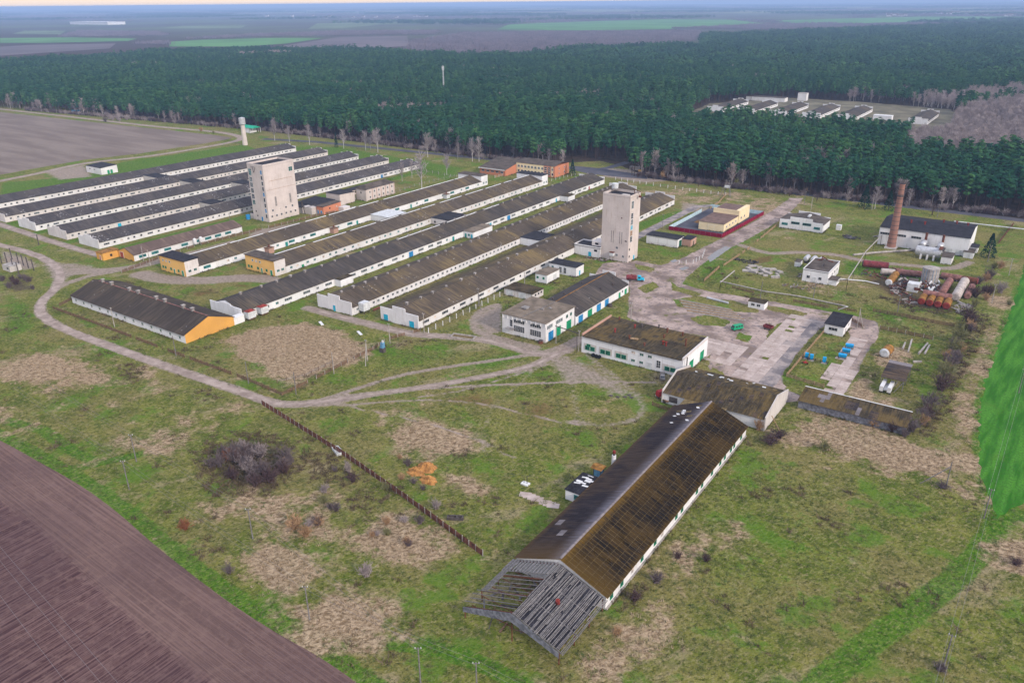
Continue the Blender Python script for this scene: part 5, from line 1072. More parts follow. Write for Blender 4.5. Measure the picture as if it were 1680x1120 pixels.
for i in range(14):                                  # what is left of the sheathing on the left slope
    x = cx - .3 - (hw + .2) * i / 13
    m = MB(); m.beam((x, 105.6, cz(x) + .03), (x, yb, cz(x) + .03), .42, .05); m.build('sheathing_board', MAT['wood_grey'], t)
for i in range(6): x = cx - hw - .5 + i * .28; m = MB(); m.beam((x, 98.4, cz(x) + .05), (x + .05, yb, cz(x) + .05), .13, .07); m.build('batten', MAT['wood_grey'], t)
for i in range(10):                                  # open purlins on the left slope
    y = 94.0 + i * 1.28; m = MB(); m.beam((cx - .1, y, cr - .02), (cx - hw - .4 + (.0 if i > 3 else -1.0) + rng.uniform(0, .5), y, cz(cx - hw - .2) - .02), .13, .11); m.build('purlin', MAT['wood_grey'], t)
n = 88; 
for i in range(n):                                   # front boards
    a = xa + (xb - xa) * i / n; b = xa + (xb - xa) * (i + 1) / n - .02; mid = (a + b) / 2; top = cz(mid) + .12; bot = top - 1.25 - .75 * (1 - abs(mid - cx) / hw) + rng.uniform(-.05, .05)
    m = MB(); d = rng.uniform(0, .04); m.box(a, b, ya - .1 - d, ya - .05 - d, bot, top); m.build('board', MAT['wood_bluegrey'], t)
m = MB(); m.tube((-60.2, 101.5, 5.0), (-59.8, 100.9, 6.3), .5, .42, n=10); m.build('rusty_funnel', MAT['oxide_red'], t)
m = MB()
for i in range(5): m.beam((-75, 94 + i * 3.2, 2.7), (-66.5, 95.5 + i * 3.0, .4 + i * .3), .12)
m.build('fallen_beam', MAT['rust'], t)
t = thing('debris_pile', 'rotten planks and litter under the bare canopy', 'debris', (-68, 100, 0)); m = MB()
for i in range(60):
    x, y, a = rng.uniform(-75, -57), rng.uniform(94, 109), rng.uniform(0, 3.1); l = rng.uniform(.6, 2.4); m.beam((x - math.cos(a) * l, y - math.sin(a) * l, rng.uniform(.05, .3)), (x + math.cos(a) * l, y + math.sin(a) * l, rng.uniform(.05, .6)), rng.uniform(.12, .5), .08, rng.randrange(3))
m.build('plank', [MAT['wood_grey'], MAT['steel_dark'], MAT['wood_brown']], t)

# grey plank shed with sloping mossy roof
t = thing('plank_shed', 'grey plank shed with sloping mossy sheet roof', 'shed', (-18.3, 215.5, 0)); x0, x1, y0, y1, z0, z1 = -47.2, -18.3, 215.6, 222.6, 2.5, 3.7
m = MB(); m.box(x0, x0 + .1, y0 + .1, y1, 0, z0); m.box(x1 - .1, x1, y0 + .1, y1, 0, z0); m.box(x0, x1, y1 - .1, y1, 0, z1); m.build('wall', MAT['wood_grey'], t)
for i in range(84): a = x0 + (x1 - x0) * i / 84; m = MB(); m.box(a, a + (x1 - x0) / 84 - .03, y0 - .05 - rng.uniform(0, .04), y0 + .0, .05, z0 + rng.uniform(-.05, .05)); m.build('plank', MAT['wood_bluegrey'], t)
m = MB(); m.hexa([(x0 - .3, y0 - .5, z0 - .02), (x1 + .3, y0 - .5, z0 - .02), (x1 + .3, y1 + .3, z1 + .05), (x0 - .3, y1 + .3, z1 + .05), (x0 - .3, y0 - .5, z0 + .05), (x1 + .3, y0 - .5, z0 + .05), (x1 + .3, y1 + .3, z1 + .12), (x0 - .3, y1 + .3, z1 + .12)]); m.build('roof', MAT['lichen_deck'], t)
dv = Vector((0, -(y1 - y0 + .8), -(z1 - z0 + .07))).normalized(); S = sheet_slope(t, '', None, (x0 - .3, y1 + .3, z1 + .1), (1, 0, 0), dv, 26, 4, (x1 - x0 + .6) / 26, 1.98)
def sm(i, j): return 'sheet_worn' if (i, j) in ((4, 1), (5, 1), (6, 0), (6, 1), (5, 2), (14, 2), (14, 3)) else 'sheet_lilac' if (i in (11, 12, 13) and j in (1, 2)) or (i in (17, 18) and j in (2, 3)) else 'sheet_olive'
lay_sheets(t, [(*S, sm)], 300)
m = MB(); m.box(x0 - .3, x1 + .2, y1 + .1, y1 + .4, z1 + .2, z1 + .32); m.build('ridge_cap', MAT['white_paint'], t)

# ---------------------------------------------------------------- buildings right of the yard and beyond
t = flat_block('garage', 'white garage with dark flat roof and green gate', 'garage', -159.2, -142.8, 348.0, 355.6, 4.2, 'whitewash', 'tar_roof', over=.3)
door(t, '+x', -142.8, 351.4, .03, 3.2, 3.2, 'dark_green', 2)
for x in (-155.4, -150.6, -145.9): m = MB(); m.box(x - 2.1, x + 2.1, 347.94, 347.997, 1.0, 3.2); m.build('blind_panel', MAT['whitewash_clean'], t)
t2 = flat_block('garage_annex', 'pink brick annex behind the green-gated garage', 'annex', -142.7, -138.2, 353.4, 360.4, 3.5, 'pink_brick', 'tar_roof', over=.2); door(t2, '+x', -138.2, 356.8, .03, 1.8, 2.4, 'wood_brown')
# walled compound
t = thing('metal_fence', 'wine red sheet metal fence with pale blue inner side', 'fence', (-131, 376.5, 0))
def sheet_run(a, b, out_m, in_m, h=2.1, w=2.9, nm='fence_panel'):
    a, b = Vector(a), Vector(b); n = max(1, round((b - a).length / w)); d = (b - a).normalized(); nr = Vector((d.y, -d.x, 0))
    for i in range(n):
        p, q = a.lerp(b, i / n) + d * .03, a.lerp(b, (i + 1) / n) - d * .03; m = MB(); o_ = nr * .03
        m.poly([p + o_, q + o_, q + o_ + Vector((0, 0, h)), p + o_ + Vector((0, 0, h))], 0); m.poly([q - o_, p - o_, p - o_ + Vector((0, 0, h)), q - o_ + Vector((0, 0, h))], 1)
        m.poly([p + o_ + Vector((0, 0, h)), q + o_ + Vector((0, 0, h)), q - o_ + Vector((0, 0, h)), p - o_ + Vector((0, 0, h))], 0); m.build(nm, [MAT[out_m], MAT[in_m]], t)
C = [(-160, 376.5, 0), (-131.2, 376.5, 0), (-128.6, 434, 0), (-159.6, 434, 0)]
sheet_run(C[0], C[1], 'wine_metal', 'pale_blue_metal'); sheet_run(C[1], C[2], 'wine_metal', 'pale_blue_metal'); sheet_run(C[2], C[3], 'wine_metal', 'pale_blue_metal'); sheet_run((-159.7, 421, 0), C[0], 'wine_metal', 'pale_blue_metal')
flat_poly('compound_pavement', [Vector(p) for p in C], .022, MAT['asphalt'], 'dark pavement inside the red metal fence', jit=.0)
t = flat_block('depot_building', 'cream yellow building with brown flat roof inside red fence', 'building', -147.8, -134.2, 387, 408, 4.2, 'cream_plaster', 'roof_brown_flat', over=.25)
m = MB(); m.box(-148.2, -133.9, 408.05, 425, 0, 6.0); m.build('tall_wall', MAT['cream_plaster'], t); m = MB(); m.box(-148, -134.1, 408.2, 424.8, 6.004, 6.1); m.build('tall_roof', MAT['roof_brown_flat'], t)
m = MB(); m.box(-148.2, -133.9, 408.05, 408.4, 6.12, 6.9); m.box(-136, -133.9, 408.42, 425, 6.12, 6.7); m.build('parapet', MAT['cream_plaster'], t)
for y in (391, 395.5, 400, 404.5): window(t, '+x', -134.2, y, 2.2, 1.4, 1.0, 2, 1, 'glass_dark', 'white_paint')
for y in (412, 417): window(t, '+x', -133.9, y, 2.4, 1.4, 1.2, 2, 1, 'glass_dark', 'white_paint')
door(t, '-y', -141, 387, .03, 3.2, 3.0, 'cream_plaster', 2)
m = MB(); m.box(-151.4, -148, 389, 395, 2.4, 2.55); m.build('door_canopy', MAT['tank_ochre'], t)
# stepped white building and others
t = thing('stepped_building', 'white building with stepped parapet and teal windows', 'building', (-91.5, 412.4, 0)); x0, x1, y0, y1 = -113.3, -91.5, 412.4, 427
m = MB(); gable_walls(m, x0, x1, y0, y1, 4.2, 6.2); m.build('wall', MAT['whitewash_clean'], t); gable_roof(x0, x1, y0 + .4, y1 - .4, 4.2, 6.2, sag=.02).build('roof', MAT['felt_brown'], t)
for yy, s in ((y0, '-y'), (y1, '+y')):
    for a, b, h in ((0, .24, 4.7), (.24, .76, 6.5), (.76, 1, 4.9)):
        m = MB(); m.box(x0 + (x1 - x0) * a + .01, x0 + (x1 - x0) * b - .01, yy - .3 if s == '-y' else yy + .004, yy - .004 if s == '-y' else yy + .3, 0, h); m.build('parapet_panel', MAT['whitewash_clean'], t)
for x, z in ((-110.6, 2.4), (-105.2, 3.5), (-99.4, 3.5), (-94.2, 2.2)): window(t, '-y', x, y0 - .3, z, 3.0 if z < 3 else 4.2, 1.2, 4, 1, 'glass_dark' if z > 3 else 'glass_teal', 'teal_paint')
m = MB(); m.box(-100.5, -99.5, 416, 420, 6.3, 7.2); m.build('roof_vent', MAT['pallid_grey'], t)
t = thing('white_cabinet', 'small white metal cabinet in the grass by stepped building', 'cabinet', (-86, 423, 0)); m = MB(); m.box(-87.3, -84.9, 423, 425.2, 0, 2.5); m.build('body', MAT['white_paint'], t); m = MB(); m.box(-87.4, -84.8, 422.9, 425.3, 2.504, 2.6); m.build('lid', MAT['pallid_grey'], t)
t = flat_block('pump_house', 'white pump house with flat grey roof beside block heap', 'pump house', -78.9, -68.5, 331.8, 350.6, 5.0, 'whitewash_clean', 'felt_brown', over=.1, par=.25)
for x in (-76.4, -71.6): window(t, '-y', x, 331.8, 2.2, 1.3, 1.3, 2, 1, 'glass_dark', 'white_paint')
door(t, '-y', -73.9, 331.8, .03, 1.2, 2.3, 'pallid_grey')
for y in (339, 343, 347): window(t, '+x', -68.5, y, 2.8, 1.4, 1.2, 1, 1, 'glass_dark', 'white_paint')
m = MB(); m.box(-68.45, -65.0, 332.6, 337.5, 0, 2.3); m.build('porch', MAT['whitewash_clean'], t); m = MB(); m.box(-68.4, -64.7, 332.3, 338, 2.304, 2.5); m.build('porch_roof', MAT['felt_brown'], t)
m = MB()
for a, b in (((-75.5, 348, 5.3), (-75.5, 348, 7.2)), ((-75.5, 348, 7.0), (-72.5, 346.5, 6.2)), ((-72.5, 346.5, 6.2), (-70.5, 347.5, 5.4)), ((-77, 347, 5.4), (-74, 349, 6.4))): m.tube(a, b, .22, n=6)
m.build('roof_pipe', MAT['rust'], t); m = MB(); m.tube((-72.6, 340, 5.3), (-72.6, 340, 6.5), .25, n=8); m.build('roof_vent', MAT['steel_dark'], t)
for i, x in enumerate((-84.4, -81.3, -78.2)):
    t = thing('silver_vessel', ('left', 'middle', 'right')[i] + ' of three grey pressure vessels behind the pump house', 'tank', (x, 358.5, 0), 'pressure vessels'); m = MB(); m.tube((x, 357, 2.1), (x, 361, 2.1), 1.15, n=12); m.tube((x, 356.6, 2.1), (x, 357, 2.1), .7, 1.15, n=12); m.build('vessel', MAT['silver'], t, smooth=False)
    m = MB()
    for y in (357.6, 360.4): m.box(x - .8, x + .8, y - .15, y + .15, 0, 1.2)
    m.build('cradle', MAT['steel_dark'], t)
flat_block('transformer_hut', 'tiny white transformer hut before the pressure vessels', 'hut', -87.3, -85.1, 350, 354.4, 2.2, 'whitewash_clean', 'felt_brown', over=.15)
t = flat_block('kiosk', 'little white kiosk with two windows by the yard', 'kiosk', -87.3, -81.0, 288.4, 292.6, 2.6, 'whitewash_clean', 'felt_mossy', over=.2)
for x in (-85.4, -83.2): window(t, '-y', x, 288.4, 1.5, 1.4, 1.1, 2, 1, 'glass_dark', 'white_paint')
t = flat_block('weighbridge_hut', 'white hut with black sloping roof by driveway', 'hut', -55.8, -49.4, 277.7, 289.5, 3.7, 'whitewash_clean', 'tar_roof', over=.35, slope=.5)
window(t, '-y', -52.9, 277.7, 2.2, 3.0, 1.2, 3, 1, 'glass_dark', 'white_paint'); door(t, '+x', -49.4, 281.5, .03, 1.0, 2.1, 'wood_brown'); window(t, '+x', -49.4, 285.5, 2.1, 1.1, 1.1, 1, 1, 'glass_dark', 'white_paint')
# boiler house
t = thing('boiler_house', 'tall white boiler house with black roof beside brick chimney', 'boiler house', (-25.1, 407.2, 0)); x0, x1, y0, y1 = -63.9, -25.1, 407.2, 436
m = MB(); gable_walls(m, x0, x1, y0, y1, 8.6, 10.6, 'x'); m.build('wall', MAT['whitewash_clean'], t); gable_roof(x0, x1, y0, y1, 8.6, 10.6, 'x', over=.3, end=.15).build('roof', MAT['tar_roof'], t)
for x in (-61.2, -54.0, -47.4): window(t, '-y', x, y0, 5.7, 4.4, 1.2, 4, 1, 'glass_dark', 'white_paint')
for x in (-32.4, -28.6): door(t, '-y', x, y0, .03, 1.8, 2.6, 'pallid_grey', 2)
for x, y in ((-52, 417), (-46, 417), (-39, 425), (-33.5, 427), (-28.5, 424)): m = MB(); z = 10.6 - abs(y - 421.6) * .139; m.tube((x, y, z), (x, y, z + 1.3), .35, n=8); m.box(x - .6, x + .6, y - .15, y + .15, z + 1.3, z + 1.6); m.build('roof_vent', MAT['oxide_red'], t)
m = MB(); m.box(-26.4, -22.4, 405.0, 407.1, 0, 2.8); m.box(-25.05, -22.4, 407.1, 412.0, 0, 2.8); m.build('annex', MAT['whitewash_clean'], t); m = MB(); m.box(-26.7, -22.1, 404.7, 412.3, 2.804, 3.0); m.build('annex_roof', MAT['felt_brown'], t); door(t, '-y', -24.2, 405.0, .03, 1.1, 2.1, 'pallid_grey')
m = MB(); m.box(-25.05, -21.8, 416, 422, 0, 2.6); m.build('annex', MAT['whitewash_clean'], t); m = MB(); m.box(-25.0, -21.5, 415.7, 422.3, 2.604, 2.8); m.build('annex_roof', MAT['tar_roof'], t)
t = thing('chimney', 'tall banded red brick chimney beside the boiler house', 'chimney', (-57, 403.6, 0)); m = MB(); m.box(-59.6, -54.4, 401.2, 406.2, 0, .7); m.build('base', MAT['pale_concrete'], t)
n = 14
for i in range(n): z0, z1 = .7 + 29.6 * i / n, .7 + 29.6 * (i + 1) / n; r = lambda z: 2.05 - (2.05 - 1.15) * z / 30.3; m = MB(); m.tube((-57, 403.6, z0 + .01), (-57, 403.6, z1 - .01), r(z0), r(z1), n=20, caps=True); m.build('brick_section', MAT['chimney_brick'], t, smooth=False)
for i in range(1, n): z = .7 + 29.6 * i / n; rr = 2.05 - .9 * z / 30.3 + .05; m = MB(); m.tube((-57, 403.6, z - .12), (-57, 403.6, z + .12), rr, n=20); m.build('iron_band', MAT['steel_dark'], t)
m = MB(); m.tube((-57, 403.6, 25.0), (-57, 403.6, 25.7), 1.6, n=20); m.build('platform', MAT['steel_dark'], t); m = MB(); m.tube((-57, 403.6, 30.25), (-57, 403.6, 30.9), 1.3, 1.26, n=20, mc=1); m.build('crown', [MAT['chimney_brick'], MAT['void']], t)
for i, x in enumerate((-43.4, -36.2)):
    t = thing('pressure_vessel', ('left', 'right')[i] + ' of two silver vessels with red stacks before boiler house', 'tank', (x, 402.6, 0), 'silver vessels with red stacks'); m = MB(); m.tube((x, 400.6, 4.6), (x, 405.6, 4.6), 1.35, n=14); m.tube((x, 400.0, 4.6), (x, 400.6, 4.6), .7, 1.35, n=14); m.build('vessel', MAT['silver'], t); m = MB(); m.tube((x + .4, 405.2, 5.6), (x + .4, 405.2, 9.2), .55, n=10); m.build('stack', MAT['rust'], t)
    m = MB(); m.box(x - 2.2, x + 2.2, 400.4, 405.8, 2.9, 3.2); m.build('platform', MAT['steel_dark'], t); m = MB()
    for sx in (-1.8, 1.8):
        for sy in (400.8, 405.2): m.box(x + sx - .12, x + sx + .12, sy - .12, sy + .12, 0, 2.9)
    m.build('leg', MAT['steel_dark'], t)
t = thing('fuel_tank', 'large silver horizontal tank on legs before boiler house', 'tank', (-39.6, 393, 0)); m = MB(); m.tube((-44.8, 394.6, 3.3), (-34.6, 394.6, 3.3), 2.2, n=20); m.tube((-45.3, 394.6, 3.3), (-44.8, 394.6, 3.3), 1.3, 2.2, n=20); m.build('shell', MAT['silver'], t)
for x in (-42.4, -39.7, -37.0): m = MB(); m.box(x - .35, x + .35, 391.9, 394.6, 0, 2.2); m.build('support', MAT['whitewash'], t)
m = MB(); m.box(-35.6, -34.2, 392, 397, 5.5, 5.9); m.build('hatch', MAT['rust'], t)
t = flat_block('oil_hut', 'small white hut with grey roof right of silver tank', 'hut', -33.7, -29.4, 389.6, 398, 3.2, 'whitewash', 'felt_brown', over=.2)
# admin block at the road
t = thing('admin_building', 'two storey orange brick and cream office at forest road', 'office building', (-279.5, 457.4, 0)); x0, x1, y0, y1, h = -311, -279.6, 457.4, 476, 7.6
m = MB(); m.box(x0, x1, y0, y1, 0, h); m.build('wall', MAT['orange_brick'], t); m = MB(); gable_roof(x0, x1, y0, y1, h + .004, h + 1.6, 'x', over=.3, end=.3).build('roof', MAT['felt_brown'], t)
m = MB(); m.box(x0, x1 - .0, y0 - .08, y0 - .003, .6, h); m.build('cream_facade', MAT['cream_plaster'], t)
for i in range(11):
    x = x0 + 2.0 + i * 2.78
    if i in (8, 9): continue
    window(t, '-y', x, y0 - .08, 5.4, 1.7, 1.6, 2, 1, 'glass_grey', 'white_paint'); window(t, '-y', x, y0 - .08, 2.2, 1.6, 1.5, 1, 1, 'void' if i % 3 else 'glass_dark', 'white_paint')
m = MB(); m.box(x0 + 22.6, x0 + 28.6, y0 - .16, y0 - .083, .6, h); m.build('brick_bay', MAT['orange_brick'], t)
for dx in (24.2, 27.0):
    for z in (2, 3.4, 4.8, 6.2): window(t, '-y', x0 + dx, y0 - .16, z, 1.9, 1.0, 1, 1, 'glass_dark', 'white_paint')
m = MB(); m.box(x1 - 1.2, x1 + .06, y0 - .14, y0 + .02, .3, h); m.build('brick_corner', MAT['orange_brick'], t)
for y, z in ((463, 5.4), (470, 5.4), (463, 2.3), (470, 2.3)): window(t, '+x', x1, y, z, .9, 1.6, 1, 1, 'glass_dark', 'white_paint')
t = thing('canteen', 'orange brick canteen with broad dark pitched roof', 'canteen', (-318, 440, 0)); x0, x1, y0, y1 = -333, -311.2, 444, 467
m = MB(); gable_walls(m, x0, x1, y0, y1, 4.0, 7.4, 'x', 467 - 4); m.build('wall', MAT['orange_brick'], t); m = MB(); m.hexa([(x0 - .5, y0 - .8, 3.95), (x1 + .0, y0 - .8, 3.95), (x1 + .0, y1, 8.0), (x0 - .5, y1, 8.0), (x0 - .5, y0 - .8, 4.25), (x1 + .0, y0 - .8, 4.25), (x1 + .0, y1, 8.25), (x0 - .5, y1, 8.25)]); m.build('roof', MAT['felt_brown'], t)
m = MB(); m.box(x0 - .55, x1, y0 - .9, y0 - .81, 3.8, 4.4); m.build('fascia', MAT['white_paint'], t)
for i in range(5): window(t, '-y', x0 + 3 + i * 4, y0, 2.4, 2.4, 1.3, 2, 1, 'glass_dark', 'white_paint')
# small hut at the bare field, water tower, stalls at the road
t = flat_block('field_hut', 'small white hut with ruined roof beside the bare field', 'hut', -577, -557.5, 296.3, 308.5, 4.6, 'whitewash', 'tar_roof', over=.1, slope=.6)
for x in (-572, -566): window(t, '-y', x, 296.3, 3.0, 2.2, .8, 2, 1, 'glass_dark', 'white_paint')
for y in (301.5, 303.8): door(t, '+x', -557.5, y, .03, 1.7, 2.6, 'green_paint')
t = thing('water_tower', 'slender white water tower with grey drum top', 'water tower', (-575.5, 434.4, 0)); m = MB(); m.tube((-575.5, 434.4, 0), (-575.5, 434.4, 16.5), 2.2, 1.7, n=16); m.build('shaft', MAT['tower_concrete'], t); m = MB(); m.tube((-575.5, 434.4, 16.5), (-575.5, 434.4, 17.4), 1.8, 2.7, n=16); m.tube((-575.5, 434.4, 17.4), (-575.5, 434.4, 22.4), 2.7, n=16); m.tube((-575.5, 434.4, 22.4), (-575.5, 434.4, 23.0), 2.7, .8, n=16); m.build('drum', MAT['silver'], t)
p = at(412, 217); t = thing('road_pavilion', 'pavilion with green roof behind the water tower', 'pavilion', p); m = MB(); m.hexa([(p.x - 9, p.y - 5, 4.6), (p.x + 9, p.y - 5, 4.6), (p.x + 9, p.y + 5, 4.6), (p.x - 9, p.y + 5, 4.6), (p.x - 9, p.y - .3, 6.4), (p.x + 9, p.y - .3, 6.4), (p.x + 9, p.y + .3, 6.4), (p.x - 9, p.y + .3, 6.4)]); m.build('roof', MAT['roof_green'], t); m = MB(); m.box(p.x - 8, p.x + 3, p.y - 4, p.y + 4, 0, 4.6); m.build('wall', MAT['whitewash_clean'], t)
m = MB()
for sx in (5, 8.4):
    for sy in (-4.4, 4.4): m.box(p.x + sx - .15, p.x + sx + .15, p.y + sy - .15, p.y + sy + .15, 0, 4.6)
m.build('post', MAT['white_paint'], t)
p = at(1043, 281); t = thing('bus_shelter', 'small bus shelter with yellow wall at the forest road', 'bus shelter', p); m = MB(); m.box(p.x - 5, p.x + 5, p.y - .2, p.y + 3.4, 2.6, 2.85); m.build('roof', MAT['concrete_dark'], t); m = MB(); m.box(p.x - 4.8, p.x + 4.8, p.y + 3.0, p.y + 3.3, 0, 2.6); m.box(p.x - 4.8, p.x - 4.5, p.y, p.y + 3.0, 0, 2.6); m.build('wall', MAT['whitewash_worn'], t); m = MB(); m.box(p.x + 2.0, p.x + 4.8, p.y, p.y + .2, 0, 1.4); m.build('side_wall', MAT['yellow_plaster'], t)
# open shelter with a white machine under it
t = thing('open_shelter', 'open timber shelter with grey roof over white wagon', 'shelter', (-27, 243, 0)); x0, x1, y0, y1 = -30.2, -23.6, 242.4, 255.0
m = MB(); m.hexa([(x0, y0, 3.7), (x1, y0, 3.7), (x1, y1, 4.4), (x0, y1, 4.4), (x0, y0, 3.85), (x1, y0, 3.85), (x1, y1, 4.55), (x0, y1, 4.55)]); m.build('roof', MAT['felt_brown'], t)
for i in range(6): m = MB(); y = y0 + .1 + i * 2.1; m.hexa([(x0 - .1, y, 3.87 + (y - y0) * .0556), (x1 + .1, y, 3.87 + (y - y0) * .0556), (x1 + .1, y + 2.05, 3.87 + (y + 2.05 - y0) * .0556), (x0 - .1, y + 2.05, 3.87 + (y + 2.05 - y0) * .0556), (x0 - .1, y, 3.92 + (y - y0) * .0556), (x1 + .1, y, 3.92 + (y - y0) * .0556), (x1 + .1, y + 2.05, 3.95 + (y + 2.05 - y0) * .0556), (x0 - .1, y + 2.05, 3.95 + (y + 2.05 - y0) * .0556)]); m.build('roof_sheet', MAT['sheet_worn' if i == 5 else 'sheet_lilac'], t)
for x in (x0 + .2, x1 - .2):
    for y in (y0 + .2, y0 + 6.2, y1 - .2): m = MB(); m.beam((x, y, 0), (x, y, 3.68 + (y - y0) * .0556), .18); m.build('post', MAT['wood_grey'], t)
m = MB(); m.beam((x1 - .2, y0 + .2, 3.5), (x1 - 2.2, y0 - 1.5, .2), .14); m.beam((x1 - 1.8, y0 + .2, 3.5), (x1 - 3.2, y0 - 1.5, .2), .14); m.build('brace', MAT['wood_grey'], t)
t = thing('wagon', 'white farm wagon parked under the open shelter', 'wagon', (-28, 241, 0)); m = MB(); m.box(-29.6, -28.6, 238.6, 244.5, .8, 2.4); m.box(-27.4, -26.4, 238.6, 244.5, .8, 2.4); m.box(-28.58, -27.42, 239.4, 244.5, .9, 1.2); m.build('body', MAT['white_paint'], t)
for x in (-29.5, -26.6):
    for y in (239.6, 243.4): m = MB(); m.tube((x - .15, y, .5), (x + .15, y, .5), .5, n=12); m.build('wheel', MAT['rubber'], t)

# ---------------------------------------------------------------- tanks and scrap in the boneyard
def tank(label, p, q, r, mat, cap=None, group=None, n=18, saddle='concrete', name='steel_tank'):
    p, q = Vector(p), Vector(q); d = (q - p).normalized(); t = thing(name, label, 'tank', ((p.x + q.x) / 2, (p.y + q.y) / 2, 0), group)
    m = MB(); m.tube(p, q, r, n=n, caps=False); m.build('shell', MAT[mat], t, smooth=True)
    for a, s in ((p, -1), (q, 1)): m = MB(); m.tube(a, a + d * s * r * .22, r, r * .72, n=n); m.build('end_cap', MAT[cap or mat], t)
    L = (q - p).length
    if L > 5:
        m = MB()
        for f in (.25, .5, .75): c = p.lerp(q, f); m.tube(c - d * .08, c + d * .08, r + .035, n=n)
        m.build('hoop', MAT[mat], t)
    if p.z - r < .7:
        for f in (.2, .8): c = p.lerp(q, f); e = Vector((-d.y, d.x, 0)) * r * .8; m = MB(); m.beam(c - e - Vector((0, 0, c.z - .2)), c + e - Vector((0, 0, c.z - .2)), .5, max(.4, c.z - r * .75)); m.build('saddle', MAT[saddle], t)
    return t
names = ('leftmost', 'second', 'third', 'rightmost')
for i, x in enumerate((-31.8, -28.9, -26.0, -23.1)): tank(names[i] + ' of four rusty red tanks with ends facing the camera', (x, 326.4, 1.75), (x, 333, 1.75), 1.38, 'tank_ochre', 'oxide_red', 'four red ended tanks')
tank('long pink and ochre tank lying across the four red tanks', (-32.4, 334.2, 3.0), (-22.6, 334.2, 3.0), 1.2, 'tank_pink')
tank('big pale rusty tank on the right of the tank pile', (-21.4, 339, 1.9), (-20.9, 362.0, 1.9), 1.75, 'tank_white', 'tank_white')
tank('pink banded tank left of the big pale tank', (-26.6, 342.5, 1.6), (-26.2, 360, 1.6), 1.45, 'tank_pink')
tank('dull red tank lying behind the big pale tank', (-17.9, 344, 1.4), (-17.7, 358, 1.4), 1.3, 'tank_pink')
tank('ochre tank with pale blue end left in tank pile', (-46.9, 344, 1.6), (-46.6, 357.4, 1.6), 1.45, 'tank_ochre', 'pallid_grey')
tank('maroon tank with black end on the left of tank pile', (-61.3, 363.6, 2.2), (-51.4, 366.0, 2.2), 1.5, 'tank_maroon', 'steel_dark', saddle='steel_dark')
tank('white streaked tank at the back of the pile', (-52.6, 358.6, 1.5), (-47.6, 359.8, 1.5), 1.35, 'tank_white')
tank('long maroon tank at the back of the pile', (-47.0, 361.0, 1.5), (-37.2, 363.8, 1.5), 1.35, 'tank_pink', 'tank_maroon')
tank('pinkish tank lying right of the vertical silo', (-30.2, 366.5, 1.5), (-22.6, 366.5, 1.5), 1.3, 'tank_pink')
tank('short rusty tank at the far right corner of the pile', (-22.0, 366.0, 1.5), (-16.6, 366.0, 1.5), 1.4, 'rust', 'tank_maroon')
t = thing('silo', 'corrugated grey vertical silo among the rusty tanks', 'silo', (-33.6, 358, 0)); m = MB(); m.tube((-33.6, 358, 0), (-33.6, 358, 6.6), 3.2, n=24); m.build('shell', MAT['concrete'], t)
for i in range(16): a = i * math.pi / 8; m = MB(); m.beam((-33.6 + 3.22 * math.cos(a), 358 + 3.22 * math.sin(a), 0), (-33.6 + 3.22 * math.cos(a), 358 + 3.22 * math.sin(a), 6.5), .12); m.build('rib', MAT['bus_blue' if i % 3 else 'silver'], t)
m = MB(); m.tube((-33.6, 358, 6.6), (-33.6, 358, 7.0), 3.3, 1.2, n=24); m.build('lid', MAT['concrete'], t)
t = thing('scrap_cabin', 'grey scrap cabin with broken tops beside the silo', 'cabin', (-39, 345, 0)); m = MB(); m.box(-39.6, -35.4, 341.6, 345.6, 0, 3.4); m.build('body', MAT['pallid_grey'], t); m = MB(); m.box(-40.2, -36.6, 345.8, 350.2, 3.0, 3.3); m.box(-39.8, -37, 346, 350, 0, 3.0); m.build('shelf_roof', MAT['felt_brown'], t); m = MB(); m.box(-36.8, -34.8, 341.5, 341.58, 1.0, 2.2); m.build('hatch', MAT['rust'], t)
def heap(label, cx, cy, rx, ry, n, mats, seed, big=1.0, zmax=1.2, cat='scrap heap', name='scrap_heap'):
    r = random.Random(seed); t = thing(name, label, cat, (cx, cy, 0)); parts = [MB() for _ in mats]
    for i in range(n):
        x, y, a = cx + r.uniform(-rx, rx), cy + r.uniform(-ry, ry), r.uniform(0, 3.14); l = r.uniform(.3, 1.5) * big; z = r.uniform(.1, zmax)
        parts[r.randrange(len(mats))].beam((x - math.cos(a) * l, y - math.sin(a) * l, z * .5), (x + math.cos(a) * l, y + math.sin(a) * l, z), r.uniform(.15, .8) * big, r.uniform(.08, .5) * big)
    for k_, p_ in zip(mats, parts):
        if p_.f: tag(p_.build('scrap', MAT[k_], t), kind='stuff')
heap('dark broken machinery heap beside the vertical silo', -33.2, 347.5, 3.6, 3.6, 60, ('steel_dark', 'white_paint', 'rust', 'pallid_grey'), 1, 1.0, 3.4)
heap('scattered dark scrap left of the broken machinery', -43.0, 344.5, 3.4, 3.5, 40, ('steel_dark', 'concrete', 'rust'), 2)
heap('scrap of wood and iron before the maroon tank', -54.5, 357.0, 5, 4, 36, ('wood_brown', 'steel_dark', 'rust'), 3, 1.0, .7)
heap('pale concrete debris right of the four red tanks', -17.8, 331.5, 2.6, 6, 26, ('concrete', 'concrete', 'concrete_dark'), 4, 1.2, .8)
heap('white and rusty debris in front of the scrap cabin', -40.6, 336, 4, 3, 30, ('concrete', 'steel_dark', 'rust'), 5, .9, .8)
heap('dark tyre and log heap in the grass by pump house', -108, 344.5, 5.5, 2.4, 40, ('rubber', 'steel_dark'), 6, .8, .8)
heap('grey timber heap in the field behind the stepped building', -76, 411.5, 3.6, 2.2, 22, ('wood_grey', 'steel_dark'), 7, 1.4, .9)
heap('dark litter beside the pump house wall', -80.6, 338, 1.2, 3.2, 16, ('steel_dark', 'rubble'), 8, .8, .7)
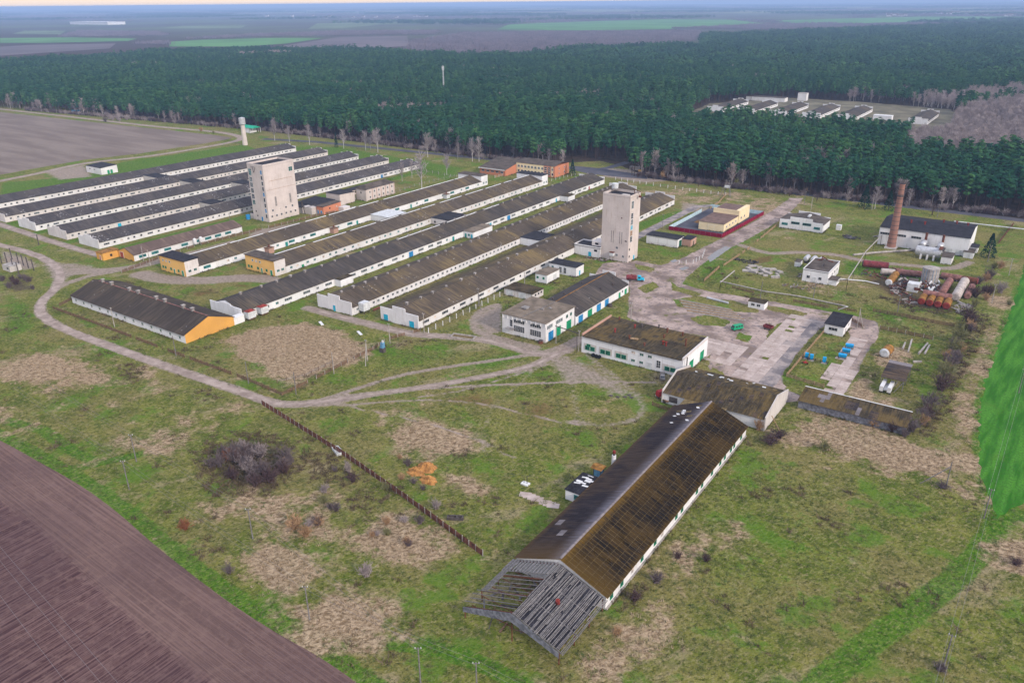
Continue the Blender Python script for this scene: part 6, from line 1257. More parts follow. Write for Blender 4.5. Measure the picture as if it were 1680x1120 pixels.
heap('dark brush heap in front of the block pile', -78, 322, 6, 2.2, 50, ('wood_brown', 'rubble', 'steel_dark'), 9, .6, .8)
heap('rusty pipes and plates between the silo and tanks', -29.5, 352, 3, 6, 46, ('rust', 'steel_dark', 'tank_pink', 'pallid_grey'), 10, 1.2, 1.6)
heap('rusty junk strewn behind the ochre tank', -42, 352, 4, 5, 46, ('rust', 'steel_dark', 'wood_brown', 'concrete'), 11, 1.1, 1.5)
heap('dark plates lying left of the four red tanks', -36, 329, 3.4, 3, 26, ('steel_dark', 'rust', 'concrete'), 12, 1.2, .8)
heap('brown junk strip along the back of the tank pile', -40, 368.5, 16, 1.6, 60, ('rust', 'wood_brown', 'concrete', 'steel_dark'), 13, 1.0, 1.0)
r5 = random.Random(5)
for i, (x, y, z) in enumerate([(-103 + (i % 5) * 3.3 + r5.uniform(-.6, .6), 331 + (i // 5) * 4.4 + r5.uniform(-.8, .8) - (i % 5) * .5, 0) for i in range(15)]):
    m = MB(); w, l, h = r5.uniform(1.2, 2.4), r5.uniform(1, 1.6), r5.uniform(.6, 1.4); m.hexa([(x - w, y - l, 0), (x + w, y - l + .3, 0), (x + w, y + l, 0), (x - w, y + l - .3, 0), (x - w + .05, y - l + .05, h), (x + w - .05, y - l + .35, h * .95), (x + w - .05, y + l - .05, h), (x - w + .05, y + l - .35, h * 1.05)]); o = m.build('concrete_block', MAT['concrete'], None, loc=(x, y, 0)); o.rotation_euler = (r5.uniform(-.12, .12), r5.uniform(-.1, .1), r5.uniform(-.9, .9)); o.scale = (r5.uniform(.6, 1.1),) * 3
    tag(o, 'pale concrete block in the heap left of the pump house', 'concrete block', 'concrete blocks heaped in the grass')
for i in range(4):
    x = -66 + i * 1.7; m = MB(); m.beam((x - 2, 419 + i * .4, .3), (x + 2.6, 428 + i * .3, .3), .45); tag(m.build('concrete_beam', MAT['concrete'], None, loc=(x, 420, 0)), 'grey concrete beam lying left of the boiler house', 'beam', 'beams by the boiler house')
for i in range(9):
    a, b = at(1113 + i * 2, 491 + i * 2.6, .2), at(1200 + i * 3, 508 + i * 2.2, .2); m = MB(); m.beam(a, b, .35, .35); tag(m.build('timber_beam', MAT['wood_tan' if i % 2 else 'concrete'], None, loc=(a.x, a.y, 0)), 'long weathered beam in the stack on the yard', 'beam', 'beams stacked on the yard')
a, b = at(1160, 488, .4), at(1195, 497, .4); m = MB(); m.tube(a, b, .45, n=10); tag(m.build('steel_pipe', MAT['silver'], None, loc=(a.x, a.y, 0)), 'pale blue grey pipe lying in the yard grass', 'pipe')
for i, (x, y) in enumerate(((1206, 571), (1252, 574))): pass
# slabs of the yard
pv = tag(thing('slab_paving', None, None, (-66, 255, 0)), kind='structure'); sl_m = MB().box(-1.45, 1.45, -.98, .98, -.02, .03).mesh('slab', MAT['slab_concrete'])
def slab(x, y, rz): inst(sl_m, 'slab', pv, (x, y, .045 + rng.uniform(-.006, .012)), rz + rng.uniform(-.015, .015))
for j in range(32):
    for i in range(3):
        if rng.random() < .9: slab(-69.6 + i * 2.96, 226.5 + j * 2.02, 0)
for j in range(9):
    for i in range(8):
        if rng.random() < .86: slab(-96 + i * 2.96, 233.5 + j * 2.02, 0)
for j in range(4):
    for i in range(5):
        if rng.random() < .8: slab(-42.5 + i * .0 + (j % 2) * 2.96, 232 + i * 4.04 + (j // 2) * 2.02, 0)
for j in range(22):
    for i in range(2):
        if rng.random() < .72: slab(-45.5 + i * 2.96, 236 + j * 2.02, .0)
for i in range(8):
    if rng.random() < .9: p = at(862 + i * 6.5, 811 + i * 2.6); slab(p.x, p.y, .4)
flat_poly('puddle', W([(1160, 423), (1172, 413), (1190, 404), (1200, 406), (1180, 420), (1165, 430)]), .030, plain('water', (0.13, 0.13, 0.13), .1, .12, .5, spec=.5), 'shallow puddle on the yard road', jit=.3, step=1.5)
flat_poly('puddle', W([(1100, 428), (1108, 425), (1113, 428), (1104, 431)]), .030, MAT['water'], 'small puddle at the yard road edge', jit=.2, step=1)
flat_poly('puddle', W([(1113, 441), (1124, 437), (1131, 439), (1120, 444)]), .030, MAT['water'], 'round puddle in the yard road', jit=.2, step=1)

# ---------------------------------------------------------------- vehicles
def wheels(t, pts, r, w, along='y'):
    for x, y in pts:
        m = MB(); d = Vector((w / 2, 0, 0)); c = Vector((x, y, r)); m.tube(c - d, c + d, r, n=14, mc=1); o = m.build('wheel', [MAT['rubber'], MAT['steel_dark']], t)
def place(t, x, y, rz):
    t.location = (x, y, 0); t.rotation_euler = (0, 0, rz)
# built at the origin facing +Y, then driven to its spot
t = thing('tank_truck', 'old sky blue truck with dark red tank body', 'truck', (0, 0, 0))
m = MB(); m.box(-1.0, 1.0, 1.2, 2.7, .75, 2.35); m.hexa([(-.95, 1.25, 2.355), (.95, 1.25, 2.355), (.95, 2.55, 2.355), (-.95, 2.55, 2.355), (-.85, 1.35, 2.5), (.85, 1.35, 2.5), (.85, 2.35, 2.5), (-.85, 2.35, 2.5)]); m.build('cab', MAT['cyan_paint'], t)
m = MB(); m.hexa([(-.75, 2.705, .75), (.75, 2.705, .75), (.65, 4.1, .75), (-.65, 4.1, .75), (-.72, 2.705, 1.65), (.72, 2.705, 1.65), (.55, 4.05, 1.45), (-.55, 4.05, 1.45)]); m.build('hood', MAT['cyan_paint'], t)
for s in (-1, 1): m = MB(); m.hexa([(s * .7 - .28, 2.8, .6), (s * .7 + .28, 2.8, .6), (s * .7 + .28, 4.0, .6), (s * .7 - .28, 4.0, .6), (s * .7 - .28, 3.0, 1.12), (s * .7 + .28, 3.0, 1.12), (s * .7 + .28, 3.8, 1.12), (s * .7 - .28, 3.8, 1.12)]); m.build('fender', MAT['cyan_paint'], t)
m = MB(); m.box(-.8, .8, 2.7, 2.73, 1.7, 2.25); m.build('windscreen', MAT['glass_dark'], t)
for s in (-1, 1): m = MB(); m.box(s * 1.0 - .012, s * 1.0 + .012, 1.4, 2.4, 1.65, 2.2); m.build('side_window', MAT['glass_dark'], t)
m = MB(); m.box(-1.0, 1.0, 4.1, 4.3, .5, .75); m.build('bumper', MAT['white_paint'], t)
m = MB(); m.box(-.5, .5, -3.2, 3.6, .55, .75); m.build('chassis', MAT['steel_dark'], t)
m = MB(); m.tube((0, -3.4, 1.75), (0, .6, 1.75), 1.05, n=18); m.tube((0, -3.6, 1.75), (0, -3.4, 1.75), .8, 1.05, n=18); m.tube((0, .6, 1.75), (0, .8, 1.75), 1.05, .8, n=18); m.build('tank_body', MAT['tank_maroon'], t); m = MB(); m.tube((0, -1.4, 2.75), (0, -1.4, 3.05), .35, n=10); m.build('filler_cap', MAT['rust'], t)
wheels(t, ((-.9, 3.3), (.9, 3.3), (-.9, -2.0), (.9, -2.0)), .48, .35); p = at(1041, 461); place(t, p.x, p.y, math.radians(-62))
t = thing('van', 'old green van standing on the paved yard', 'van', (0, 0, 0)); m = MB(); m.hexa([(-.9, -2.1, .55), (.9, -2.1, .55), (.9, 2.1, .55), (-.9, 2.1, .55), (-.9, -2.1, 1.25), (.9, -2.1, 1.25), (.9, 2.15, 1.25), (-.9, 2.15, 1.25)]); m.hexa([(-.9, -2.1, 1.255), (.9, -2.1, 1.255), (.9, 2.1, 1.255), (-.9, 2.1, 1.255), (-.78, -2.0, 2.05), (.78, -2.0, 2.05), (.78, 1.6, 2.05), (-.78, 1.6, 2.05)]); m.build('body', MAT['van_green'], t)
m = MB(); m.hexa([(-.7, 2.06, 1.35), (.7, 2.06, 1.35), (.7, 2.12, 1.35), (-.7, 2.12, 1.35), (-.66, 1.72, 1.92), (.66, 1.72, 1.92), (.66, 1.77, 1.92), (-.66, 1.77, 1.92)]); m.build('windscreen', MAT['glass_dark'], t)
for s in (-1, 1):
    for y in (-1.4, -.2, 1.0): m = MB(); m.hexa([(s * .885 - .02, y - .45, 1.4), (s * .885 + .02, y - .45, 1.4), (s * .885 + .02, y + .45, 1.4), (s * .885 - .02, y + .45, 1.4), (s * .81 - .02, y - .42, 1.88), (s * .81 + .02, y - .42, 1.88), (s * .81 + .02, y + .42, 1.88), (s * .81 - .02, y + .42, 1.88)]); m.build('side_window', MAT['glass_dark'], t)
wheels(t, ((-.82, 1.35), (.82, 1.35), (-.82, -1.3), (.82, -1.3)), .38, .24); p = at(1209, 541); place(t, p.x, p.y, math.radians(150))
t = thing('farm_trailer', 'dark red farm trailer left on the yard', 'trailer', (0, 0, 0)); m = MB(); m.box(-1, 1, -1.6, 1.6, .8, .9); m.box(-1, -.93, -1.6, 1.6, .905, 1.6); m.box(.93, 1, -1.6, 1.6, .905, 1.6); m.box(-.925, .925, -1.6, -1.53, .905, 1.6); m.box(-.925, .925, 1.53, 1.6, .905, 1.6); m.build('box_body', MAT['tank_maroon'], t)
m = MB(); m.beam((0, 1.6, .7), (0, 3.0, .5), .12); m.build('drawbar', MAT['steel_dark'], t); wheels(t, ((-.9, -.8), (.9, -.8), (-.9, .9), (.9, .9)), .4, .24); p = at(1260, 540); place(t, p.x, p.y, math.radians(80))
t = thing('lorry_cab', 'red lorry cab peeping out behind the cross shed', 'lorry', (0, 0, 0)); m = MB(); m.box(-1.1, 1.1, .2, 1.9, .8, 1.5); m.hexa([(-1.1, .2, 1.505), (1.1, .2, 1.505), (1.1, 1.9, 1.505), (-1.1, 1.9, 1.505), (-1.0, .25, 2.5), (1.0, .25, 2.5), (1.0, 1.6, 2.5), (-1.0, 1.6, 2.5)]); m.build('cab', MAT['red_paint'], t)
m = MB(); m.hexa([(-.95, 1.84, 1.6), (.95, 1.84, 1.6), (.95, 1.9, 1.6), (-.95, 1.9, 1.6), (-.9, 1.66, 2.35), (.9, 1.66, 2.35), (.9, 1.71, 2.35), (-.9, 1.71, 2.35)]); m.build('windscreen', MAT['glass_dark'], t); m = MB(); m.box(-1.1, 1.1, 1.9, 2.1, .45, .8); m.build('bumper', MAT['white_paint'], t); m = MB(); m.box(-.5, .5, -3.5, 1.8, .55, .79); m.build('chassis', MAT['steel_dark'], t); m = MB(); m.box(-1.1, 1.1, -3.5, -.1, .8, 1.1); m.build('flatbed', MAT['wood_brown'], t)
wheels(t, ((-.95, 1.0), (.95, 1.0), (-.95, -2.4), (.95, -2.4)), .48, .3); place(t, -82.6, 198.6, math.radians(60))
t = thing('car', 'wrecked grey car beside the white repair shed', 'car', (0, 0, 0)); m = MB(); m.hexa([(-.85, -2.0, .35), (.85, -2.0, .35), (.85, 2.0, .35), (-.85, 2.0, .35), (-.82, -2.0, .95), (.82, -2.0, .95), (.8, 2.0, .85), (-.8, 2.0, .85)]); m.hexa([(-.8, -1.5, .955), (.8, -1.5, .955), (.8, .9, .93), (-.8, .9, .93), (-.65, -1.1, 1.45), (.65, -1.1, 1.45), (.65, .35, 1.45), (-.65, .35, 1.45)]); m.build('body', MAT['concrete_dark'], t)
m = MB(); m.hexa([(-.65, -1.52, 1.0), (.65, -1.52, 1.0), (.65, -1.46, 1.0), (-.65, -1.46, 1.0), (-.55, -1.18, 1.4), (.55, -1.18, 1.4), (.55, -1.12, 1.4), (-.55, -1.12, 1.4)]); m.build('rear_window', MAT['glass_dark'], t); m = MB(); m.hexa([(-.8, .95, .9), (.8, .95, .9), (.75, 1.0, .9), (-.75, 1.0, .9), (-.75, 1.15, 1.9), (.75, 1.15, 1.9), (.7, 1.2, 1.9), (-.7, 1.2, 1.9)]); m.build('raised_hood', MAT['concrete_dark'], t); wheels(t, ((-.8, 1.25), (.8, 1.25), (-.8, -1.25), (.8, -1.25)), .32, .2); place(t, -88.4, 211.6, math.radians(25))
def seeder(label, x, y, rz, tall):
    t = thing('seed_drill', label, 'farm machine', (0, 0, 0), 'blue farm machines on the slabs')
    if tall: m = MB(); m.box(-.55, .55, -.5, .5, .9, 2.1); m.hexa([(-.25, -.25, .3), (.25, -.25, .3), (.25, .25, .3), (-.25, .25, .3), (-.55, -.5, .895), (.55, -.5, .895), (.55, .5, .895), (-.55, .5, .895)]); m.build('hopper', MAT['machine_blue'], t)
    else: m = MB(); m.hexa([(-1.1, -.45, .7), (1.1, -.45, .7), (1.1, .45, .7), (-1.1, .45, .7), (-1.3, -.75, 1.6), (1.3, -.75, 1.6), (1.3, .75, 1.6), (-1.3, .75, 1.6)]); m.box(-1.3, 1.3, -.75, .75, 1.605, 1.68); m.build('hopper', MAT['machine_blue'], t)
    m = MB()
    for sx in (-.7, .7):
        m.beam((sx, -.5, 0), (sx, -.3, .8), .1); m.beam((sx, .5, 0), (sx, .3, .8), .1)
    m.beam((-.8, 0, .5), (.8, 0, .5), .12); m.build('frame', MAT['steel_dark'], t); m = MB(); m.box(-.9, .9, -.8, .8, 0, .12); m.build('skid', MAT['concrete'], t)
    for sx in (-1.2, 1.2): m = MB(); m.tube((sx - .07, 0, .45), (sx + .07, 0, .45), .45, n=12); m.build('wheel', MAT['rubber'], t)
    place(t, x, y, rz)
for lb, x, y, tl in (('blue seed drill nearest the picket corner, left of two', -54.8, 252.0, 1), ('blue seed drill nearest the picket corner, right of two', -53.1, 251.6, 1), ('lone blue seed drill between the two groups', -49.0, 251.6, 1), ('wide blue hopper machine, nearest of three in row', -44.9, 258.4, 0), ('wide blue hopper machine, middle of three in row', -44.9, 263.4, 0), ('wide blue hopper machine, farthest of three in row', -44.9, 268.2, 0)): seeder(lb, x, y, .15, tl)
t = thing('cart_frame', 'little red cart frame beside the blue seed drills', 'cart', (-54.0, 247.6, 0)); m = MB(); m.beam((-54.8, 247.6, .5), (-53.2, 247.6, .5), .3); m.beam((-54, 246.9, .5), (-54, 248.3, .7), .3); m.build('frame', MAT['red_paint'], t); m = MB(); m.tube((-54.9, 247.6, .3), (-54.7, 247.6, .3), .3, n=10); m.tube((-53.3, 247.6, .3), (-53.1, 247.6, .3), .3, n=10); m.build('axle_wheel', MAT['rubber'], t)
tank('rusty tank with pale blue end by the open shelter', (-33.6, 266.8, 1.7), (-33.0, 271.5, 1.7), 1.6, 'tank_ochre', 'pallid_grey')
for i, (a, b) in enumerate((((1490, 577), (1496, 557)), ((1481, 572), (1485, 562)), ((1507, 580), (1522, 563)), ((1517, 580), (1525, 566)), ((1498, 593), (1512, 593)))):
    p, q = at(*a, .3), at(*b, .3); m = MB(); m.beam(p, q, .5, .6); tag(m.build('concrete_footing', MAT['concrete'], None, loc=(p.x, p.y, 0)), NTH[i] + ' weathered concrete footing behind the open shelter', 'footing', 'concrete footings')
p = at(554, 741); t = thing('water_trough', 'white rectangular trough lying by the rusty fence', 'trough', (0, 0, 0)); m = MB(); m.box(-.9, .9, -2.0, 2.0, .0, .25); m.box(-.9, -.78, -2, 2, .255, .75); m.box(.78, .9, -2, 2, .255, .75); m.box(-.775, .775, -2, -1.88, .255, .75); m.box(-.775, .775, 1.88, 2, .255, .75); m.build('basin', MAT['pallid_grey'], t); place(t, p.x, p.y, math.radians(65))
for lb, px, py, r, sd in (('orange sand heap at the back of three', 700, 767, 2.6, 1), ('orange sand heap at the left of three', 683, 774, 2.2, 2), ('orange sand heap at the front of three', 703, 788, 2.1, 3)):
    p = at(px, py); m = MB(); n = 18; rr = random.Random(sd); prev = None
    rings = [(1.0, 0), (.82, .3), (.55, .62), (.28, .85)]
    for f, z in rings: m.v += [(p.x + math.cos(6.283 * i / n) * r * 1.25 * f * rr.uniform(.7, 1.15), p.y + math.sin(6.283 * i / n) * r * .9 * f * rr.uniform(.7, 1.15), z * r * .62 * rr.uniform(.75, 1.2) - (.02 if z == 0 else 0)) for i in range(n)]
    m.v.append((p.x, p.y, r * .6)); 
    for j in range(3):
        for i in range(n): m.f.append((j * n + i, j * n + (i + 1) % n, (j + 1) * n + (i + 1) % n, (j + 1) * n + i)); m.m.append(0)
    for i in range(n): m.f.append((3 * n + i, 3 * n + (i + 1) % n, 4 * n)); m.m.append(0)
    tag(m.build('sand_heap', MAT['orange_sand'], None, loc=p), lb, 'sand heap', 'orange sand heaps')
p = at(628, 577); t = thing('machine_column', 'old blue and white machine column beside wire fence', 'machine', p); m = MB(); m.box(p.x - .8, p.x + .8, p.y - .8, p.y + .8, 0, 1.6); m.build('pedestal', MAT['steel_dark'], t); m = MB(); m.hexa([(p.x - .7, p.y - .6, 1.6), (p.x + .7, p.y - .6, 1.6), (p.x + .7, p.y + .6, 1.6), (p.x - .7, p.y + .6, 1.6), (p.x - .3, p.y - .5, 3.6), (p.x + .7, p.y - .5, 3.6), (p.x + .7, p.y + .5, 3.6), (p.x - .3, p.y + .5, 3.6)]); m.build('housing', MAT['bus_blue'], t); m = MB(); m.tube((p.x + .3, p.y, 3.6), (p.x + .3, p.y, 4.3), .35, n=10); m.build('cap', MAT['pallid_grey'], t)
for lb, px, py in (('white bench slab in the grass, left of two', 527, 531), ('white bench slab in the grass, right of two', 590, 547)):
    p = at(px, py); m = MB(); m.box(p.x - .5, p.x + .5, p.y - 2.0, p.y + 2.0, .12, .3); m.box(p.x - .4, p.x + .4, p.y - 1.6, p.y - 1.3, 0, .118); m.box(p.x - .4, p.x + .4, p.y + 1.3, p.y + 1.6, 0, .118); o = m.build('bench_slab', MAT['white_paint'], None, loc=p); o.rotation_euler = (0, 0, 1.1); tag(o, lb, 'bench')
p = at(747, 851); t = thing('dugout_trough', 'dark wooden trough lying before the rusty fence', 'trough', (0, 0, 0)); m = MB(); m.box(-.55, .55, -1.9, 1.9, 0, .2); m.box(-.55, -.4, -1.9, 1.9, .2, .8); m.box(.4, .55, -1.9, 1.9, .2, .8); m.box(-.4, .4, -1.9, -1.6, .2, .8); m.box(-.4, .4, .2, .5, .2, .75); m.box(-.4, .4, 1.6, 1.9, .2, .8); m.build('hull', MAT['steel_dark'], t); place(t, p.x, p.y, math.radians(-60))
p = at(862, 794); t = thing('hand_pump', 'small hand pump on white plinth in grass', 'pump', p); m = MB(); m.box(p.x - 1.0, p.x + 1.0, p.y - .7, p.y + .7, 0, .35); m.build('plinth', MAT['white_paint'], t); m = MB(); m.tube((p.x - .4, p.y, .35), (p.x - .4, p.y, 2.2), .07, n=6); m.tube((p.x + .5, p.y, .35), (p.x + .5, p.y, 2.6), .07, n=6); m.tube((p.x + .5, p.y, 2.5), (p.x + 1.2, p.y + .4, 2.9), .05, n=6); m.build('pipework', MAT['steel_dark'], t)
p = at(760, 553); t = thing('foundation_pit', 'old white concrete basin with mossy floor', 'basin', p); m = MB(); m.box(p.x - 4.5, p.x - 4.1, p.y - 1.6, p.y + 1.6, 0, .5); m.box(p.x + 4.1, p.x + 4.5, p.y - 1.6, p.y + 1.6, 0, .5); m.box(p.x - 4.08, p.x + 4.08, p.y + 1.3, p.y + 1.6, 0, .5); m.box(p.x - 4.08, p.x + 4.08, p.y - 1.6, p.y - 1.3, 0, .35); m.build('rim', MAT['concrete'], t); m = MB(); m.box(p.x - 4.08, p.x + 4.08, p.y - 1.28, p.y + 1.28, 0, .06); m.build('floor_slab', MAT['lichen_deck'], t); t.rotation_euler = (0, 0, .25)
for i, (px, py) in enumerate(((973, 585), (978, 587), (983, 588))):
    p = at(px, py); m = MB(); m.tube((p.x, p.y - .35, .62), (p.x, p.y + .35, .62), .62, n=16); tag(m.build('tyre', MAT['rubber'], None, loc=p), ('left', 'middle', 'right')[i] + ' black tyre leaning on the repair shed wall', 'tyre', 'tyres at the repair shed')
for i, (px, py) in enumerate(((1002, 649), (1013, 651), (1025, 651), (1032, 648), (1036, 652))):
    p = at(px, py); m = MB(); m.hexa([(p.x - .7, p.y - .5, 0), (p.x + .6, p.y - .6, 0), (p.x + .7, p.y + .5, 0), (p.x - .5, p.y + .6, 0), (p.x - .3, p.y - .3, .3), (p.x + .4, p.y - .3, .35), (p.x + .3, p.y + .3, .3), (p.x - .3, p.y + .2, .25)]); tag(m.build('charred_log', MAT['steel_dark'], None, loc=p), NTH[i] + ' charred lump from the left on the worn ground', 'log', 'charred lumps')
for lb, px, py, mt in (('rusty barrel at the corner of the office', 887, 563, 'rust'), ('dark barrel beside the workshop gates', 1001, 503, 'steel_dark')):
    p = at(px, py); t = thing('barrel', lb, 'barrel', p); m = MB(); m.tube((p.x, p.y, 0), (p.x, p.y, 1.1), .8, n=14); m.build('drum', MAT[mt], t); m = MB(); m.tube((p.x, p.y, 1.104), (p.x, p.y, 1.16), .82, n=14); m.build('rim', MAT['steel_dark'], t)
# ---------------------------------------------------------------- pipes
def pipe(label, pts, r, mat, posts=None, pm='steel_dark', name='pipeline'):
    pts = [Vector(p) for p in pts]; t = thing(name, label, 'pipeline', (pts[0].x, pts[0].y, 0))
    for a, b in zip(pts[:-1], pts[1:]):
        m = MB(); m.tube(a, b, r, n=8); m.build('pipe', MAT[mat], t)
        if posts:
            n = int((b - a).length / posts)
            for i in range(n + 1):
                c = a.lerp(b, i / max(1, n))
                if c.z > .8: m = MB(); m.beam((c.x, c.y, 0), (c.x, c.y, c.z - r), .16); m.build('post', MAT[pm], t)
pipe('white overhead pipe from the boiler house to pump house', [(-62.4, 407, 4.8), at(1421, 412, 4.6), at(1391, 458, 4.6), (-64.5, 337, 1.2)], .22, 'concrete', 14)
pipe('low black and white heating pipe at brick chimney foot', [at(1400, 418, .5), at(1440, 414, .5), at(1500, 410, .5)], .5, 'concrete')
pipe('long ground pipe with portal beside the yard road', [at(1205, 444, 3), at(1182, 463, 3), (at(1182, 463, 0).x, at(1182, 463, 0).y, .5), at(1255, 478, .5), at(1300, 484, .5), at(1317, 487, .5), at(1392, 503, .5)], .26, 'concrete', 9)
pipe('white inverted pipe standing at the black roofed hut', [at(1376, 508, .4), at(1389, 503, 5.0), at(1390, 503, .4)], .2, 'white_paint')
pipe('white pipe running right from behind the boiler house', [(-33, 437, 7), at(1566, 363, 1.4), at(1662, 374, 1.4), at(1720, 380, 1.4)], .28, 'pallid_grey', 10)
pipe('pale pipe on the ground beside the pump house', [at(1374, 457, .4), at(1420, 461, .4), at(1442, 466, .3)], .25, 'white_paint')
# ---------------------------------------------------------------- fences: every post, rail run and picket panel is a part
def fence(label, pts, h, post_m, panel_m, step=2.6, picket=None, post_w=.16, group=None, over=.15, rail=None, gaps=0.0, seed=0):
    r = random.Random(seed); pts = [Vector((p[0], p[1], 0)) for p in pts]; t = thing('fence', label, 'fence', pts[0], group)
    pm = MB().box(-post_w / 2, post_w / 2, -post_w / 2, post_w / 2, 0, h + over).mesh('post', MAT[post_m]); cache = {}
    for a, b in zip(pts[:-1], pts[1:]):
        n = max(1, round((b - a).length / step)); L = (b - a).length / n; rz = math.atan2(b.y - a.y, b.x - a.x)
        if panel_m and round(L, 1) not in cache:
            m = MB()
            if picket:
                k_ = int(L / picket)
                for i in range(k_): x = .1 + i * picket; m.box(x, x + picket * .62, -.02, .02, .1, h - r.uniform(0, .15))
                m.box(0, L, .025, .07, h * .3, h * .3 + .1); m.box(0, L, .025, .07, h * .75, h * .75 + .1)
            else:
                for i in range(6): m.box(.04 + (L - .08) * i / 6, .04 + (L - .08) * (i + 1) / 6 - .012, -.03 + (i % 2) * .03, .0 + (i % 2) * .03, .05, h)
            cache[round(L, 1)] = m.mesh('panel', MAT[panel_m])
        for i in range(n + 1):
            p = a.lerp(b, i / n)
            if i < n or b is pts[-1]: inst(pm, 'post', t, p, rz, (1, 1, r.uniform(.92, 1.08)), rot=(r.uniform(-.03, .03), r.uniform(-.03, .03), rz))
            if panel_m and i < n and r.random() >= gaps: inst(cache[round(L, 1)], 'panel', t, p, rot=(r.uniform(-.05, .05), 0, rz))
        if rail:
            m = MB()
            for z in rail: m.beam(a + Vector((0, 0, z)), b + Vector((0, 0, z)), .05, .05)
            m.build('rail', MAT['wire'], t)
    return t
fence('rusty board fence running down past the white trough', W([(430, 664), (560, 745), (660, 815), (792, 912)]), 1.65, 'concrete', 'rust_panel', 2.3, seed=1)
fence('brown picket fence along the dirt track by yellow gabled barn', W([(118, 492), (88, 507), (160, 533), (285, 580), (400, 622), (463, 649), (505, 629)]), 1.35, 'wood_brown', 'wood_brown', 3.2, .42, seed=2, gaps=.04)
fence('broken wire fence round the dry plot corner', W([(505, 629), (560, 600), (612, 574), (640, 557), (690, 543)]), 1.3, 'concrete', 'wood_brown', 3.4, .6, seed=3, gaps=.35)
fence('low inner fence of leaning posts round the dry plot', W([(455, 628), (500, 618), (545, 596)]), 1.1, 'wood_brown', None, 3.0, rail=(.5, .9), seed=4)
fence('white concrete post fence beside the house nearest yard', W([(703, 546), (760, 517), (820, 487)]), 1.9, 'white_paint', None, 4.2, post_w=.22, rail=(.7, 1.4), seed=5)
fence('long picket fence between orange-ended shed and yellow-fronted house', W([(200, 448), (260, 425), (330, 402), (420, 380), (520, 355), (560, 347)]), 1.5, 'concrete', 'wood_brown', 4.0, .5, seed=6, gaps=.1)
fence('white post fence along the road before the forest', W([(1010, 295), (1060, 303), (1120, 312), (1190, 321)]), 1.8, 'white_paint', None, 5.0, post_w=.28, rail=(.7, 1.4), seed=7)
fence('tan fence from the road post frame towards red compound', W([(1190, 321), (1180, 333), (1165, 343)]), 1.4, 'wood_tan', 'wood_tan', 4.0, .5, seed=8)
fence('post fence behind the ruined poultry houses', W([(500, 252), (560, 262), (640, 272), (700, 283), (770, 295)]), 1.7, 'concrete', None, 6.0, post_w=.26, rail=(.7, 1.3), seed=9)
fence('white post fence before the orange brick office', W([(812, 292), (850, 283), (862, 280)]), 1.7, 'white_paint', 'wood_tan', 4, .6, seed=10)
fence('white post fence along front of the orange brick office', W([(905, 297), (925, 292), (950, 287)]), 1.6, 'white_paint', None, 4, rail=(.6, 1.2), seed=11)
fence('short white post fence before the green-gated garage', W([(1114, 433), (1137, 432), (1152, 424), (1156, 413)]), 1.6, 'white_paint', None, 3.6, post_w=.24, rail=(.7, 1.3), seed=12)
fence('tan picket fence round the blue farm machines', W([(1352, 545), (1322, 580), (1290, 618), (1320, 627), (1351, 636)]), 1.3, 'wood_tan', 'wood_tan', 2.6, .36, seed=13)
fence('dark picket fence behind the concrete footings', W([(1443, 540), (1485, 548), (1530, 558)]), 1.5, 'concrete', 'wood_brown', 2.9, .36, seed=14)
fence('brown board fence in front of the four red tanks', W([(1432, 511), (1480, 520), (1530, 530), (1565, 536)]), 1.5, 'wood_brown', 'wood_brown', 2.9, .36, seed=15)
fence('broken brown fence beside the black roofed hut', W([(1398, 527), (1408, 533), (1416, 538)]), 1.3, 'wood_brown', 'wood_brown', 2.4, .36, seed=16)
fence('brown railing along the yard road verge near block heap', W([(1155, 462), (1180, 440)]), 1.5, 'wood_brown', 'wood_tan', 3, .5, seed=17)
fence('tan railing along the yard road verge, upper one', W([(1187, 437), (1230, 408)]), 1.3, 'wood_tan', 'wood_tan', 3.4, .5, seed=18, gaps=.2)
fence('tan railing by the stepped white building', W([(1238, 400), (1275, 370)]), 1.3, 'wood_tan', 'wood_tan', 3.4, .5, seed=19, gaps=.3)
fence('brown fence along the long ground pipe', W([(1190, 470), (1260, 487), (1330, 500), (1405, 512)]), 1.1, 'wood_brown', 'wood_brown', 3.2, .5, seed=20, gaps=.25)
fence('dark fence beside the red lorry cab', W([(1070, 665), (1090, 672), (1105, 676)]), 1.3, 'wood_brown', 'wood_brown', 2.2, .3, seed=21)
fence('rusty fence running up behind the spruce', W([(1638, 400), (1662, 369)]), 1.4, 'rust', 'rust_panel', 3, seed=22)
fence('white post fence among bare birches behind houses', W([(640, 320), (680, 306), (720, 296), (770, 285)]), 1.6, 'concrete', None, 5, rail=(.6, 1.2), seed=23)
fence('short fence at left corner of barn and dirt track', W([(170, 475), (118, 492)]), 1.3, 'concrete', 'wood_brown', 3.2, .5, seed=24, gaps=.3)
for i, (px, py) in enumerate(((3, 432), (12, 432), (23, 443), (31, 449), (31, 433), (39, 436), (47, 440), (56, 444), (64, 402), (20, 425))):
    p = at(px, py); m = MB(); m.beam((p.x, p.y, 0), (p.x + rng.uniform(-.2, .2), p.y, 5.4), .35); tag(m.build('timber_post', MAT['steel_dark'], None, loc=p), NTH[i] + ' dark bare post of the ruined frame at left edge', 'post', 'posts of the ruined frame')
p = at(16, 444); flat_block('ruin_wall', 'low ruined concrete hut among dark posts', 'ruin', p.x - 4, p.x + 3, p.y - 1, p.y + 4, 2.4, 'pale_concrete', 'concrete', over=0)
window(bpy.data.objects['ruin_wall'], '-y', p.x + 1, p.y - 1, 1.5, 1.6, .7, 1, 1, 'void', None)
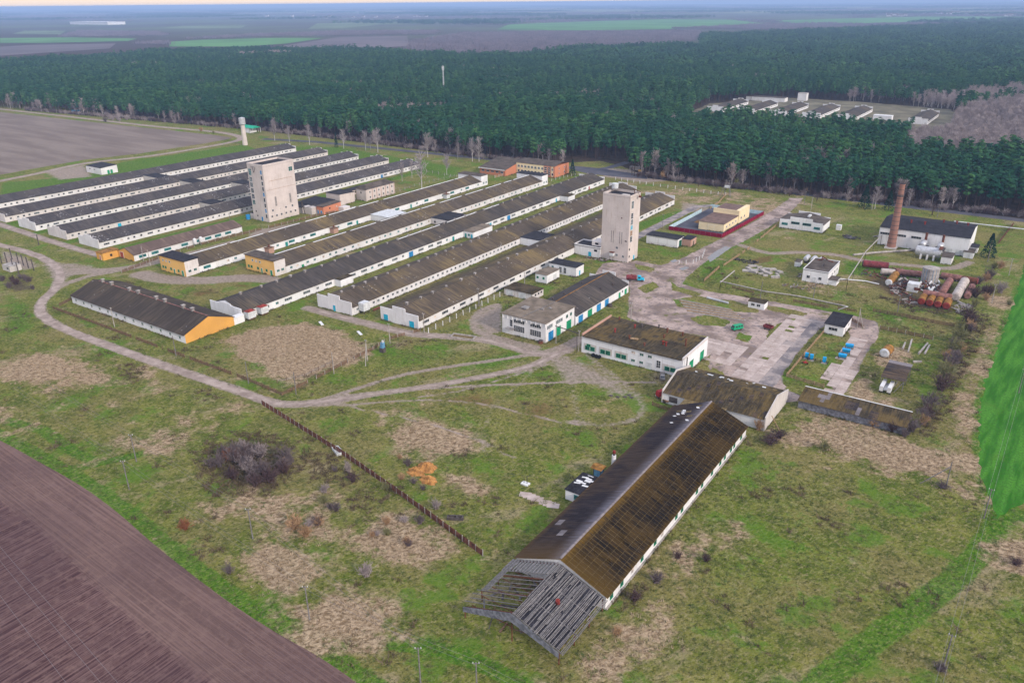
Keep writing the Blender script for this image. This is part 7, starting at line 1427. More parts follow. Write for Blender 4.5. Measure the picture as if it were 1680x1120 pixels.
# ---------------------------------------------------------------- utility poles and wires
def pole(label, px, py, h=8.0, lean=0.0, group=None, strut=None, mat='wood_grey', arm=1.2, head=0.0):
    b = at(px, py) if not isinstance(px, Vector) else px; top = Vector((b.x + lean, b.y, h)); t = thing('utility_pole', label, 'utility pole', b, group)
    m = MB(); m.tube(b, top, .16, .11, n=8); m.build('mast', MAT[mat], t)
    if arm:
        e = Vector((math.cos(head), math.sin(head), 0)) * arm / 2; m = MB(); m.beam(top - e - Vector((0, 0, .25)), top + e - Vector((0, 0, .25)), .1); m.build('crossarm', MAT['wood_grey'], t)
        for s in (-1, 1): m = MB(); c = top + e * s * .85 - Vector((0, 0, .2)); m.tube(c, c + Vector((0, 0, .28)), .06, n=6); m.build('insulator', MAT['white_paint'], t)
    if strut: m = MB(); m.tube(b + Vector(strut), b.lerp(top, .82), .12, n=6); m.build('strut', MAT[mat], t)
    return top
def wire(label, a, b, sag=.6, group=None, off=0.0, n=10):
    a, b = Vector(a), Vector(b); d = (b - a).normalized(); e = Vector((-d.y, d.x, 0)) * off; m = MB(); pr = None
    for i in range(n + 1):
        f = i / n; p = a.lerp(b, f) + e - Vector((0, 0, sag * 4 * f * (1 - f)))
        if pr is not None: m.tube(pr, p, .02, n=4, caps=False)
        pr = p
    tag(m.build('overhead_wire', MAT['wire'], None, loc=a), label, 'wire', group)
UG = 'poles of the meadow line'
a1 = pole('pole of the meadow line farthest left', 224, 757, 8.2, group=UG, head=.6); a2 = pole('meadow line pole standing right of the purple thicket', 415, 884, 8.2, group=UG, head=.6)
b1 = pole('field line pole nearest the ploughed headland on the left', 212, 802, 8.2, head=.6); b2 = pole('field line pole on the dry grass above the lush strip', 508, 1016, 8.2, head=.6); b3 = pole('right of the two utility poles cut by the bottom edge', 783, 1148, 8.6, head=.6)
e0 = a1 + (a1 - a2); f0 = b1 + (b1 - b2) * .9; a3 = pole('left of the two utility poles cut by the bottom edge', 690, 1120, 8.2, head=.6)
for lb, p, q in (('upper meadow wire span running out left', e0, a1), ('upper meadow wire span over the purple thicket', a1, a2), ('upper meadow wire span over dry grass patches', a2, a3), ('field edge wire span running out left', f0, b1), ('field edge wire span along the ploughed headland', b1, b2), ('field edge wire span near the bottom edge', b2, b3), ('field edge wire span out of the bottom', b3, b3 + (b3 - b2) * .6)):
    for s in (-.5, .5): wire(lb, p, q, .9, 'pairs of overhead wires', s)
for i, (p, q) in enumerate((((0, 895), (195, 1120)), ((0, 918), (167, 1120)), ((0, 975), (110, 1120)))):
    A, B = at(*p, 9.0), at(*q, 9.0); wire(('upper', 'middle', 'lower')[i] + ' thin overhead wire crossing the ploughed field', A - (B - A) * .5, B + (B - A) * .4, .4, 'wires over the ploughed field')
r1 = pole('right meadow pole at the top of the green crop edge', 1671, 645, 8); r2 = pole('right meadow pole beside the green crop corner', 1614, 850, 8); r3 = pole('right meadow pole at the lower right', 1547, 1097, 8)
pole('strutted pole on the dry mound behind plank shed', 1552, 798, 7, strut=(-5.5, -2.0, 0), arm=.0)
for p, q, lb in ((r1, r2, 'right meadow wire span along the crop field'), (r2, r3, 'right meadow wire span over the mown lane'), (r1 + (r1 - r2), r1, 'right meadow wire span beside the bushes'), (r3, r3 + (r3 - r2), 'right meadow wire span out of the picture')):
    for s in (-.5, .5): wire(lb, p, q, .8, 'pairs of overhead wires', s)
for lb, x, y, st in (('wooden pole in front of the white barn wall, left', 188, 536, None), ('wooden pole in front of the white barn wall, right', 289, 584, None), ('thin pole inside the picket fence by dry plot', 408, 629, None), ('pole at the corner of the picket fence', 486, 647, None), ('dark pole on the right edge of the dry plot', 548, 613, None), ('strutted pole pair beside the blue machine column', 603, 592, (2.5, -3.5, 0)), ('pole right behind the blue machine column', 640, 564, None),
                     ('pole beside the white house corner and post fence', 696, 546, None), ('strutted pole by the low pinkish garage', 785, 503, (3.5, -3, 0)), ('pole behind the small white hut', 861, 475, None), ('pole in the grass behind the little kiosk', 1247, 491, None), ('pole in front of the pump house door', 1334, 490, None), ('pole beside the four red tanks', 1472, 514, None), ('twin leg pole beside the black roofed hut', 1406, 537, (2.2, 0, 0)), ('pole on the bushy bank at the right', 1627, 497, None), ('pole on the bushy bank beside the crop field', 1655, 452, None), ('pole at the corner of the rusty tank yard', 1620, 430, None),
                     ('pole at the road junction, left', 1319, 336, None), ('pole at the road junction, right', 1330, 346, None), ('roadside pole left of the brick chimney', 1430, 345, None), ('roadside pole right of the brick chimney', 1537, 358, None), ('pole in front of the low orange-ended shed', 236, 429, None), ('second pole in front of orange-ended shed', 247, 436, None), ('pole at the shed end by stained tower', 379, 372, None), ('pole in the dark yard before the red compound', 1087, 375, None), ('pole between office and repair shed', 912, 563, None), ('dark lamp pole at the repair shed corner', 949, 576, None), ('pole behind the repair shed roof', 1035, 528, None)):
    pole(lb, x, y, 7.6, rng.uniform(-.15, .15), strut=st, arm=.9 if rng.random() < .5 else 0, mat='wood_grey' if rng.random() < .5 else 'concrete')
a = at(1192, 322); t = thing('transformer_tower', 'twin pole transformer frame at the end of white posts', 'transformer', a); m = MB()
for dx in (-1.6, 1.6): m.tube((a.x + dx, a.y, 0), (a.x + dx * .6, a.y, 10), .2, n=8); m.tube((a.x + dx * 2.2, a.y - 2.5, 0), (a.x + dx * .8, a.y, 8), .15, n=6)
m.build('mast', MAT['wood_grey'], t); m = MB(); m.box(a.x - 1.6, a.x + 1.6, a.y - .6, a.y + .6, 5.2, 6.6); m.build('transformer_box', MAT['pallid_grey'], t); m = MB(); m.beam((a.x - 2, a.y, 9.6), (a.x + 2, a.y, 9.6), .18); m.build('crossarm', MAT['wood_grey'], t)
b_, c_ = Vector((at(911, 563).x, at(911, 563).y, 6.6)), Vector((at(949, 576).x, at(949, 576).y, 6.6)); pipe('overhead pipe between the office and repair shed poles', [b_, c_], .16, 'steel_dark', name='overhead_pipe')
p = at(729, 168); t = thing('radio_mast', 'thin lattice radio mast standing in the forest', 'radio mast', p); m = MB()
for a in range(3):
    q = Vector((math.cos(a * 2.09) * .9, math.sin(a * 2.09) * .9, 0)); q2 = Vector((math.cos((a + 1) * 2.09) * .9, math.sin((a + 1) * 2.09) * .9, 0)); m.beam(p + q, p + q * .5 + Vector((0, 0, 42)), .25)
    for k_ in range(12): m.beam(p + q.lerp(q * .5, k_ / 12) + Vector((0, 0, k_ * 3.5)), p + q2.lerp(q2 * .5, (k_ + 1) / 12) + Vector((0, 0, (k_ + 1) * 3.5)), .12)
m.build('lattice', MAT['pallid_grey'], t); m = MB()
for a in range(3): q = Vector((math.cos(a * 2.09) * 1.1, math.sin(a * 2.09) * 1.1, 0)); m.box(p.x + q.x - .25, p.x + q.x + .25, p.y + q.y - .25, p.y + q.y + .25, 37, 41)
m.build('antenna', MAT['white_paint'], t)

# ---------------------------------------------------------------- vegetation meshes
def leafmat(name, a, b, rough=.9, shade=.35, patchy=None):
    k = NT(name); r = k.rnd(); n = k.noise(.35, 3, .6, k.n('ShaderNodeTexCoord').outputs['Object'])
    c = k.mix(r, a, b); c = k.mix(k.math('MULTIPLY', k.step(n, .35, .7), shade), c, tuple(q * .55 for q in a)); c = k.mix(k.math('MULTIPLY', k.step(k.noise(.012, 5, .65), .40, .62), .6), c, patchy) if patchy else c; MAT[name] = k.done(c, rough, spec=.03); return MAT[name]
leafmat('pine_needles', (0.010, 0.066, 0.034), (0.092, 0.215, 0.066), shade=.7, patchy=(0.014, 0.070, 0.046)); leafmat('spruce_needles', (0.010, 0.038, 0.026), (0.016, 0.05, 0.03))
leafmat('twig_purple', (0.123, 0.096, 0.104), (0.181, 0.145, 0.145)); leafmat('twig_grey', (0.27, 0.23, 0.235), (0.37, 0.33, 0.335)); leafmat('twig_red', (0.246, 0.096, 0.052), (0.290, 0.123, 0.065)); leafmat('twig_tan', (0.348, 0.217, 0.123), (0.420, 0.275, 0.160))
leafmat('twig_olive', (0.167, 0.167, 0.075), (0.225, 0.217, 0.109)); leafmat('twig_dark', (0.080, 0.052, 0.058), (0.123, 0.081, 0.081)); leafmat('twig_mauve', (0.27, 0.225, 0.225), (0.41, 0.35, 0.345)); leafmat('twig_far', (0.17, 0.145, 0.175), (0.25, 0.21, 0.24)); leafmat('leaf_bud', (0.17, 0.17, 0.05), (0.20, 0.19, 0.07))
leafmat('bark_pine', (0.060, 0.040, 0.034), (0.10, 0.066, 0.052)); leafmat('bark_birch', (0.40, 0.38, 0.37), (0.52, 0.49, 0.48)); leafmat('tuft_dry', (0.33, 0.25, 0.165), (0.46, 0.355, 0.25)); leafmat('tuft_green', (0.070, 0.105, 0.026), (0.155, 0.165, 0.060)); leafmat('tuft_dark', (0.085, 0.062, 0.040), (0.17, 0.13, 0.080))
def raw_mesh(name, V, F, mat):
    me_ = bpy.data.meshes.new(name); me_.from_pydata([tuple(v) for v in V], [], [tuple(f) for f in F]); me_.materials.append(MAT[mat]); me_.update(); return me_
def tris(C, size, up, g, axis=None):
    """random needle or leaf triangles around the centres C"""
    n = len(C); nr = g.normal(size=(n, 3)); nr[:, 2] = np.abs(nr[:, 2]) + up
    if axis is not None: nr = axis / (np.linalg.norm(axis, axis=1)[:, None] + 1e-6) + nr * .32
    n = len(C); nr /= np.linalg.norm(nr, axis=1)[:, None]
    t = np.cross(nr, g.normal(size=(n, 3))); t /= np.linalg.norm(t, axis=1)[:, None]; b = np.cross(nr, t); s = size * g.uniform(.6, 1.3, (n, 1))
    V = np.concatenate([C + t * s, C - t * s * .5 + b * s * .87, C - t * s * .5 - b * s * .87]); i = np.arange(n); return V, np.stack([i, i + n, i + 2 * n], 1)
def pine_crown(seed, h=18.0, clumps=30, per=16, size=.60, base=.45, rmax=2.4):
    g = np.random.default_rng(seed); f = g.uniform(0, 1, clumps) ** .85; z = h * (base + (1 - base) * f); rad = rmax * np.clip(np.sin(np.pi * (.25 + .62 * f)) ** .8, .12, 1) * g.uniform(.45, 1.05, clumps); a = g.uniform(0, 6.283, clumps)
    C = np.stack([rad * np.cos(a), rad * np.sin(a), z], 1); O = g.normal(size=(clumps * per, 3)); O /= np.linalg.norm(O, axis=1)[:, None]; O[:, 2] = np.where(O[:, 2] < -.3, -O[:, 2], O[:, 2]); P = np.repeat(C, per, 0) + O * np.array([.85, .85, .6]) * g.uniform(.7, 1.15, (clumps * per, 1)); A = O * .6 + np.stack([P[:, 0], P[:, 1], (P[:, 2] - h * (base + .2)) * .5], 1) * .35; return tris(P, size, .5, g, A)
def trunk_mesh(name, h, r0, r1, mat, seed, n=6):
    r = random.Random(seed); m = MB(); pr = Vector((0, 0, 0)); 
    for i in range(3): q = Vector((r.uniform(-.15, .15), r.uniform(-.15, .15), h * (i + 1) / 3)); m.tube(pr, q, r0 + (r1 - r0) * i / 3, r0 + (r1 - r0) * (i + 1) / 3, n, caps=False); pr = q
    return m.mesh(name, MAT[mat])
def twig_cloud(seed, h, w, n, thick, base=.0, up=.9, levels=3):
    """leafless branches: thin tapering triangles growing outwards and upwards"""
    g = np.random.default_rng(seed); V = []; F = []
    def grow(p, d, L, t, lv):
        q = p + d * L; s = np.cross(d, g.normal(size=3)); s /= np.linalg.norm(s) + 1e-9; k_ = len(V); V.extend([p - s * t, p + s * t, q]); F.append((k_, k_ + 1, k_ + 2))
        if lv > 0:
            for _ in range(3 if lv > 1 else 4):
                f = g.uniform(.35, .95); e = d + g.normal(size=3) * .55; e[2] += .12; e /= np.linalg.norm(e); grow(p + d * L * f, e, L * g.uniform(.38, .62), t * .6, lv - 1)
    for i in range(n):
        a = g.uniform(0, 6.283); z0 = h * base * g.uniform(.3, 1.0) if base else 0; tilt = g.uniform(.15, 1.0); d = np.array([math.cos(a) * tilt * w, math.sin(a) * tilt * w, up]); d /= np.linalg.norm(d)
        off = np.array([g.normal() * w * .18, g.normal() * w * .18, 0]) if not base else np.zeros(3); grow(np.array([0, 0, z0]) + off, d, h * g.uniform(.45, .7) * (1 - .35 * (base > 0)), thick, levels)
    return np.array(V), np.array(F)
PINE_C = [raw_mesh('crown', *pine_crown(s, rmax=2.1 + .35 * (s % 3)), 'pine_needles') for s in range(5)]
PINE_T = [trunk_mesh('trunk', 15.5, .24, .08, 'bark_pine', s) for s in range(2)]
def spruce_crown(seed, h=11.0):
    g = np.random.default_rng(seed); P = []
    for i in range(900): f = g.uniform(0, 1) ** .8; z = h * (.06 + .94 * f); r = (1 - f) * h * .27 * g.uniform(.55, 1.08) + .1; a = g.uniform(0, 6.283); P.append((r * math.cos(a), r * math.sin(a), z - r * .25))
    return tris(np.array(P), .34, .2, g)
SPR_C = [raw_mesh('crown', *spruce_crown(s), 'spruce_needles') for s in (1, 2)]; SPR_T = trunk_mesh('trunk', 8, .2, .06, 'bark_pine', 3)
def birch_crown(seed, h=13.0):
    g = np.random.default_rng(seed); V, F = [], []; n0 = 0
    for i in range(17): f = .28 + .68 * i / 17; v, f_ = twig_cloud(seed * 100 + i, h * (.58 - .32 * f), 1.25, 3, .15, 0, 1.0, 2); v = v + np.array([0, 0, h * f]); V.append(v); F.append(f_ + n0); n0 += len(v)
    return np.concatenate(V), np.concatenate(F)
BIR_C = [raw_mesh('crown', *birch_crown(s), 'twig_grey') for s in (1, 2, 3)]; BIR_T = [trunk_mesh('trunk', 12.6, .2, .04, 'bark_birch', s) for s in (1, 2)]
WOOD_C = [raw_mesh('crown', *birch_crown(s, 12), 'twig_mauve') for s in (4, 5)]
BUSH = {k_: [raw_mesh('branches', *twig_cloud(s + 10, 2.6, .95, 20, .085, 0, .9, 3), k_) for s in range(2)] for k_ in ('twig_purple', 'twig_red', 'twig_tan', 'twig_olive', 'twig_dark', 'leaf_bud', 'twig_mauve')}
TREE_D = {k_: raw_mesh('crown', *twig_cloud(77, 7.5, .95, 15, .13, .25, .9, 3), k_) for k_ in ('twig_purple', 'leaf_bud', 'twig_tan')}; TREE_T = trunk_mesh('trunk', 4.0, .25, .14, 'bark_pine', 9)

def tree(name, label, p, crown, trunk, s, group=None, cat='tree', rz=None):
    t = thing(name, label, cat, p, group); rz = rng.uniform(0, 6.28) if rz is None else rz
    sc_ = s if hasattr(s, '__len__') else (s, s, s)
    inst(trunk, 'trunk', t, p, rz, sc_); inst(crown, 'crown', t, p, rz, sc_); return t
for i, (px, py, s) in enumerate(((451, 231, 1.05), (475, 234, .85), (508, 238, 1.05), (564, 244, .95), (600, 247, .95), (608, 247, .7), (620, 250, 1.15), (702, 258, 1.1), (739, 250, 1.15), (751, 261, .7), (775, 265, 1.05), (786, 265, 1.1))): tree('birch_tree', NTH[i] + ' bare birch from the left in the forest road row', at(px, py), rng.choice(BIR_C), rng.choice(BIR_T), s * 1.2, 'birches along the road')
for lb, px, py, s in (('large bare birch behind the pale storehouse', 692, 310, 1.75), ('bare birch right of the large storehouse birch', 733, 287, 1.05), ('bare birch left of large storehouse birch, farther one', 676, 292, .85), ('bare birch left of large storehouse birch, nearer one', 660, 298, .9), ('bright white birch standing right of the budding olive tree', 1257, 310, 1.15), ('slim birch between two dark firs by the chimney', 1435, 343, .95)): tree('birch_tree', lb, at(px, py), rng.choice(BIR_C), rng.choice(BIR_T), s)
for lb, px, py, s in (('dark columnar spruce among the roadside birches', 552, 242, (.62, .62, 1.15)), ('dark spruce at the corner of the orange brick office', 939, 288, (.95, .95, 1.0)), ('large dark spruce beside the boiler house', 1621, 423, (1.3, 1.3, 1.05)), ('green fir left of the brick chimney, larger one', 1417, 342, (1.35, 1.35, 1.25)), ('green fir just left of the brick chimney, smaller one', 1457, 345, (1.15, 1.15, 1.05))): tree('spruce_tree', lb, at(px, py), SPR_C[px % 2], SPR_T, s)
for lb, px, py, s, k_ in (('budding olive tree by the transformer frame', 1207, 308, 1.05, 'leaf_bud'), ('bare round tree at the road bend, left of two', 1072, 295, .9, 'twig_purple'), ('bare round tree at the road bend, right of two', 1086, 295, 1.0, 'twig_tan'), ('bare roadside tree left of transformer frame, first', 1146, 306, .9, 'twig_purple'), ('bare roadside tree left of transformer frame, second', 1176, 309, 1.0, 'twig_purple'), ('bare roadside tree right at the transformer frame', 1191, 312, 1.05, 'twig_purple'),
                          ('bare roadside tree left of the junction, first', 1277, 318, .95, 'twig_purple'), ('bare roadside tree left of the junction, second', 1295, 322, 1.0, 'twig_purple'), ('bare roadside tree right of the junction', 1340, 331, .9, 'twig_purple'), ('bare round tree behind the boiler house', 1529, 353, 1.15, 'twig_purple'), ('bare low tree at the junction corner', 1322, 318, .7, 'twig_tan')): tree('deciduous_tree', lb, at(px, py), TREE_D[k_], TREE_T, s)
def bush(label, px, py, s, k_, group=None, name='bush'):
    p = at(px, py); t = thing(name, label, 'bush', p, group); inst(rng.choice(BUSH[k_]), 'branches', t, p, rng.uniform(0, 6.28), s if hasattr(s, '__len__') else (s, s, s)); inst(rng.choice(BUSH[k_]), 'branches', t, p + Vector((.3, .2, 0)), rng.uniform(0, 6.28), tuple(q * .85 for q in (s if hasattr(s, '__len__') else (s, s, s))))
rb = random.Random(3)
for i in range(30): a, q = rb.uniform(0, 6.28), math.sqrt(rb.random()); bush('purple grey bare bush in the big meadow thicket', 412 + 66 * q * math.cos(a), 768 + 29 * q * math.sin(a), rb.uniform(1.3, 2.0), 'twig_purple' if rb.random() < .7 else 'twig_mauve' if rb.random() < .4 else 'twig_dark', 'bushes of the meadow thicket')
for lb, px, py, s, k_ in (('rust red bush on top of the meadow thicket', 377, 755, 1.5, 'twig_red'), ('brown bush at the right of the meadow thicket', 466, 764, 1.2, 'twig_tan'), ('rust red bush alone near the ploughed field', 303, 868, (1.5, 1.5, 1.25), 'twig_red'), ('big tan bush by the meadow pole', 483, 866, (2.0, 2.0, 1.7), 'twig_tan'), ('tan bush overlapping the big tan one', 500, 880, 1.4, 'twig_tan'), ('small grey bush at the headland edge', 375, 940, 1.1, 'twig_purple'), ('small grey bush beside dry grass above lush strip', 600, 945, 1.5, 'twig_mauve'), ('dark bush below the white trough', 578, 790, 1.3, 'twig_dark'), ('pale sapling at the rusty fence', 571, 775, (.8, .8, 1.7), 'twig_mauve'), ('pinkish sapling behind the rusty fence', 715, 835, (1.1, 1.1, 1.4), 'twig_mauve'),
                          ('large dark red bush at the cross shed corner', 1262, 728, (2.3, 2.3, 1.3), 'twig_dark'), ('second dark bush at the cross shed corner', 1276, 718, (1.9, 1.9, 1.3), 'twig_dark'), ('thin bush against the cross shed gable', 1243, 705, (1.2, 1.2, 1.7), 'twig_tan'), ('grey olive bush in front of plank shed', 1352, 738, 1.5, 'twig_olive'), ('brown brush at plank shed wall, left', 1400, 690, 1.0, 'twig_purple'), ('brown brush at plank shed wall, middle', 1432, 700, 1.3, 'twig_tan'), ('brown brush at plank shed wall, right', 1462, 708, 1.5, 'twig_dark'), ('brown brush beyond the plank shed end', 1483, 716, 1.2, 'twig_purple'),
                          ('dark bush at the end of the brown board fence', 1587, 528, 2.85, 'twig_dark'), ('yellow green budding bush below the dark one', 1578, 543, 1.80, 'leaf_bud'), ('olive bush on the ditch bank, upper', 1572, 560, 2.85, 'twig_olive'), ('olive bush on the ditch bank, second', 1563, 580, 2.70, 'twig_olive'), ('purple bush on the ditch bank, middle', 1556, 602, 2.40, 'twig_purple'), ('olive bush on the ditch bank, lower', 1548, 620, 2.85, 'twig_olive'), ('dark bush on the ditch bank, lower', 1542, 640, 2.70, 'twig_dark'), ('purple bush on the ditch bank, lowest', 1522, 672, 2.55, 'twig_purple'), ('purple bush on the ditch bank near the plank shed', 1512, 690, 1.95, 'twig_purple'), ('purple bush right of the rusty tank pile', 1598, 488, 2.55, 'twig_dark'), ('purple bush below the large spruce', 1622, 458, 2.40, 'twig_purple'), ('grey bush on the bank behind tank pile', 1640, 480, 2.25, 'twig_mauve'), ('red brown bush by the large spruce', 1640, 440, 1.80, 'twig_tan'), ('thin bush between red tanks and bank', 1580, 470, 1.3, 'twig_red'), ('green bush on the bank beside the crop', 1655, 500, 1.1, 'twig_olive'),
                          ('brush heap bush at the strutted pole', 1545, 800, (1.5, 1.5, .8), 'twig_purple'), ('dark brush in the dry patch at the right edge', 1665, 925, (1.3, 1.3, .8), 'twig_dark'), ('brush at the foot of lower right pole', 1540, 1098, (1.2, 1.2, .8), 'twig_purple'), ('dark bush against the barn wall near the canopy', 1040, 985, 1.2, 'twig_dark'), ('brown bush against the barn wall, second from canopy', 1075, 955, 1.3, 'twig_purple'), ('small dark bush in the meadow right of barn', 1157, 920, 1.0, 'twig_dark'), ('dark bush against the barn wall, middle', 1110, 915, .9, 'twig_dark'), ('brown bush near the fallen canopy posts', 1010, 1040, .9, 'twig_tan'), ('bush before the small white hut', 928, 497, 1.0, 'twig_dark'), ('scrubby bush behind the low pinkish garage', 905, 500, .9, 'twig_olive'), ('thin bush in dark strip between houses', 580, 405, .9, 'twig_dark'), ('bare shrub by the bare field corner', 330, 215, 1.8, 'twig_tan'), ('dark bush row at field track bend', 350, 219, 1.2, 'twig_olive')): bush(lb, px, py, s, k_)
for i in range(34):
    f = rb.random(); px, py = np.interp(f, [0, .3, .6, 1], [1632, 1592, 1556, 1508]) + rb.gauss(0, 7), np.interp(f, [0, .3, .6, 1], [450, 525, 600, 705]) + rb.gauss(0, 6); bush('bare bush in the hedge along the ditch bank', px, py, rb.uniform(1.0, 2.0), rb.choice(('twig_olive', 'twig_purple', 'twig_tan', 'twig_mauve', 'twig_dark', 'twig_olive')), 'hedge bushes along the ditch')
for i in range(22): bush('low brown shrub scattered in the meadow right of the thicket', rb.uniform(500, 700), rb.uniform(745, 900), rb.uniform(.6, 1.2), rb.choice(('twig_tan', 'twig_mauve', 'twig_olive', 'twig_purple')), 'low shrubs in the meadow')
for i in range(12): bush('dark bare bush of the thicket at the left picture edge', rb.uniform(-14, 56), rb.uniform(456, 478), rb.uniform(.9, 1.4), 'twig_purple' if rb.random() < .7 else 'twig_dark', 'bushes at the left edge')
for i in range(16): bush('bare mauve shrub at the forest corner by the bare field', rb.uniform(165, 245), rb.uniform(186, 201), rb.uniform(1.8, 3.4), 'twig_mauve' if rb.random() < .6 else 'twig_purple', 'shrubs at the forest corner')

# ---------------------------------------------------------------- scatter by geometry nodes (woods and grass nobody could count)
SRC = bpy.data.collections.new('sources')
def source(mesh, mesh2=None):
    if mesh2 is None: o = bpy.data.objects.new('src', mesh)
    else:
        V = [v.co[:] for v in mesh.vertices]; n = len(V); V += [v.co[:] for v in mesh2.vertices]; F = [tuple(p.vertices) for p in mesh.polygons]; k_ = len(F); F += [tuple(i + n for i in p.vertices) for p in mesh2.polygons]
        me_ = bpy.data.meshes.new('src'); me_.from_pydata(V, [], F); me_.materials.append(mesh.materials[0]); me_.materials.append(mesh2.materials[0]); me_.polygons.foreach_set('material_index', [0] * k_ + [1] * (len(F) - k_)); me_.update(); o = bpy.data.objects.new('src', me_)
    return o
def scatter(name, label, cat, P, S, objs, ix=None):
    n = len(P); me_ = bpy.data.meshes.new(name); me_.vertices.add(n); me_.vertices.foreach_set('co', np.asarray(P, np.float32).ravel())
    S = np.asarray(S, np.float32); S = np.repeat(S[:, None], 3, 1) if S.ndim == 1 else S
    me_.attributes.new('scl', 'FLOAT_VECTOR', 'POINT').data.foreach_set('vector', S.ravel())
    R = np.zeros((n, 3), np.float32); R[:, 2] = nrng.uniform(0, 6.283, n); R[:, :2] = nrng.normal(0, .03, (n, 2)); me_.attributes.new('rot', 'FLOAT_VECTOR', 'POINT').data.foreach_set('vector', R.ravel())
    me_.attributes.new('ix', 'INT', 'POINT').data.foreach_set('value', np.asarray(nrng.integers(0, len(objs), n) if ix is None else ix, np.int32))
    col_ = bpy.data.collections.new(name + '_src')
    for i, o in enumerate(objs): o.name = '%s_src_%02d' % (name, i); col_.objects.link(o)
    ob = bpy.data.objects.new(name, me_); COL.objects.link(ob); tag(ob, label, cat, kind='stuff')
    ng = bpy.data.node_groups.new(name, 'GeometryNodeTree'); ng.interface.new_socket('Geometry', in_out='INPUT', socket_type='NodeSocketGeometry'); ng.interface.new_socket('Geometry', in_out='OUTPUT', socket_type='NodeSocketGeometry')
    N = ng.nodes.new; gi, go = N('NodeGroupInput'), N('NodeGroupOutput'); ci = N('GeometryNodeCollectionInfo'); ci.inputs[0].default_value = col_; ci.inputs[1].default_value = True; ci.inputs[2].default_value = True
    iop = N('GeometryNodeInstanceOnPoints'); iop.inputs['Pick Instance'].default_value = True
    def na(nm, ty): q = N('GeometryNodeInputNamedAttribute'); q.data_type = ty; q.inputs[0].default_value = nm; return q.outputs[0]
    L = ng.links.new; L(gi.outputs[0], iop.inputs['Points']); L(ci.outputs[0], iop.inputs['Instance']); L(na('ix', 'INT'), iop.inputs['Instance Index']); L(na('scl', 'FLOAT_VECTOR'), iop.inputs['Scale'])
    e2r = N('FunctionNodeEulerToRotation'); L(na('rot', 'FLOAT_VECTOR'), e2r.inputs[0]); L(e2r.outputs[0], iop.inputs['Rotation']); L(iop.outputs[0], go.inputs[0])
    md = ob.modifiers.new('scatter', 'NODES'); md.node_group = ng; return ob
def project(P):
    d = P - np.array([0, 0, CAM_H]); zc = d @ FW; zc = np.where(zc < 1, 1, zc); return 840 + FPX * (d @ RT) / zc, 560 - FPX * (d @ UP) / zc, zc
def in_view(X, Y, mx=170, my=120):
    u, v, zc = project(np.stack([X, Y, np.zeros_like(X)], 1)); return (u > -mx) & (u < 1680 + mx) & (v < 1120 + my) & (zc > 5)
def grid(x0, x1, y0, y1, s, jit=.38):
    X, Y = np.meshgrid(np.arange(x0, x1, s), np.arange(y0, y1, s)); X = X.ravel() + nrng.uniform(-jit, jit, X.size) * s; Y = Y.ravel() + nrng.uniform(-jit, jit, Y.size) * s
    k_ = in_view(X, Y); return X[k_], Y[k_]
def pin(pxpoly, X, Y, z=0.0): return inside(ats(pxpoly, z), X, Y)
def lowf(X, Y, f, s):
    a = np.sin(X * f + s) * np.cos(Y * f * 1.3 + s * 2.1) + .6 * np.sin(X * f * 2.3 - Y * f * 1.7 + s * 3) + .4 * np.cos(X * f * 4.1 + Y * f * 3.3 + s); return a / 2
EX = np.array([-2600, -1500, -1045, -830, -628, -493, -358, -255, -167, -78, -17, 60, 300]); EY = np.array([440, 446, 454, 478, 498, 499, 492, 494, 491, 498, 504, 512, 520])
def forest_edge(X): return np.interp(X, EX, EY)
FTOP = [(-400, 112), (-50, 116), (0, 113), (110, 106), (200, 99), (330, 91), (450, 88), (560, 87), (660, 93), (760, 97), (850, 99), (910, 90), (1000, 84), (1060, 82), (1150, 80), (1150, 64), (1260, 58), (1420, 51), (1560, 45), (1720, 39), (2100, 30)]
PINES = [(x, y) for x, y in FTOP] + [(2300, 380), (1690, 362), (-400, 200)]
CLEARW = ats([(1130, 185), (1165, 170), (1300, 161), (1420, 168), (1560, 180), (1575, 190)]) + ats([(1545, 208), (1480, 212), (1430, 207), (1370, 203), (1280, 197), (1225, 192), (1180, 190), (1140, 192)], 11.0)
BARE = [[(1478, 246), (1500, 205), (1570, 176), (1720, 150), (1800, 190), (1760, 246), (1600, 252)], [(618, 186), (735, 186), (735, 176), (618, 176)], [(205, 112), (265, 112), (262, 106), (205, 106)], [(385, 95), (490, 92), (480, 88), (390, 90)], [(1010, 176), (1075, 174), (1070, 164), (1010, 166)], [(940, 160), (990, 160), (985, 153), (940, 154)], [(1370, 176), (1500, 176), (1720, 150), (1720, 138), (1500, 160), (1370, 166)], [(90, 196), (240, 206), (260, 198), (180, 188), (100, 186)], [(330, 208), (380, 212), (375, 200), (335, 198)]]
def forest_pts(y0, y1, s):
    X, Y = grid(-2700, 400, y0, y1, s); edge = forest_edge(X) + lowf(X, Y, .05, 1.0) * 4; k_ = (Y > edge) & inside(W(FTOP + [(2500, 420), (-1500, 260)]), X, Y) & ~inside(CLEARW, X, Y)
    br = at(1003, 274); k_ &= (lowf(X, Y, .045, 8.) < .8) & (nrng.random(len(X)) < .93); k_ &= ~((np.abs((X - br.x) - (Y - br.y) * -.25) < 9) & (Y < 545)); k_ &= ~pin([(925, 258), (985, 262), (1015, 270), (1055, 287), (925, 287)], X, Y); return X[k_], Y[k_]
pb = [source(c, PINE_T[i % 2]) for i, c in enumerate(PINE_C)]; wb = [source(c, BIR_T[i]) for i, c in enumerate(WOOD_C)]
XN, YN = forest_pts(450, 760, 5.2); XM, YM = forest_pts(760, 1300, 5.9)
bareN = np.zeros(len(XN), bool); bareM = np.zeros(len(XM), bool)
for b_ in BARE: bareN |= pin(b_, XN, YN, 9.0); bareM |= pin(b_, XM, YM, 9.0)
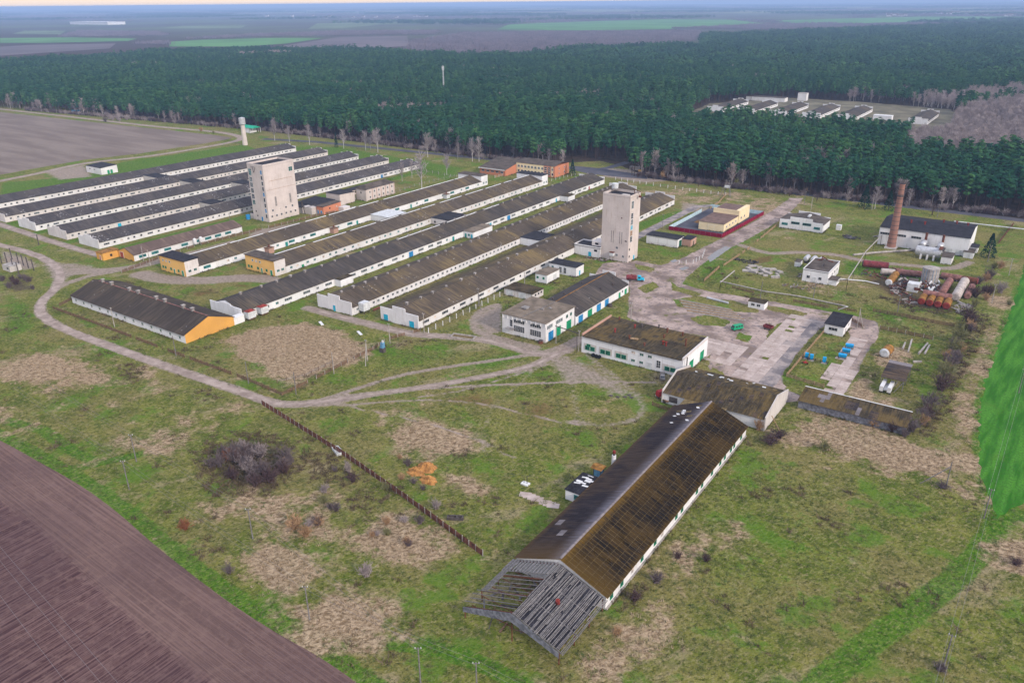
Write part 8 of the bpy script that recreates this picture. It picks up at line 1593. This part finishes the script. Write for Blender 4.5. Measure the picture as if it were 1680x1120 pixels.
bareN |= ((lowf(XN, YN, .02, 5.) > .3) & (nrng.random(len(XN)) < .3)) | ((YN - forest_edge(XN) < 14) & (nrng.random(len(XN)) < .16)); bareM |= (lowf(XM, YM, .02, 5.) > .3) & (nrng.random(len(XM)) < .3)
depthN = YN - forest_edge(XN); u_, v_, z_ = project(np.stack([XN, YN, np.zeros_like(XN)], 1))
ok = (~bareN) & (u_ > 0) & (u_ < 1680); rank = np.where(ok, z_ + np.where(depthN < 16, 0, 4000), 1e9); near = np.argsort(rank)[:300]
isn = np.zeros(len(XN), bool); isn[near] = True
for i in near:
    s = rng.uniform(.82, 1.12); tree('pine_tree', 'green pine in the front rows of the forest beyond the road', (float(XN[i]), float(YN[i]), 0), rng.choice(PINE_C), rng.choice(PINE_T), (s * rng.uniform(.9, 1.15), s * rng.uniform(.9, 1.15), s), 'pines at the forest edge')
def pts(X, Y): return np.stack([X, Y, np.zeros_like(X)], 1)
def hs(X, Y, s0): return s0 * nrng.uniform(.68, 1.2, len(X)) * (1 + .2 * lowf(X, Y, .017, 2.))
X, Y = np.concatenate([XN[~bareN & ~isn], XM[~bareM]]), np.concatenate([YN[~bareN & ~isn], YM[~bareM]]); scatter('pine_forest', 'dense dark green pine forest behind the road', 'forest', pts(X, Y), hs(X, Y, 1.0), pb)
X, Y = np.concatenate([XN[bareN], XM[bareM]]), np.concatenate([YN[bareN], YM[bareM]]); scatter('bare_wood', 'bare mauve birch woods among the pines', 'wood', pts(X, Y), hs(X, Y, 1.05), wb)
# groves for the far country: several crowns in one clump
def grove(kind, seed, n=9, w=13.0):
    g = np.random.default_rng(seed); V, F, k_ = [], [], 0
    for i in range(n):
        if kind == 'pine': v, f = pine_crown(seed * 31 + i, 16 * g.uniform(.85, 1.15), 15, 5, 1.25, .35, 3.0)
        else: v, f = twig_cloud(seed * 31 + i, 12 * g.uniform(.8, 1.15), .5, 7, .28, .3, 1.0, 1)
        v = v + np.array([g.uniform(-w, w), g.uniform(-w, w), 0]); V.append(v); F.append(f + k_); k_ += len(v)
    return bpy.data.objects.new('src', raw_mesh('grove', np.concatenate(V), np.concatenate(F), 'pine_needles' if kind == 'pine' else 'twig_far'))
gp = [grove('pine', s) for s in (1, 2, 3)]; gb = [grove('bare', s, 14) for s in (4, 5, 6)]
def grid2(x0, x1, y0, y1, s):
    X, Y = np.meshgrid(np.arange(x0, x1, s), np.arange(y0, y1, s)); X = X.ravel() + nrng.uniform(-.4, .4, X.size) * s; Y = Y.ravel() + nrng.uniform(-.4, .4, Y.size) * s; k_ = in_view(X, Y); return X[k_], Y[k_]
X, Y = grid2(-9000, 900, 1290, 6500, 19.0); k_ = inside(W(FTOP + [(2500, 420), (-1500, 260)]), X, Y); X, Y = X[k_], Y[k_]
br = np.zeros(len(X), bool)
for b_ in BARE: br |= pin(b_, X, Y, 9.0)
br |= (lowf(X, Y, .008, 4.) > .62) & (nrng.random(len(X)) < .6)
scatter('far_pine_forest', 'far part of the pine forest', 'forest', pts(X[~br], Y[~br]), hs(X[~br], Y[~br], 1.0), gp)
FB = [[(-60, 104), (-60, 88), (0, 86), (130, 78), (275, 70), (275, 80), (330, 84), (200, 93), (110, 101), (0, 107)], [(290, 66), (420, 58), (560, 53), (720, 52), (715, 58), (560, 60), (430, 62)], [(660, 90), (672, 70), (760, 56), (900, 54), (1000, 54), (1150, 52), (1150, 68), (1060, 76), (1000, 78), (910, 84), (850, 94), (760, 92)], [(100, 62), (130, 52), (260, 54), (280, 60)], [(1100, 48), (1270, 41), (1420, 41), (1700, 34), (1700, 40), (1420, 46), (1250, 50)]]
X2, Y2 = grid2(-14000, 3000, 1500, 9500, 30.0); k_ = np.zeros(len(X2), bool)
for b_ in FB: k_ |= pin(b_, X2, Y2)
X3, Y3 = grid2(-26000, 9000, 3600, 22000, 90.0); u3, v3, z3 = project(pts(X3, Y3)); w3 = lowf(X3 * .35 - Y3 * .9, X3, .0011, 3.) + .35 * lowf(X3, Y3, .004, 7.); k3 = (w3 > .16) & (v3 < 66)
FIELDS_PX = [[(278, 77), (278, 69), (330, 66), (440, 63), (532, 63), (470, 72), (400, 77)], [(-60, 71), (0, 63), (120, 62), (225, 64), (210, 68), (60, 71)], [(450, 78), (560, 61), (668, 60), (672, 76), (600, 80)], [(815, 49), (835, 41), (960, 36), (1090, 32), (1200, 33), (1260, 40), (1100, 48), (950, 50)], [(1280, 39), (1270, 34), (1520, 28), (1720, 28), (1720, 33), (1400, 39)]]
for b_ in FIELDS_PX: k3 &= ~pin(b_, X3, Y3)
X = np.concatenate([X2[k_], X[br], X3[k3]]); Y = np.concatenate([Y2[k_], Y[br], Y3[k3]]); S = np.concatenate([np.full(k_.sum(), 1.25), np.ones(br.sum()), np.full(k3.sum(), 2.6)]); S3 = np.stack([S, S, np.where(S > 2, 1.1, 1.0)], 1) * nrng.uniform(.85, 1.15, (len(S), 1))
scatter('far_bare_wood', 'hazy bare woods beyond the pine forest', 'wood', pts(X, Y), S3, gb)
k4 = (lowf(X3 * .4 - Y3 * .8, X3, .0016, 9.) > .3) & (v3 < 60)
for b_ in FIELDS_PX: k4 &= ~pin(b_, X3, Y3)
scatter('distant_pine_wood', 'dark bands of wood near the horizon', 'wood', pts(X3[k4], Y3[k4]), np.stack([np.full(k4.sum(), 2.8), np.full(k4.sum(), 2.8), np.full(k4.sum(), 1.1)], 1), [grove('pine', 8), grove('pine', 9)])
# undergrowth along the forest edge
X = nrng.uniform(-1000, 60, 1500); Y = forest_edge(X) + np.abs(nrng.normal(0, 5, 1500)) - 3; k_ = in_view(X, Y) & ~pin([(925, 255), (985, 260), (1020, 268), (1065, 290), (925, 290)], X, Y); X, Y = X[k_], Y[k_]
scatter('undergrowth', 'bare brown undergrowth along the forest edge', 'undergrowth', pts(X, Y), nrng.uniform(.7, 1.9, len(X)), [source(BUSH['twig_dark'][0]), source(BUSH['twig_purple'][1]), source(BUSH['twig_mauve'][0])])
# grass tufts over the near meadows
def tuft_mesh(seed, mat, n=9, h=.55, w=.42):
    g = np.random.default_rng(seed); V, F = [], []
    for i in range(n):
        a = g.uniform(0, 6.283); b = np.array([g.normal() * w * .5, g.normal() * w * .5, 0]); s = np.array([math.cos(a), math.sin(a), 0]) * .07; tip = b + np.array([g.normal() * w, g.normal() * w, h * g.uniform(.5, 1.1)]); k_ = len(V); V += [b - s, b + s, tip]; F.append((k_, k_ + 1, k_ + 2))
    return bpy.data.objects.new('src', raw_mesh('tuft', V, F, mat))
def sample(name, X, Y):
    i = np.clip(np.searchsorted(GX, X), 0, NX - 1); j = np.clip(np.searchsorted(GY, Y), 0, NY - 1); return LAYERS[name][j * NX + i]
N_ = 150000; X = nrng.uniform(-330, 60, N_); Y = nrng.uniform(42, 330, N_); k_ = in_view(X, Y, 60, 60); X, Y = X[k_], Y[k_]
free = (sample('dirt', X, Y) < .3) & (sample('pave', X, Y) < .2); 
for x0, x1, y0, y1 in ((-330, -180, 186, 440), (-318, -239, 143, 170), (-76, -53, 92, 192), (-83, -50, 195, 219), (-121, -82, 214, 238), (-154, -132, 214, 280), (-48, -17, 214, 224)): free &= ~((X > x0) & (X < x1) & (Y > y0) & (Y < y1))
PF = W([(-160, 640)]) ; free &= ~inside(poly, X, Y); gfp = [Vector(q) for q in smooth(gf, 3)] + [Vector((300, 150, 0)), Vector((300, 420, 0))]; free &= ~inside(gfp, X, Y)
X, Y = X[free], Y[free]; dr, sb, lu = sample('dry', X, Y), sample('scrub', X, Y), sample('lush', X, Y); c_ = nrng.random(len(X)); cl = lowf(X, Y, .11, 2.) * .5 + lowf(X, Y, .31, 6.) * .5
kd = (dr > .35) & (c_ < .75 * dr); ks = ((sb > .3) & (c_ < .6)) | ((cl > .38) & (c_ < .28)); kg = ~kd & ~ks & (cl > -.15) & (c_ < .4)
FX, FY = [], []  # weed tufts added along wall feet to serve as contact shading
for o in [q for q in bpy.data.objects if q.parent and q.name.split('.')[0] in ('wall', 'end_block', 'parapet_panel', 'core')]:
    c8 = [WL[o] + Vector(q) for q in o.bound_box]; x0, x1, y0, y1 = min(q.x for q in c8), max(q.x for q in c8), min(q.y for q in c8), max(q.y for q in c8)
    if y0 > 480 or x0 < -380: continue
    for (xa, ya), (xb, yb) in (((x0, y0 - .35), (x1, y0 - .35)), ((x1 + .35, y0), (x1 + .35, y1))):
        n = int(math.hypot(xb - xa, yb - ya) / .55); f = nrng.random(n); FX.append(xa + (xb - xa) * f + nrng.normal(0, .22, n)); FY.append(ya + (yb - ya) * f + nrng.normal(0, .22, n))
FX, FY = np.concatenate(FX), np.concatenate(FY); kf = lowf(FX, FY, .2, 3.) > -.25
scatter('wall_weeds', 'weed tufts added along the walls as contact shading', 'weeds', pts(FX[kf], FY[kf]), nrng.uniform(.6, 1.5, kf.sum()), [tuft_mesh(11, 'tuft_green', 10, .6, .4), tuft_mesh(12, 'tuft_dark', 12, .6, .4), tuft_mesh(13, 'tuft_green', 9, .45, .45)])
scatter('dry_grass', 'tufts of straw coloured dry grass in the meadows', 'grass', pts(X[kd], Y[kd]), nrng.uniform(.45, 1.15, kd.sum()), [tuft_mesh(s, 'tuft_dry') for s in (1, 2, 3)])
scatter('weeds', 'dark dead weeds scattered over the meadows', 'weeds', pts(X[ks & ~kd], Y[ks & ~kd]), nrng.uniform(.6, 1.8, (ks & ~kd).sum()), [tuft_mesh(s, 'tuft_dark', 12, .6, .5) for s in (4, 5)])
scatter('grass', 'green and olive grass tufts over the meadows', 'grass', pts(X[kg], Y[kg]), nrng.uniform(.5, 1.2, kg.sum()), [tuft_mesh(s, 'tuft_green', 9, .4, .45) for s in (6, 7)])

# ---------------------------------------------------------------- the second farm in its clearing and far buildings
flat_poly('clearing', CLEARW, .02, plain('clearing_grass', (0.165, 0.145, 0.10), .4, .95, .05, dirt=(0.09, 0.12, 0.05)), 'grassy clearing with the second farm', jit=1.5, step=10)
FG = 'far poultry houses in the forest clearing'; ORD = ('leftmost', 'second from left', 'middle', 'fourth from left', 'fifth from left')
for i, x in enumerate((-307, -273, -239.5, -206, -173)): poultry_house(ORD[i] + ' of the far poultry houses in the forest clearing', x - 18, x, 846, 925, 'slate_dark', 'w', FG, wall='whitewash_clean', gap=3.0, zwin=1.8)
p = at(1540, 191); poultry_house('broken far poultry house at the right of the clearing', p.x - 17, p.x, p.y - 70, p.y, 'slate_dark', 'w', FG, wall='whitewash', gap=3)
p = at(1322, 166); t = flat_block('far_block', 'white block house behind the far poultry houses', 'building', p.x - 10, p.x, p.y, p.y + 8, 8.5, 'whitewash', 'concrete', over=.2)
p = at(1287, 168); t = flat_block('far_shed', 'long low white shed behind the far poultry houses', 'shed', p.x - 46, p.x, p.y, p.y + 12, 4.5, 'whitewash', 'felt_brown', over=.3)
p = at(1462, 198); t = flat_block('far_hut', 'small white hut in the clearing between houses', 'hut', p.x - 17, p.x, p.y, p.y + 8, 4.0, 'whitewash_clean', 'white_paint', over=.2)
p = at(160, 41); t = flat_block('far_warehouse', 'long white warehouse on the far left plain', 'warehouse', p.x - 330, p.x + 120, p.y, p.y + 120, 17, 'whitewash_clean', 'white_paint', over=2)
p = at(160, 181); t = flat_block('far_hut', 'white hut at the forest corner by the bare field', 'hut', p.x - 8, p.x + 5, p.y, p.y + 6, 4, 'whitewash_clean', 'white_paint', over=.2); p = at(122, 186); t = flat_block('far_hut', 'small bright blue hut at the forest corner', 'hut', p.x - 5, p.x + 4, p.y, p.y + 5, 3, 'machine_blue', 'cyan_paint', over=.2)
rv = random.Random(21)
for i in range(30):
    px, py = (rv.uniform(1430, 1660), rv.uniform(22, 28)) if i < 18 else (rv.uniform(430, 700), rv.uniform(27, 31)); p = at(px, py); w = rv.uniform(10, 26)
    t = thing('far_house', 'tiny pale house of the far village at the right horizon' if i < 18 else 'tiny pale house of the far village near the middle horizon', 'house', p, 'right far village' if i < 18 else 'middle far village'); m = MB(); gable_walls(m, p.x - w, p.x + w, p.y, p.y + 14, 9, 16, 'x'); m.build('wall', MAT['whitewash'], t); gable_roof(p.x - w, p.x + w, p.y, p.y + 14, 9, 16, 'x', seg=60).build('roof', MAT['slate_red'], t)

# ---------------------------------------------------------------- the air
m = MB(); m.box(-FAR - 400, FAR + 400, -FAR - 400, FAR + 400, -1.0, 116.0); hz_o = m.build('haze', [], None); tag(hz_o, 'pale blue evening haze over the whole plain', 'haze', kind='stuff')
hm_ = bpy.data.materials.new('haze'); hm_.use_nodes = True; hn = hm_.node_tree; hn.nodes.clear(); pv_ = hn.nodes.new('ShaderNodeVolumePrincipled'); ho = hn.nodes.new('ShaderNodeOutputMaterial'); hn.links.new(pv_.outputs[0], ho.inputs['Volume'])
pv_.inputs['Color'].default_value = (0.42, 0.62, 1.0, 1); pv_.inputs['Density'].default_value = 0.00012; pv_.inputs['Anisotropy'].default_value = 0.0
hz_o.data.materials.append(hm_)
